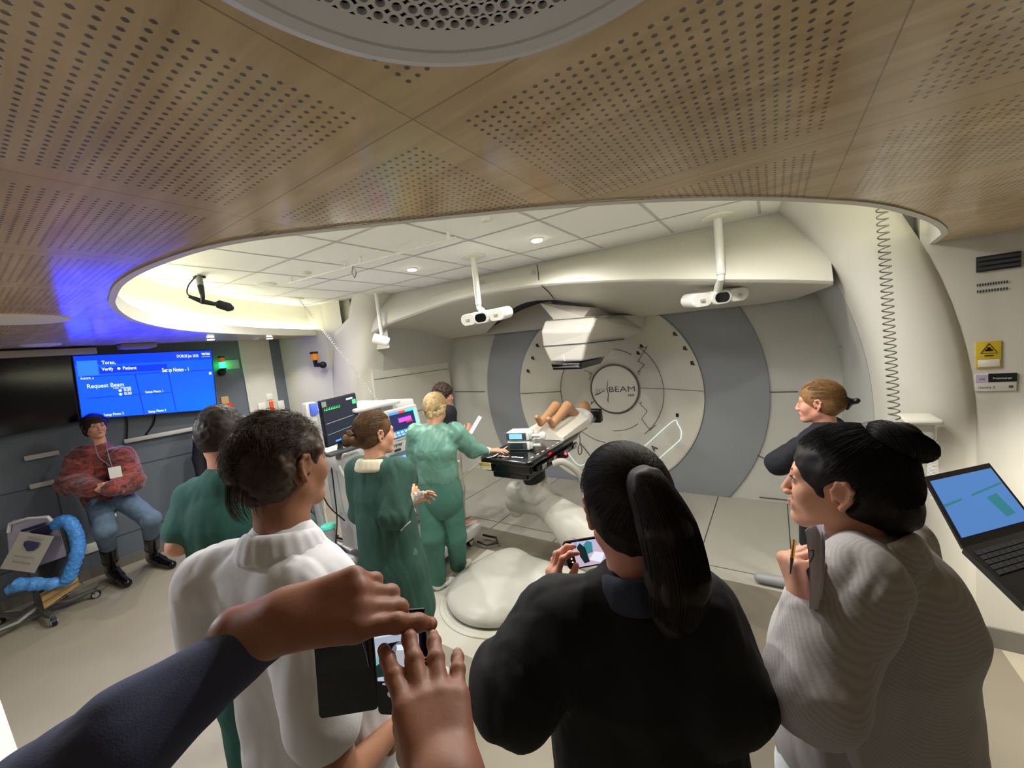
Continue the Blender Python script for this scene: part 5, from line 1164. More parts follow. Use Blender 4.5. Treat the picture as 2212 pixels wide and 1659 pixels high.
for r_ in range(5):
    for k in range(12): cc = BL+u_*(wdt*(.06+.075*k))+kd*(.03+.022*r_)+Kn*.001; mb.prism([cc, cc+u_*wdt*.065, cc+u_*wdt*.065+kd*.018, cc+kd*.018], tuple(Kn*.002))
mb.build('keys', mat('key_grey', (40, 41, 44), .5), t, smooth=False)
# stand that carries the laptop, out of frame to the right
bc = (BR+kd*L_*.5); st = thing('laptop_stand', 'black stand carrying the laptop at the right edge', 'stand', (bc[0], bc[1], 0)); mb = MB(); mb.cyl((bc[0], bc[1], .02), (bc[0], bc[1], bc[2]-.03), .02); mb.lathe((bc[0], bc[1], 0), [(.2, 0), (.2, .02), (.03, .03)], n=32); mb.build('pole', m_black, st)
# desk corner at the lower left
t = thing('desk', 'white-edged desk corner at the lower left edge', 'desk', (-2.9, -.5, 0)); a = atZ(0, 1510, .74); b_ = atZ(52, 1659, .74); dd = b_-a; n2 = nrm(np.array([dd[1], -dd[0], 0])); n2 = -n2 if n2[1] > 0 else n2
e0, e1_ = a-dd*.4, b_+dd*1.0
mb = MB(); mb.prism([e0, e1_, e1_+n2*.6, e0+n2*.6], (0, 0, -.03)); mb.build('top', m_wp, t, smooth=False)
mb = MB(); i0, i1_ = e0+n2*.07, e1_+n2*.07; mb.prism([i0+np.array([0, 0, .001]), i1_+np.array([0, 0, .001]), i1_+n2*.5, i0+n2*.5], (0, 0, .004)); mb.build('wood_inlay', mat('wood_inlay', (190, 140, 90), .5), t, smooth=False)
for p in (e0+n2*.55+nrm(dd)*.05, e1_+n2*.55-nrm(dd)*.05, e0+n2*.05+nrm(dd)*.05, e1_+n2*.05-nrm(dd)*.05): mb = MB(); mb.cyl((p[0], p[1], 0), (p[0], p[1], .71), .02); mb.build('leg', m_gp, t)

# ================================================================ patient warmer trolley, lower left
t = thing('warming_unit', 'pale patient warming blower with a carry handle and a paper note on a wheeled stand', 'warming unit', (-5.66, .2, 0))
D_ = 3.62
wpt = lambda px, py, d=D_: atD(px, py, d)
fr = [wpt(14, 1142), wpt(22, 1128), wpt(104, 1116), wpt(122, 1130), wpt(144, 1202), wpt(60, 1232), wpt(20, 1215)]
bkv = np.array([-.2, .02, -.02])
s = MB(); s.prism(fr, tuple(bkv)); o = s.build('housing', mat('warmer_grey', (188, 184, 204), .45), t, smooth=False); b = o.modifiers.new('b', 'BEVEL'); b.width = .012; b.segments = 3
mb = MB(); mb.tube([wpt(18, 1150, 3.6), wpt(21, 1132, 3.6), wpt(60, 1120, 3.6), wpt(104, 1117, 3.6), wpt(116, 1130, 3.6)], .013, 8); mb.build('handle', m_wp, t)
mb = MB(); mb.prism([wpt(44, 1145, 3.60), wpt(98, 1128, 3.60), wpt(94, 1136, 3.60), wpt(46, 1150, 3.60)], (.004, 0, 0)); mb.prism([wpt(62, 1148, 3.60), wpt(105, 1133, 3.60), wpt(110, 1140, 3.60), wpt(106, 1156, 3.60), wpt(70, 1152, 3.6)], (.004, 0, 0)); mb.build('dark_panel', mat('panel_indigo', (50, 48, 84), .4), t)
mb = MB(); mb.prism([wpt(60, 1230, 3.66), wpt(144, 1204, 3.66), wpt(120, 1252, 3.66), wpt(62, 1256, 3.66)], tuple(bkv)); mb.build('lower_body', m_dgp, t)
mb = MB(); pp = [wpt(44, 1149, 3.53), wpt(117, 1159, 3.53), wpt(75, 1238, 3.5), wpt(0, 1228, 3.5)]; mb.prism(pp, (-.003, 0, .001)); pn_ = mb.build('paper_note', mat('paper', (196, 190, 178), .8), t, smooth=False)
mb = MB(); cN = wpt(66, 1175, 3.505); Rn = [wpt(50, 1178, 3.505), wpt(52, 1170, 3.51), wpt(60, 1168, 3.51), wpt(85, 1172, 3.51), wpt(82, 1182, 3.505), wpt(72, 1190, 3.505), wpt(58, 1191, 3.505)]; mb.prism(Rn, (.002, 0, 0)); mb.build('printed_shape', mat('print_indigo', (70, 66, 110), .7), pn_)
mb = MB()
for k, (x0, y0, x1, y1) in enumerate(((60, 1159, 95, 1164), (30, 1200, 72, 1206), (27, 1212, 66, 1218), (60, 1162, 90, 1167))): mb.tube([wpt(x0, y0, 3.503), wpt(x1, y1, 3.503)], .003, 4)
mb.build('printed_lines', m_gp, pn_)
s = SDF(); hp = spline([wpt(124, 1132, 3.6), wpt(140, 1124, 3.6), wpt(158, 1138, 3.6), wpt(168, 1168, 3.6), wpt(166, 1200, 3.58), wpt(154, 1232, 3.56), wpt(146, 1252, 3.55)], 5)
s.chain(hp, [.05]*len(hp), .01); s.disp = folds(np.eye(3), (0, 0, 0), .010, (1, 1, 2.2), 22); m_bh = mat('hose_blue', (70, 140, 215), .45, bump=.3, bscale=40)
blob('blue_hose', s, .007, m_bh, t)
s = SDF(); s.chain([wpt(28, 1270, 3.5), wpt(45, 1263, 3.5), wpt(80, 1262, 3.5), wpt(115, 1260, 3.52), wpt(140, 1256, 3.55)], [.05, .062, .055, .05, .045], .02); s.disp = folds(np.eye(3), (0, 0, 0), .016, (1, 1, 2), 18); blob('blue_hose_end', s, .007, mat('hose_blue_light', (96, 165, 240), .4, bump=.3, bscale=40), t)
mb = MB(); bk = [wpt(90, 1290, 3.5), wpt(168, 1246, 3.65), wpt(172, 1262, 3.65), wpt(96, 1316, 3.5)]; mb.prism(bk, (-.12, .0, 0)); mb.build('basket_lining', mat('cardboard', (196, 158, 98), .7), t)
mb = MB()
for a_, b2 in (((86, 1284), (172, 1238)), ((92, 1302), (176, 1252)), ((96, 1316), (180, 1264))): mb.tube([wpt(*a_, 3.48), wpt(*b2, 3.63), wpt(*b2, 3.63)+np.array([-.25, 0, 0]), wpt(*a_, 3.48)+np.array([-.25, 0, 0])], .005, 6)
mb.build('wire_basket', m_steel, t)
bc = np.array([-5.72, .22, 0]); mb = MB(); mb.cyl(bc+np.array([0, 0, .1]), bc+np.array([-.02, 0, .62]), .035, n=14); mb.build('column', m_dgp, t)
for a in (.1, 1.36, 2.6, 3.9, 5.15):
    e = bc+np.array([cos(a)*.34, sin(a)*.34, .085]); mb = MB(); mb.tube([bc+np.array([0, 0, .12]), bc*.5+e*.5+np.array([0, 0, .02]), e], [.035, .028, .02], 8); mb.build('base_leg', mat('cast_grey', (110, 110, 104), .35, metal=.5), t); castor(e[0], e[1], .036, t, a+1.57, hub=m_gp, ht=.09)
# ================================================================ people
def facing(deg): a = radians(deg); return cos(a)*HEAD+sin(a)*SIDE
def frame(deg): return basis(facing(deg))
def rel(h_deg, b_deg, pitch=0, roll=0):      # head frame in body coordinates
    F = frame(b_deg); f = facing(h_deg); r = np.cross(f, [0, 0, 1]); p = radians(pitch)
    f2 = f*cos(p)+np.array([0, 0, 1])*sin(p); H = basis(f2)
    if roll: q = radians(roll); R = np.array([[cos(q), 0, sin(q)], [0, 1, 0], [-sin(q), 0, cos(q)]]); H = H @ R
    return F.T @ H
def stand(px, py, d, deg, J):
    F = frame(deg); p = atD(px, py, d)-F @ J['hed']; p[2] = 0; return F, p
def loc(F, o, px, py, d): return F.T @ (atD(px, py, d)-o)
sk_dim = skin('skin_tan', (158, 110, 84)); sk_fair = skin('skin_fair', (206, 152, 124)); sk_pink = skin('skin_pink', (212, 150, 126)); sk_warm = skin('skin_warm', (150, 98, 72))
h_dark = hairmat('hair_dark', (40, 32, 28)); h_greyb = hairmat('hair_greying_brown', (72, 58, 48)); h_brown = hairmat('hair_brown', (92, 66, 44)); h_light = hairmat('hair_light_brown', (132, 98, 62)); h_blond = hairmat('hair_blond', (206, 182, 138)); h_vdark = hairmat('hair_black', (30, 26, 26))

def pull_hair(c, n, tie, m, parent, r=.0005, front=.045, seed=3, tieR=.012, lift=.004, name='hair_strands', back=None, base=.010, low=-.8):
    """strands combed from the hairline over the skull to a tie point (local unit direction)"""
    tie = nrm(tie)
    def cond(d): return (d[:, 1] < .86) & (d[:, 2] > -.75) & ~((d[:, 1] > .05) & (d[:, 2] < .05)) & ~((d[:, 1] > .45) & (d[:, 2] < .48))
    D = scalp_dirs(n, cond, seed); rg = np.random.default_rng(seed); S_ = 12; t = np.linspace(0, 1, S_)[None, :, None]
    T = tie+rg.normal(size=D.shape)*.10; T /= np.linalg.norm(T, axis=1, keepdims=True)
    om = np.arccos(np.clip((D*T).sum(1), -.999, .999))[:, None, None]
    P = (np.sin((1-t)*om)*D[:, None]+np.sin(t*om)*T[:, None])/np.sin(om)
    g = base+rg.random((n, 1, 1))*lift*.6+np.sin(t*pi)*.002
    X = SKC+P*(SK+g)
    X[:, :, 1] -= np.where(X[:, :, 1] < -.03, .019*np.clip((.035-X[:, :, 2])/.06, 0, 1), 0)
    X = c['hc']+(X*c['hs']) @ c['HF'].T
    v, f = strands(X, r); return npmesh(name, [(v, f, 0)], m, parent)
def curve_strands(c, n, path, rad, m, parent, r=.0005, seed=5, name='hair_strands', taper=.5, curl=0, turns=0, flat=1):
    """bundle following a local path (points) with local radii"""
    rg = np.random.default_rng(seed); P = np.array(spline([np.array(p, float) for p in path], 6)); S_ = len(P); R_ = np.interp(np.linspace(0, 1, S_), np.linspace(0, 1, len(rad)), rad)
    T = np.gradient(P, axis=0); T /= np.linalg.norm(T, axis=1, keepdims=True); U = np.cross(T, (1, .1, 0)); U /= np.linalg.norm(U, axis=1, keepdims=True); W = np.cross(T, U)
    a = rg.random(n)*2*pi; q = np.sqrt(rg.random(n)*.35+.75); ln = 1-rg.random(n)*taper*.3; X = np.zeros((n, S_, 3)); ts = np.linspace(0, 1, S_)
    for i in range(n):
        tt = ts*ln[i]; ph = a[i]+turns*2*pi*tt; rr = np.interp(tt, ts, R_)*q[i]*(1+curl*np.sin(tt*20+a[i]*3)*.15)
        B = np.stack([np.interp(tt, ts, P[:, k]) for k in range(3)], 1); UU = np.stack([np.interp(tt, ts, U[:, k]) for k in range(3)], 1); WW = np.stack([np.interp(tt, ts, W[:, k]) for k in range(3)], 1)
        X[i] = B+UU*(rr*np.cos(ph)*flat)[:, None]+WW*(rr*np.sin(ph))[:, None]
    X = c['hc']+(X*c['hs']) @ c['HF'].T; v, f = strands(X, r); return npmesh(name, [(v, f, 0)], m, parent)
def short_hair(c, n, m, parent, length=.035, r=.0006, seed=4, comb=(0, -.6, -.5), low=-.72, name='hair_strands', messy=.35, side=.1):
    rg = np.random.default_rng(seed)
    def cond(d): return (d[:, 2] > low) & ~((d[:, 1] > side) & (d[:, 2] < .12)) & ~((d[:, 1] > .42) & (d[:, 2] < .5)) & (d[:, 1] < .8) & ~((np.abs(d[:, 0]) > .70) & (d[:, 2] < .18) & (d[:, 1] > -.30))
    D = scalp_dirs(n, cond, seed); S_ = 7; comb = np.array(comb, float)
    g = comb+rg.normal(size=D.shape)*messy; W = vnoise(D*2.2, (1, 1, 1)); g[:, 0] += W*3; g[:, 1] += vnoise(D*2.2+9, (1, 1, 1))*2.
    g -= D*(g*D).sum(1, keepdims=True); g /= np.linalg.norm(g, axis=1, keepdims=True)
    L_ = length*(.6+.6*rg.random(n)); X = np.zeros((n, S_, 3)); P = SKC+D*(SK+.001); X[:, 0] = P; N_ = D
    for j in range(1, S_):
        t = j/(S_-1); dv = N_*(.75-.85*t)+g*(.5+t*.6); dv /= np.linalg.norm(dv, axis=1, keepdims=True); P = P+dv*(L_/(S_-1))[:, None]; X[:, j] = P
    X = c['hc']+(X*c['hs']) @ c['HF'].T; v, f = strands(X, r); return npmesh(name, [(v, f, 0)], m, parent)
def collar(c, m, parent, rx=.07, ry=.068, dz=.0, r=.011, hgt=.03, tilt=.35, open_=.0, name='collar', off=(0, -.012, 0), h=.004):
    J = c['J']; s = SDF(c['F'], c['o']); k = J['nek']+np.array(off)
    for q in range(6):
        z = dz-hgt*q/5; g = 1+.045*q; A_ = np.linspace(radians(-270)+open_, radians(90)-open_, 22)
        s.chain([k+np.array([rx*g*cos(a), ry*g*sin(a), z-tilt*ry*g*(sin(a)+.3)]) for a in A_], [r]*22, .016)
    return blob(name, s, h, m, parent)
FACECUT = [((0, .115, -.055), (.078, .085, .092), .02), ((0, .06, -.12), (.1, .07, .07), .02)]

# ---------------------------------------------------------------- A man in the white tunic
J = body_pose(1.885, 1.12); Fa, oa = stand(614, 1003, 1.02, 8, J)
J['sr'] = loc(Fa, oa, 640, 1275, .93); J['sl'] = loc(Fa, oa, 462, 1255, 1.0); J['er'] = loc(Fa, oa, 738, 1700, .84); J['wr'] = J['er']+np.array([.02, .22, -.08]); J['wl'] = J['el']+np.array([.05, .2, .04])
J['che'] = J['che']+np.array([0, -.02, 0]); J['nek'] = J['nek']+np.array([0, -.0, .01])
root, c = figure('person', 'person in a white short-sleeved tunic with short greying brown hair, back to the room', Fa, oa, J, sk_dim, headF=rel(26, 8, -3), headsc=1.06, female=False, bulk=1.08, face=True, hh=.003, h=.009,
    hands=dict(r=dict(d=(0, 1, .1), n=(1, 0, .3), side=-1), l=dict(d=(.3, 1, -.1), n=(-1, 0, .3), side=1)))
m_tun = cloth('cotton_white', (222, 222, 226), .06, 300)
def col(s): n = s.ops and J['nek']; 
def tun(s):
    pass
g = garment('tunic', c, m_tun, torso=[((0, 0, .78), .21), ('pel', .20), ('wai', .19), ('che', .185), (J['nek']+np.array([0, -.005, -.05]), .088)], sleeves=dict(l=(.088, .085, .05, .38), r=(.085, .085, .05, .34)), amp=.013, along=(1.6, 1.6, .45), scale=7, h=.006, parent=root)
collar(c, m_tun, root, .074, .072, .0, .009, .045, .30)
garment('trousers', c, m_tun, legs=(.10, .075, .06), amp=.006, parent=root)
shoes(c, root, m_wp)
hc_ = hair_cap(c, h_greyb, root, FACECUT+[((.095, .005, -.012), (.045, .036, .048), .008), ((-.095, .005, -.012), (.045, .036, .048), .008), ((0, 0, -.13), (.2, .2, .06), .01)], grow=.012)
hc_.disp = lambda P: vnoise(P, (35, 35, 35))*.012+vnoise(P+3, (90, 90, 90))*.005
ho = blob('hair', hc_, .0035, h_greyb, root)
short_hair(c, 6500, h_greyb, ho, .042, .00055, low=-.62, messy=.3)
curve_strands(c, 260, [(0, -.085, -.02), (0, -.092, -.06), (0, -.082, -.098)], (.045, .042, .030), h_greyb, ho, .0006, taper=1.5)

# ---------------------------------------------------------------- B person in the black sweater with ponytail, holding a phone
J = body_pose(1.745, 1.12); Fb, ob = stand(1348, 1098, .86, 3, J)
J['el'] = loc(Fb, ob, 1120, 1480, .80); J['wl'] = loc(Fb, ob, 1205, 1305, .99); J['er'] = loc(Fb, ob, 1548, 1480, .79); J['wr'] = loc(Fb, ob, 1440, 1440, 1.1)
J['sl'] = loc(Fb, ob, 1205, 1345, .83); J['sr'] = loc(Fb, ob, 1500, 1330, .83)
root, cB = figure('person', 'person in a black sweater with a long dark ponytail, holding up a phone', Fb, ob, J, sk_pink, headF=rel(-8, 3, -6), headsc=1.04, bulk=1.1, hh=.003, h=.009,
    hands=dict(l=dict(d=(-.05, .25, 1), n=(-1, -.35, 0), side=1, curl=((.5, .7, .5), (.45, .7, .5), (.5, .75, .5), (.55, .8, .5)), thumb=(.25, .5), sc=.95)))
m_blk = cloth('knit_black', (11, 11, 12), .1, 500)
garment('sweater', cB, m_blk, torso=[((0, 0, .86), .225), ('pel', .215), ('wai', .205), ('che', .20), (J['nek']+np.array([0, -.01, -.035]), .092)], sleeves=dict(l=(.098, .100, .05, .96), r=(.098, .105, .055, .96)), amp=.012, h=.007, parent=root)
collar(cB, cloth('collar_navy', (42, 48, 66)), root, .060, .060, .022, .010, .04, .3)
garment('trousers', cB, m_blk, legs=(.10, .075, .06), amp=.006, parent=root); shoes(cB, root, m_black)
def tail(s):
    s.chain([(0, -.085, .075), (0, -.125, .07), (.012, -.150, .0), (.02, -.150, -.09), (.018, -.125, -.16), (.01, -.105, -.215)], [.022, .030, .046, .050, .038, .012], .02)
hc_ = hair_cap(cB, h_dark, root, FACECUT+[((0, .0, -.13), (.2, .06, .06), .01)], ext=tail, grow=.007)
hc_.disp = lambda P: vnoise(P, (60, 60, 14))*.006
ho = blob('hair', hc_, .0035, h_dark, root)
pull_hair(cB, 5000, (0, -.80, .50), h_dark, ho, .0005)
curve_strands(cB, 2600, [(0, -.095, .075), (0, -.128, .068), (.012, -.152, .0), (.02, -.152, -.09), (.018, -.128, -.16), (.01, -.110, -.21)], (.012, .034, .048, .052, .042, .012), h_dark, ho, .0006, taper=1)
b = MB(); q = [cB['hc']+cB['HF'] @ (np.array([.023*cos(a), -.105-.006*sin(a), .073+.023*sin(a)])*cB['hs']) for a in np.linspace(0, 2*pi, 17)]; b.tube(q, .006, 8); b.build('hair_tie', m_black, root)

# ---------------------------------------------------------------- C person in the striped shirt with a bun
J = body_pose(1.70, 1.1); Fc, oc = stand(1815, 1040, .95, -28, J)
J['sl'] = loc(Fc, oc, 1850, 1250, .82); J['el'] = loc(Fc, oc, 1752, 1490, .74); J['wl'] = loc(Fc, oc, 1735, 1298, .80)
J['er'] = J['er']+np.array([.03, .04, .02]); J['wr'] = loc(Fc, oc, 1760, 1320, 1.02)
root, cC = figure('person', 'person in a loose pale striped shirt with a dark bun, holding papers and a pen', Fc, oc, J, sk_fair, headF=rel(-50, -28, 2), headsc=1.05, bulk=1.08, face=True, hh=.003, h=.009, brow=(50, 38, 32),
    hands=dict(l=dict(d=(.12, .35, 1), n=(-.75, .55, -.1), side=-1, curl=((1.3, 1.2, .6), (1.35, 1.2, .6), (1.4, 1.2, .6), (1.45, 1.2, .6)), thumb=(-.1, .6), sc=.95)))
def stripes():
    m = cloth('shirt_striped', (172, 168, 166), .05, 200); nt = m.node_tree; b = nt.nodes['Principled BSDF']
    w_ = nt.nodes.new('ShaderNodeTexWave'); w_.inputs['Scale'].default_value = 48; w_.inputs['Distortion'].default_value = .6; tc = nt.nodes.new('ShaderNodeTexCoord'); mp = nt.nodes.new('ShaderNodeMapping'); mp.inputs['Rotation'].default_value = (0, radians(55), radians(25))
    nt.links.new(tc.outputs['Object'], mp.inputs[0]); nt.links.new(mp.outputs[0], w_.inputs[0]); r = nt.nodes.new('ShaderNodeValToRGB'); nt.links.new(w_.outputs[0], r.inputs[0])
    r.color_ramp.elements[0].color = (*lin((160, 158, 160)), 1); r.color_ramp.elements[1].color = (*lin((174, 170, 168)), 1); nt.links.new(r.outputs[0], b.inputs['Base Color']); return m
m_str = stripes()
garment('shirt', cC, m_str, torso=[((.06, -.02, .72), .235, .85), (J['pel']+np.array([.04, 0, 0]), .235, .85), (J['wai']+np.array([.04, 0, 0]), .23, .85), (J['che']+np.array([.03, -.03, 0]), .20, .85), (J['nek']+np.array([0, -.02, -.05]), .09)], sleeves=dict(l=(.085, .088, .050, .93), r=(.10, .11, .05, .93)), amp=.016, along=(1, 1.6, .6), scale=7, h=.006, parent=root, seed=3)
collar(cC, m_str, root, .074, .078, .02, .010, .05, .55, .3)
garment('undershirt', cC, cloth('cotton_pale', (205, 212, 220)), shoulders=False, torso=[((0, .03, .78), .20), ('wai', .17)], amp=.01, h=.008, parent=root)
garment('trousers', cC, cloth('trousers_navy', (28, 30, 44)), legs=(.105, .08, .07), amp=.006, parent=root); shoes(cC, root, m_black)
def bun(s):
    s.ell((0, -.065, .075), (.035, .05, .04), .02); s.ell((.0, -.098, .110), (.042, .038, .040), .02); s.ell((.0, -.060, .128), (.032, .034, .022), .015); s.ell((.01, -.120, .092), (.026, .022, .030), .015)
    s.ell((0, -.085, -.04), (.066, .055, .06), .02)
hc_ = hair_cap(cC, h_vdark, root, FACECUT+[((.097, .005, -.012), (.045, .034, .044), .008), ((-.097, .005, -.012), (.045, .034, .044), .008)], ext=bun, grow=.010)
hc_.disp = lambda P: vnoise(P, (50, 50, 50))*.007
ho = blob('hair', hc_, .0035, h_vdark, root)
pull_hair(cC, 5500, (0, -.62, .75), h_vdark, ho, .0005, lift=.008, base=.012)
curve_strands(cC, 900, [(.03, -.055, .115), (-.03, -.065, .138), (-.042, -.10, .122), (0, -.132, .092), (.038, -.105, .075), (.02, -.07, .07)], (.014, .022, .026, .025, .022, .018), h_vdark, ho, .0006, turns=1.5)

# ---------------------------------------------------------------- D person with folded arms
J = body_pose(1.60, 1.05); Fd, od = stand(1768, 868, 2.28, -38, J)
J['el'] = loc(Fd, od, 1682, 1000, 2.2); J['wl'] = loc(Fd, od, 1735, 985, 2.36); J['er'] = J['er']+np.array([0, .1, .06]); J['wr'] = J['er']+np.array([-.2, .12, .05])
root, cD = figure('person', 'person in a dark cardigan with light brown hair in a black clip, arms folded', Fd, od, J, sk_pink, headF=rel(-47, -38, -2), face=True, brow=(120, 90, 60), hands=dict())
m_nvk = cloth('knit_navy', (22, 24, 32), .15, 300)
garment('cardigan', cD, m_nvk, torso=[((0, 0, .62), .185), ('pel', .18), ('wai', .165), ('che', .165), (J['nek']+np.array([0, 0, -.04]), .075)], sleeves=dict(l=(.075, .068, .05, .95), r=(.075, .068, .05, .95)), amp=.007, parent=root)
garment('undershirt', cD, cloth('cotton_bright', (225, 225, 222)), torso=[((0, 0, .57), .19), ((0, 0, .64), .18)], amp=.004, parent=root, shoulders=False)
garment('trousers', cD, cloth('trousers_navy', (28, 30, 44)), legs=(.095, .07, .06), amp=.005, parent=root); shoes(cD, root, m_wp)
hc_ = hair_cap(cD, h_light, root, FACECUT+[((0, .0, -.13), (.2, .07, .06), .01)], ext=lambda s: s.ell((0, -.1, .0), (.045, .03, .05), .02), grow=.008)
ho = blob('hair', hc_, .004, h_light, root); pull_hair(cD, 1800, (0, -.95, .0), h_light, ho, .0009)
b = SDF(cD['HF'], cD['hc']); b.chain([(-.03, -.122, .03), (0, -.138, .0), (.02, -.125, -.04)], [.012, .02, .012], .01); b.cap((0, -.13, .0), (0, -.165, .0), .012, .014, .01); b.ell((.0, -.172, .006), .014, .01); blob('hair_clip', b, .003, m_black, root)

# ---------------------------------------------------------------- E person in green scrubs, near the screens
J = body_pose(1.885, 1.08); Fe, oe = stand(480, 946, 1.70, -30, J); J['nek'] = J['nek']+np.array([0, 0, .03]); J['sl'][2] += .02; J['sr'][2] += .02
J['sl'] = loc(Fe, oe, 418, 1078, 1.68); J['sr'] = loc(Fe, oe, 575, 1060, 1.74); J['el'] = loc(Fe, oe, 385, 1178, 1.60); J['wl'] = J['el']+np.array([.06, .22, -.04]); 
root, cE = figure('person', 'person in a dark green scrub top with short cropped hair, back turned', Fe, oe, J, sk_fair, headF=rel(-32, -30, -8), headsc=1.04, female=False, bulk=1.05, hands=dict(l=dict(d=(.3, 1, -.2), n=(-1, 0, .3), side=1), r=dict(d=(0, .3, -1), n=(1, 0, 0), side=-1)))
m_grn = cloth('scrub_green', (44, 92, 84), .15, 300)
garment('scrub_top', cE, m_grn, torso=[((0, 0, .86), .21), ('pel', .20), ('wai', .19), ('che', .185), (J['nek']+np.array([0, 0, -.05]), .085)], sleeves=dict(l=(.075, .075, .05, .33), r=(.075, .075, .05, .40)), amp=.009, parent=root)
garment('trousers', cE, m_grn, legs=(.10, .08, .065), amp=.006, parent=root); shoes(cE, root, m_wp)
hc_ = hair_cap(cE, h_dark, root, FACECUT+[((.085, .03, -.05), (.05, .05, .06), .01), ((-.085, .03, -.05), (.05, .05, .06), .01), ((0, 0, -.125), (.2, .2, .07), .01)], grow=.008)
hc_.disp = lambda P: vnoise(P, (60, 60, 60))*.006
ho = blob('hair', hc_, .004, h_dark, root); short_hair(cE, 3000, h_dark, ho, .02, .0007, low=-.55)

# ---------------------------------------------------------------- F person with headset behind him
J = body_pose(1.69); Ff, of = stand(461, 897, 4.75, 135, J)
root, cF = figure('person', 'person in dark clothes with a headset, mostly hidden behind the cropped-haired person', Ff, of, J, sk_fair, headF=rel(122, 135, -18), face=True, brow=(40, 30, 28))
garment('sweater', cF, m_nvk, torso=[('pel', .18), ('wai', .165), ('che', .165), (J['nek']+np.array([0, 0, -.04]), .08)], sleeves=dict(l=(.07, .06, .05, .95), r=(.07, .06, .05, .95)), amp=.006, parent=root)
garment('trousers', cF, m_nvk, legs=(.095, .07, .06), amp=.005, parent=root); shoes(cF, root, m_black)
ho = blob('hair', hair_cap(cF, h_vdark, root, FACECUT, ext=lambda s: s.cap((0, -.08, -.03), (0, -.09, -.15), .07, .06, .03), grow=.010), .004, h_vdark, root)
b = MB(); b.tube([cF['hc']+cF['HF'] @ np.array([.094*cos(a), -.01, .01+.115*sin(a)]) for a in np.linspace(0, pi, 16)], .006, 8); b.sph(cF['hc']+cF['HF'] @ np.array([.094, -.005, -.005]), .026, 8); b.sph(cF['hc']+cF['HF'] @ np.array([-.094, -.005, -.005]), .026, 8)
t = b.build('headset', m_black, root)

# ---------------------------------------------------------------- G person in the maroon fluffy jacket leaning on the wall
J = body_pose(1.74, 1.0); Fg = basis((.93, -.30, 0)); pG = atD(206, 922, 3.98); og = pG-Fg @ np.array([0, .02, J['hed'][2]]); og[2] = 0
LG = lambda px, py, d: loc(Fg, og, px, py, d)
J['hed'] = LG(206, 922, 3.98); J['nek'] = LG(218, 968, 4.0); J['che'] = LG(222, 1005, 4.02); J['wai'] = LG(228, 1040, 4.03); J['pel'] = LG(236, 1072, 4.04)
J['sr'] = LG(180, 985, 3.92); J['sl'] = LG(264, 985, 4.02); J['er'] = LG(160, 1042, 3.85); J['wr'] = LG(200, 1056, 3.72); J['el'] = LG(280, 1040, 3.95); J['wl'] = LG(240, 1056, 3.75)
J['hr'] = LG(214, 1080, 3.98); J['hl'] = LG(262, 1075, 4.05); J['kr'] = LG(226, 1145, 3.72); J['kl'] = LG(325, 1122, 3.86)
ar = atZ(243, 1235, .075); J['ar'] = Fg.T @ (ar-og); al = atZ(330, 1205, .075); J['al'] = Fg.T @ (al-og)
J['tr'] = Fg.T @ (atZ(275, 1262, .03)-og); J['tl'] = Fg.T @ (atZ(372, 1222, .03)-og)
root, cG = figure('person', 'person in a fluffy maroon jacket, blue jeans and tall black boots leaning on the wall', Fg, og, J, sk_fair, headF=Fg.T @ basis((.92, .10, .05)), headsc=1.0, face=True, brow=(50, 35, 30), hands=dict(r=dict(d=(-.9, .3, .1), n=(0, .8, .3), side=1)))
def fur():
    m = cloth('fluffy_maroon', (88, 34, 34), .8, 70, sheen=.4); nt = m.node_tree; b = nt.nodes['Principled BSDF']
    n_ = nt.nodes.new('ShaderNodeTexNoise'); n_.inputs['Scale'].default_value = 9; n_.inputs['Detail'].default_value = 6; n_.inputs['Distortion'].default_value = 1.2; tc = nt.nodes.new('ShaderNodeTexCoord'); mp = nt.nodes.new('ShaderNodeMapping'); mp.inputs['Scale'].default_value = (1, 1, 2.6)
    nt.links.new(tc.outputs['Object'], mp.inputs[0]); nt.links.new(mp.outputs[0], n_.inputs[0]); r = nt.nodes.new('ShaderNodeValToRGB'); nt.links.new(n_.outputs[0], r.inputs[0]); r.color_ramp.elements[0].position = .35; r.color_ramp.elements[1].position = .68
    r.color_ramp.elements[0].color = (*lin((62, 22, 28)), 1); r.color_ramp.elements[1].color = (*lin((150, 66, 54)), 1); nt.links.new(r.outputs[0], b.inputs['Base Color']); return m
m_fur = fur()
gj = garment('jacket', cG, m_fur, torso=[(J['pel']+np.array([0, .02, .02]), .20), ('wai', .205), ('che', .185), (J['nek']+np.array([0, 0, -.02]), .10)], sleeves=dict(l=(.115, .125, .085, .97), r=(.115, .13, .09, .94)), amp=.02, along=(1, 1, 1), scale=16, h=.008, parent=root)
garment('jeans', cG, cloth('denim', (92, 112, 132), .3, 250, var=.15), legs=(.105, .082, .066), legfr=.42, amp=.008, parent=root)
s = None
for sd in 'lr':
    s = SDF(Fg, og); a, t_, k = J['a'+sd], J['t'+sd], J['k'+sd]; kk = a+(k-a)*.60
    s.chain([kk, a+(k-a)*.3, a+np.array([0, 0, .02])], [.066, .060, .048], .02); s.cap(a+np.array([0, 0, -.01]), t_+np.array([0, 0, .012]), .052, .040, .03); s.cap(a+np.array([0, 0, .03]), a*.5+t_*.5+np.array([0, 0, .02]), .05, .042, .03)
    blob('boot', s, .005, mat('leather_black', (14, 14, 15), .22, bump=.05), root)
def bangs(s): s.ell((.02, .055, .085), (.062, .05, .03), .02); s.ell((0, -.03, -.05), (.086, .06, .06), .03)
hc_ = hair_cap(cG, h_dark, root, [((0, .115, -.06), (.064, .07, .085), .02), ((0, .02, -.15), (.2, .2, .06), .02)], ext=bangs, grow=.012)
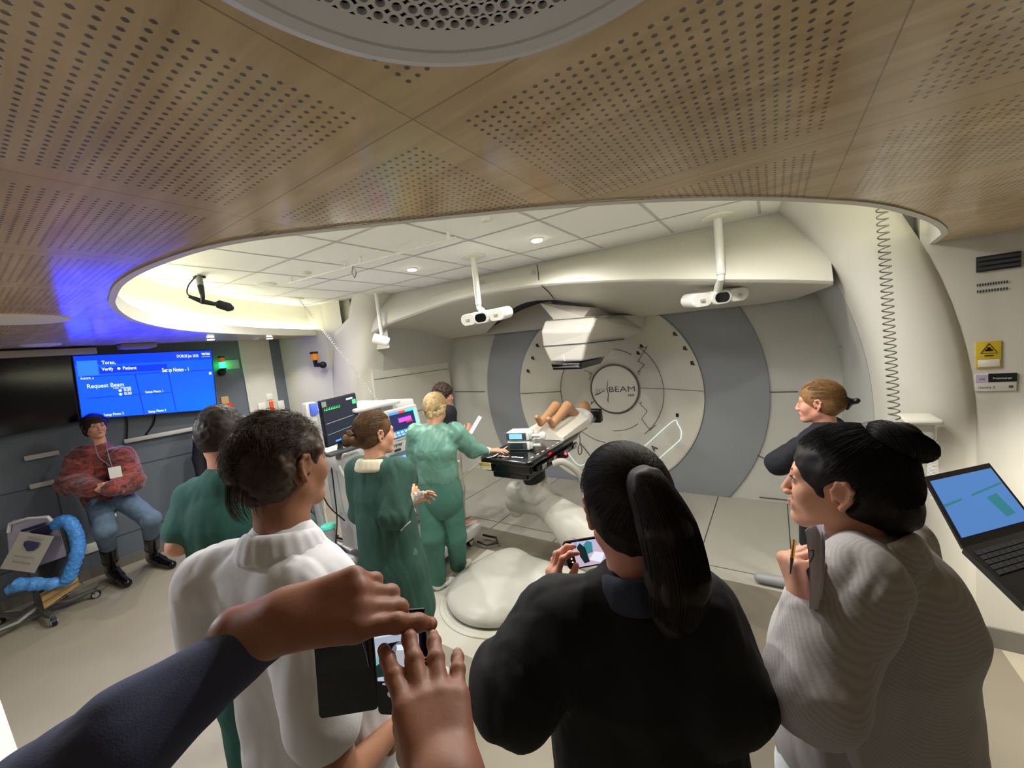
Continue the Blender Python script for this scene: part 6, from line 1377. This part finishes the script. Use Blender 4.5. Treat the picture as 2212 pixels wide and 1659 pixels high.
ho = blob('hair', hc_, .004, h_dark, root); short_hair(cG, 1500, h_dark, ho, .05, .0009, low=-.6, comb=(0, -.1, -.9))
# lanyard with a white card
b = MB(); LN = [LG(203, 950, 3.86), LG(212, 985, 3.78), LG(232, 1002, 3.74), LG(243, 1012, 3.72), LG(236, 990, 3.76), LG(228, 955, 3.9)]
b.tube([cG['wd'](p) for p in spline(LN, 4)], .004, 6); b.build('lanyard', mat('lanyard_grey', (120, 116, 124), .7), root)
b = MB(); p = atD(249, 1020, 3.70); b.box(p, (.01, .085, .105), R=Matrix.Rotation(-.3, 3, 'Z')); b.build('name_card', m_wp, root)

# ---------------------------------------------------------------- H person in a long green gown with a bun
J = body_pose(1.72, 1.0); Fh, oh = stand(812, 935, 2.2, 26, J)
LH = lambda px, py, d: loc(Fh, oh, px, py, d)
J['er'] = LH(852, 1112, 2.05); J['wr'] = LH(884, 1080, 2.15); J['el'] = J['el']+np.array([.02, .03, 0]); J['wl'] = LH(886, 1084, 2.28)
root, cH = figure('person', 'person in a long dark green surgical gown with brown hair in a low bun', Fh, oh, J, sk_fair, headF=rel(52, 26, -4), face=True, brow=(90, 64, 44), hands=dict(r=dict(d=(-.1, 1, .25), n=(.9, 0, .4), side=-1, curl=((.5, .6, .4),)*4, sc=.9), l=dict(d=(.5, 1, .1), n=(-.9, 0, .3), side=1, sc=.9)))
m_gown = cloth('gown_green', (50, 84, 74), .2, 200)
def pocket(s): pass
garment('gown', cH, m_gown, torso=[((0, .01, .56), .225, .9), ((0, .0, .8), .205, .85), ('wai', .18), ('che', .17), (J['nek']+np.array([0, 0, -.045]), .078)], sleeves=dict(l=(.08, .075, .045, .93), r=(.082, .078, .045, .93)), amp=.014, along=(2.4, 2.4, .35), scale=6, h=.0065, parent=root, seed=2)
collar(cH, cloth('knit_cream', (210, 200, 175)), root, .074, .072, .016, .009, .045, .25)
s = SDF(Fh, oh); a = J['er']+(J['wr']-J['er'])*.88; s.cap(a, J['wr']+(J['wr']-J['er'])*.04, .036, .034, .01); blob('cuff', s, .005, cloth('knit_cream', (210, 200, 175)), root)
garment('trousers', cH, cloth('scrub_teal', (70, 116, 102), .15, 300), legs=(.105, .085, .08), amp=.008, parent=root); shoes(cH, root, m_wp)
hc_ = hair_cap(cH, h_brown, root, FACECUT+[((0, .0, -.13), (.2, .07, .06), .01)], ext=lambda s: s.ell((0, -.15, -.01), (.04, .035, .036), .01).ell((0, -.11, -.02), (.045, .03, .04), .02), grow=.007)
ho = blob('hair', hc_, .004, h_brown, root); pull_hair(cH, 2600, (0, -.97, -.08), h_brown, ho, .0007)
curve_strands(cH, 260, [(.03, -.14, .01), (0, -.15, .03), (-.03, -.155, 0), (0, -.165, -.035), (.03, -.15, -.02)], (.014, .016, .018, .016, .014), h_brown, ho, .0008, turns=1)
b = MB(); b.tube([cH['hc']+cH['HF'] @ np.array([.03*cos(a), -.118+.004*sin(4*a), -.008+.032*sin(a)]) for a in np.linspace(0, 2*pi, 25)], .0085, 8); b.build('scrunchie', mat('scrunchie_pink', (170, 104, 100), .8), root)
b = MB(); b.tube([LHp for LHp in [atD(866, 1146, 2.03), atD(874, 1137, 2.02), atD(887, 1126, 2.03)]], .0035, 5); b.build('pocket_trim', m_wp, root)

# ---------------------------------------------------------------- I person in light green gown leaning to the couch
J = body_pose(1.66, 1.0); Fi = frame(14); oi = atZ(955, 1262, 0)-Fi @ np.array([-.08, 0, 0])
LI = lambda px, py, d: loc(Fi, oi, px, py, d)
J['hed'] = LI(941, 885, 3.12); J['nek'] = LI(938, 925, 3.08); J['che'] = LI(940, 968, 3.08); J['wai'] = LI(946, 1020, 3.12); J['pel'] = LI(950, 1062, 3.16)
J['sr'] = LI(985, 935, 3.10); J['er'] = LI(1022, 972, 3.22); J['wr'] = LI(1056, 974, 3.34); J['sl'] = LI(898, 938, 3.10); J['el'] = LI(900, 1000, 3.2); J['wl'] = LI(905, 1040, 3.4)
J['hr'] = LI(972, 1075, 3.16); J['hl'] = LI(930, 1075, 3.16); J['kr'] = LI(985, 1160, 3.22); J['kl'] = LI(935, 1160, 3.14)
J['al'] = Fi.T @ (atZ(946, 1252, .09)-oi); J['tl'] = Fi.T @ (atZ(965, 1268, .03)-oi)+np.array([0, .08, 0]); J['ar'] = Fi.T @ (atZ(990, 1222, .09)-oi); J['tr'] = J['ar']+np.array([.03, .14, -.06])
root, cI = figure('person', 'person in a shiny light green gown with plaited blond hair reaching to the couch', Fi, oi, J, sk_fair, headF=rel(12, 14, -28), hands=dict(r=dict(d=Fi.T @ nrm(atZ(1085, 972, 1.15)-atZ(1056, 974, 1.15)), n=(0, 0, 1), side=-1, curl=((.15, .25, .2),)*4, sc=.95)))
m_gs = mat('gown_shiny', (104, 150, 134), .38, bump=.25, bscale=25, var=.05, vscale=6)
garment('gown', cI, m_gs, torso=[(J['pel']+np.array([0, 0, .10]), .165), ('wai', .165), ('che', .175), (J['nek']+np.array([0, 0, -.02]), .085)], sleeves=dict(l=(.085, .085, .05, .9), r=(.09, .075, .042, .9)), amp=.016, along=(1.5, 1.5, .9), scale=9, h=.007, parent=root, seed=4)
m_teal = cloth('scrub_teal', (70, 116, 102))
garment('skirt_hem', cI, m_teal, shoulders=False, torso=[(J['pel']+np.array([0, 0, -.06]), .19), ('pel', .185), ('wai', .16)], amp=.006, parent=root)
garment('trousers', cI, m_teal, legs=(.108, .088, .078), amp=.009, along=(1, 1, 1), scale=9, parent=root); shoes(cI, root, m_wp)
hc_ = hair_cap(cI, h_blond, root, FACECUT, ext=lambda s: s.chain([(0, -.10, .03), (.01, -.118, -.02), (-.01, -.115, -.055), (.0, -.10, -.09)], [.03, .026, .024, .02], .015), grow=.008)
hc_.disp = lambda P: vnoise(P, (45, 45, 45))*.012
ho = blob('hair', hc_, .004, h_blond, root); pull_hair(cI, 1500, (0, -.95, -.25), h_blond, ho, .0009, lift=.01)
curve_strands(cI, 300, [(0, -.10, .04), (.012, -.125, -.01), (-.012, -.122, -.05), (0, -.10, -.10)], (.02, .03, .028, .02), h_blond, ho, .0009, turns=1.2)
s = SDF(Fi, oi); s.cap(J['er']+(J['wr']-J['er'])*.85, J['wr']-(J['wr']-J['er'])*.02, .034, .031, .01); blob('cuff', s, .005, m_wp, root)

# ---------------------------------------------------------------- J person with a dark cardigan and paper
J = body_pose(1.68, 1.0); Fj, oj = stand(958, 850, 4.42, 62, J)
LJ = lambda px, py, d: loc(Fj, oj, px, py, d)
J['er'] = LJ(975, 960, 4.3); J['wr'] = LJ(1008, 938, 4.3); J['el'] = J['el']+np.array([0, .06, 0]); J['wl'] = LJ(1012, 938, 4.45)
root, cJ = figure('person', 'person with curly dark hair in a white top and beige trousers, reading paper', Fj, oj, J, sk_pink, headF=rel(82, 72, -12), face=True, brow=(50, 38, 30), hands=dict(r=dict(d=(-.1, .6, .7), n=(.9, 0, 0), side=-1, curl=((.6, .7, .4),)*4, sc=.95)))
garment('white_top', cJ, cloth('cotton_bright', (225, 225, 222)), torso=[((0, 0, .84), .17), ('pel', .165), ('wai', .155), ('che', .155), (J['nek']+np.array([0, 0, -.04]), .07)], sleeves=dict(l=(.062, .055, .045, .7), r=(.062, .055, .045, .7)), amp=.006, parent=root)
s = SDF(Fj, oj)
for x in (-1, 1): s.chain([J['nek']+np.array([x*.05, .0, .0]), J['s'+('r' if x > 0 else 'l')]+np.array([0, 0, .01]), J['e'+('r' if x > 0 else 'l')]], [.055, .085, .075], .03)
s.cap(J['che']+np.array([0, -.05, 0]), J['nek']+np.array([0, -.05, -.05]), .13, .1, .03, n=(0, 1, 0), f=.6); s.cap(J['che']+np.array([0, -.05, 0]), J['wai']+np.array([0, -.05, 0]), .135, .12, .03, n=(0, 1, 0), f=.6)
blob('cardigan', s, .008, m_nvk, root)
garment('trousers', cJ, cloth('trousers_beige', (176, 168, 152)), legs=(.105, .078, .062), amp=.008, parent=root); shoes(cJ, root, mat('shoe_pale', (205, 190, 184), .6))
hc_ = hair_cap(cJ, h_dark, root, FACECUT, ext=lambda s: s.ell((0, -.05, -.02), (.095, .075, .09), .03), grow=.018); hc_.disp = lambda P: vnoise(P, (55, 55, 55))*.022
ho = blob('hair', hc_, .004, hairmat('hair_curly', (58, 44, 36)), root)
# ================================================================ things held, phones, papers
def U(px, py, d): return atD(px, py, d)
def quadm(name, pts, m, parent, off=0):
    P_ = [np.array(p) for p in pts]; n_ = nrm(np.cross(P_[1]-P_[0], P_[3]-P_[0])); n_ = n_ if n_ @ (ORG-P_[0]) > 0 else -n_
    mb = MB(); mb.quad(*[p+n_*off for p in P_]); return mb.build(name, m, parent, smooth=False)
class Pane:
    """a phone or screen given by its four corners (top left, top right, bottom right, bottom left)"""
    def __init__(s, TL, TR, BR, BL):
        s.TL, s.TR, s.BR, s.BL = [np.array(p) for p in (TL, TR, BR, BL)]; s.n = nrm(np.cross(s.BR-s.BL, s.TL-s.BL)); s.n = s.n if s.n @ (ORG-s.TL) > 0 else -s.n
    def uv(s, u, v, l=0): return (s.TL*(1-u)+s.TR*u)*(1-v)+(s.BL*(1-u)+s.BR*u)*v+s.n*l
    def poly(s, name, pts, m, parent, l): mb = MB(); mb.quad(*[s.uv(u, v, l) for u, v in pts]); return mb.build(name, m, parent, smooth=False)
    def rect(s, name, u0, v0, u1, v1, m, parent, l): return s.poly(name, [(u0, v1), (u1, v1), (u1, v0), (u0, v0)], m, parent, l)
    def ell(s, name, cu, cv, ru, rv, m, parent, l, n=24): return s.poly(name, [(cu+ru*cos(2*pi*k/n), cv-rv*sin(2*pi*k/n)) for k in range(n)], m, parent, l)
    def slab(s, name, th, m, parent, r=.08):
        pts = []
        w_ = np.linalg.norm(s.TR-s.TL); h_ = np.linalg.norm(s.BL-s.TL); rv = r*w_/h_
        for cu, cv, a0 in ((1-r, 1-rv, 0), (1-r, rv, 90), (r, rv, 180), (r, 1-rv, 270)):
            for a in range(0, 91, 18): t_ = radians(a0+a); pts.append((cu+r*(sin(t_) if a0 in (0, 180) else sin(t_)) , cv+rv*cos(t_)))
        P_ = [s.uv(u, v, 0) for u, v in pts]; mb = MB(); mb.prism(P_, tuple(-s.n*th)); return mb.build(name, m, parent, smooth=False)
# --- phone in a black wallet case held up in front
t = thing('smartphone', 'smartphone in an open black wallet case showing the gantry on its camera screen', 'smartphone', tuple(U(860, 1440, .56)))
ph = Pane(U(801, 1335, .560), U(905, 1327, .555), U(922, 1548, .535), U(818, 1543, .545))
ph.slab('phone_body', .009, m_blackg, t)
img = em('shot_bg', (186, 196, 206), .8)
ph.rect('screen_image', .04, .085, .96, .66, img, t, .0006)
ph.poly('screen_ceiling', [(.04, .22), (.96, .16), (.96, .085), (.04, .085)], em('shot_ceiling', (196, 208, 226), .9), t, .0008)
ph.poly('screen_fascia', [(.04, .30), (.5, .26), (.96, .24), (.96, .16), (.04, .22)], em('shot_fascia', (170, 182, 200), .8), t, .0008)
ph.ell('screen_gantry', .66, .40, .30, .15, em('shot_grey', (120, 126, 134), .7), t, .0010); ph.ell('screen_disc', .68, .40, .22, .12, em('shot_disc', (176, 180, 184), .8), t, .0012)
ph.rect('screen_nozzle', .50, .29, .66, .345, em('shot_nozzle', (226, 232, 244), .9), t, .0014)
for k, (u, v) in enumerate(((.12, .42), (.26, .40))): ph.ell('screen_person', u, v+.04, .075, .085, em('shot_teal', (120, 190, 196), .8), t, .0014); ph.ell('screen_head', u, v-.05, .03, .02, em('shot_nozzle', (226, 232, 244), .9), t, .0016)
ph.poly('screen_crowd', [(.04, .62), (.30, .60), (.36, .46), (.22, .44), (.04, .50)], em('shot_darkgreen', (26, 50, 50), .6), t, .0016); ph.ell('screen_base', .40, .60, .22, .05, em('shot_base', (190, 220, 226), .9), t, .0014); ph.rect('screen_blue', .84, .50, .95, .56, em('shot_blue', (120, 160, 255), .9), t, .0014)
icn = em('icon_white', (230, 235, 245), .9)
for k in range(5): ph.rect('screen_icon', .10+.18*k, .040, .15+.18*k, .058, icn, t, .0008)
mb = MB(); text(mb, 'PORTRETT', ph.uv(.14, .700, .0008), ph.TR-ph.TL, ph.TL-ph.BL, .0036, bold=.02, width=.018); mb.build('screen_lettering', icn, t)
ph.ell('screen_button', .30, .79, .075, .034, em('icon_grey', (130, 136, 140), .7), t, .0008); ph.ell('screen_button', .62, .79, .10, .046, icn, t, .0008); ph.ell('screen_button_core', .62, .79, .085, .039, m_black, t, .0010); ph.rect('screen_icon', .36, .905, .42, .925, icn, t, .0008)
fl = Pane(U(676, 1362, .575), U(800, 1362, .562), U(817, 1532, .548), U(690, 1553, .56))
fl.slab('case_flap', .006, mat('leather_case', (20, 20, 21), .45, bump=.1, bscale=120), t, .07)
fl.rect('card_pocket', .10, .10, .92, .48, mat('case_pocket', (26, 26, 28), .3), t, .0008)
cp = MB(); cp.tube([fl.uv(.84, .1, .001), fl.uv(.9, .3, .001), fl.uv(.92, .46, .001)], .0008, 4); cp.build('stitching', m_gp, t)
cs = Pane(U(795, 1330, .566), U(910, 1322, .561), U(926, 1553, .541), U(812, 1548, .551)); cs.n = ph.n
cq = MB(); cq.prism([p-ph.n*.0095 for p in (cs.TL, cs.TR, cs.BR, cs.BL)], tuple(-ph.n*.004)); cq.build('case_back', mat('leather_case', (20, 20, 21)), t, smooth=False)
# --- its owner's arms
sk_k = skin('skin_brownish', (160, 108, 86))
kp = thing('person', 'person reaching in from the lower left in a navy jacket, tapping a phone', 'person', (-.35, -.1, 0))
def capw(S_, a, b, ra, rb, k=.02): a, b = np.array(a, float), np.array(b, float); S_.ops.append(('c', a, b, ra, rb, None, 1, k, False))
WL = U(608, 1338, .49); dL = nrm(U(860, 1274, .51)-WL)
L_ = hand_sdf(WL, dL, -FWD*.72+UPV*.70, side=1, curl=((.28, .42, .30), (.75, 1.0, .7), (.9, 1.1, .8), (1.0, 1.2, .8)), thumb=(-.22, .1), sc=1.14, spread=.03, k=.006, fat=1.18)
capw(L_, WL, U(575, 1362, .49), .028, .028); capw(L_, U(575, 1362, .49), U(530, 1395, .485), .028, .026)
WR = U(972, 1725, .352); dR = nrm(U(900, 1310, .530)-WR)
R_ = hand_sdf(WR, dR, UPV*.9-FWD*.4+RGT*.05, side=-1, curl=((.0, .18, .2), (-.06, .12, .2), (.0, .28, .3), (.10, .3, .3)), thumb=(.06, .0), sc=1.0, spread=.14, k=.0035, fat=1.15)
capw(R_, WR, WR-dR*.05, .030, .033); capw(R_, WR-dR*.05, U(1010, 1900, .30), .033, .036)
npmesh('body', [(*L_.mesh(.0025), 0), (*R_.mesh(.0025), 0)], sk_k, kp)
for S_ in (L_, R_):
    for p_, dv_, nn_, r_ in S_.nails:
        Rm = Matrix(np.stack([np.cross(dv_, nn_), dv_, nn_], 1).tolist()); mb = MB(); mb.sph(p_+nn_*r_*.62, (r_*.62, r_*.85, r_*.34), 8, R=Rm); mb.build('fingernail', mat('nail', (200, 150, 132), .3), kp)
s = SDF(); sl = [U(590, 1352, .497), U(500, 1420, .475), U(400, 1500, .44), (U(270, 1600, .40)), U(120, 1740, .37), U(-60, 1900, .36)]
s.chain(sl, [.0335, .037, .043, .052, .062, .07], .02); s.disp = lambda P: folds(np.stack([RGT, UPV, -FWD], 1), ORG, .006, (.6, 1.2, .6), 13, 2)(P)
blob('jacket_sleeve', s, .0035, cloth('jacket_navy', (66, 72, 100), .12, 500), kp)
s = SDF(); d_ = nrm(sl[0]-sl[1]); s.cap(sl[0]-d_*.055, sl[0]+d_*.004, .0375, .0365, .002); s.cap(sl[0]-d_*.01, sl[0]+d_*.03, .028, .028, .003, sub=True); blob('jacket_cuff', s, .003, cloth('jacket_navy', (34, 38, 58)), kp)
# --- phone of the person in the black sweater
t = thing('smartphone', 'black phone held sideways by the person in the black sweater, camera view on screen', 'smartphone', tuple(U(1250, 1195, 1.04)))
pb = Pane(U(1213, 1172, 1.05), U(1330, 1153, 1.03), U(1345, 1212, 1.02), U(1229, 1232, 1.04)); pb.slab('phone_body', .009, m_blackg, t, .07)
pb.rect('screen_image', .17, .06, .95, .95, em('shot_lilac', (196, 176, 200), .9), t, .0008)
pb.poly('screen_wall', [(.17, .45), (.6, .35), (.6, .06), (.17, .06)], em('shot_wall', (170, 184, 220), .9), t, .0010)
pb.poly('screen_person', [(.32, .85), (.42, .82), (.40, .3), (.32, .12), (.25, .25), (.27, .6)], em('shot_darkgreen', (26, 50, 50), .6), t, .0014); pb.poly('screen_person', [(.40, .55), (.52, .5), (.54, .15), (.46, .08), (.38, .2)], em('shot_teal2', (60, 140, 150), .8), t, .0012)
pb.poly('screen_sheet', [(.42, .75), (.62, .90), (.72, .60), (.55, .50)], em('shot_white', (225, 230, 245), .95), t, .0014); pb.poly('screen_blue', [(.17, .22), (.27, .18), (.27, .06), (.17, .06)], em('shot_blue', (120, 160, 255), .9), t, .0014)
for k in range(7): pb.ell('screen_icon', .08+.006*k, .14+.12*k, .016, .030, icn, t, .0010, 12)
# --- papers and pen of the person in the striped shirt
t = thing('folded_papers', 'white folded papers held upright against the striped shirt', 'papers', tuple(U(1755, 1300, .80)))
for k, (dx_, dd) in enumerate(((0, 0), (6, .012))):
    mb = MB(); rows = []
    for v in np.linspace(0, 1, 9):
        rows.append([U(1740+dx_+(1752-1740)*v+u*(34-16*v)+4*sin(pi*v*1.2), 1146+170*v-(1-v)*13*u**.6, .745+dd+.02*sin(u*pi)*(1-v)+.01*u) for u in np.linspace(0, 1, 7)])
    rows2 = [[p+FWD*.0016 for p in r] for r in rows]; mb.grid(rows); mb.grid([r[::-1] for r in rows2]); mb.build('sheet', mat('paper_white', (214, 208, 220), .7), t)
mb = MB(); mb.tube([U(1749, 1190, .74), U(1757, 1188, .74), U(1757, 1200, .74), U(1750, 1215, .74)], .0016, 4); mb.build('print', m_dgp, t)
t = thing('pen', 'gold-barrelled ballpoint pen between the fingers of the striped-shirt person', 'pen', tuple(U(1712, 1200, .78)))
mb = MB(); mb.cyl(U(1716, 1166, .79), U(1711, 1206, .78), .0035, n=12); mb.build('barrel', mat('gold', (205, 160, 80), .25, metal=1), t); mb = MB(); mb.cyl(U(1711, 1206, .78), U(1707, 1240, .775), .0035, .001, n=12); mb.build('tip', m_dgp, t)
# --- sheet of the person with curly hair, plastic wrap of the gowned person
P_ = [U(1012, 935, 4.25), U(1034, 898, 4.35), U(1041, 902, 4.2), U(1020, 938, 4.12)]; mb = MB(); mb.prism(P_, (0, 0, .004)); o = mb.build('paper_sheet', mat('paper_white', (214, 208, 220)), smooth=False); tag(o, 'white paper sheet held up by the curly-haired person', 'paper')
s = SDF(); s.ell(U(898, 1072, 2.15), (.035, .02, .025), .01); s.ell(U(910, 1068, 2.12), (.022, .015, .022), .01); s.disp = folds(np.eye(3), (0, 0, 0), .014, scale=30)
o = blob('plastic_wrap', s, .003, mat('clear_wrap', (225, 228, 232), .1, alpha=.6)); tag(o, 'crumpled clear plastic wrap held by the person in the long green gown', 'plastic wrap')
s = SDF(); s.cap(U(880, 1108, 2.4), U(884, 1160, 2.42), .05, .03, .02); s.disp = folds(np.eye(3), (0, 0, 0), .01, scale=16); o = blob('waste_bag', s, .006, mat('bag_white', (205, 205, 205), .4)); tag(o, 'small white waste bag hanging at the side of the anaesthesia machine', 'bag')
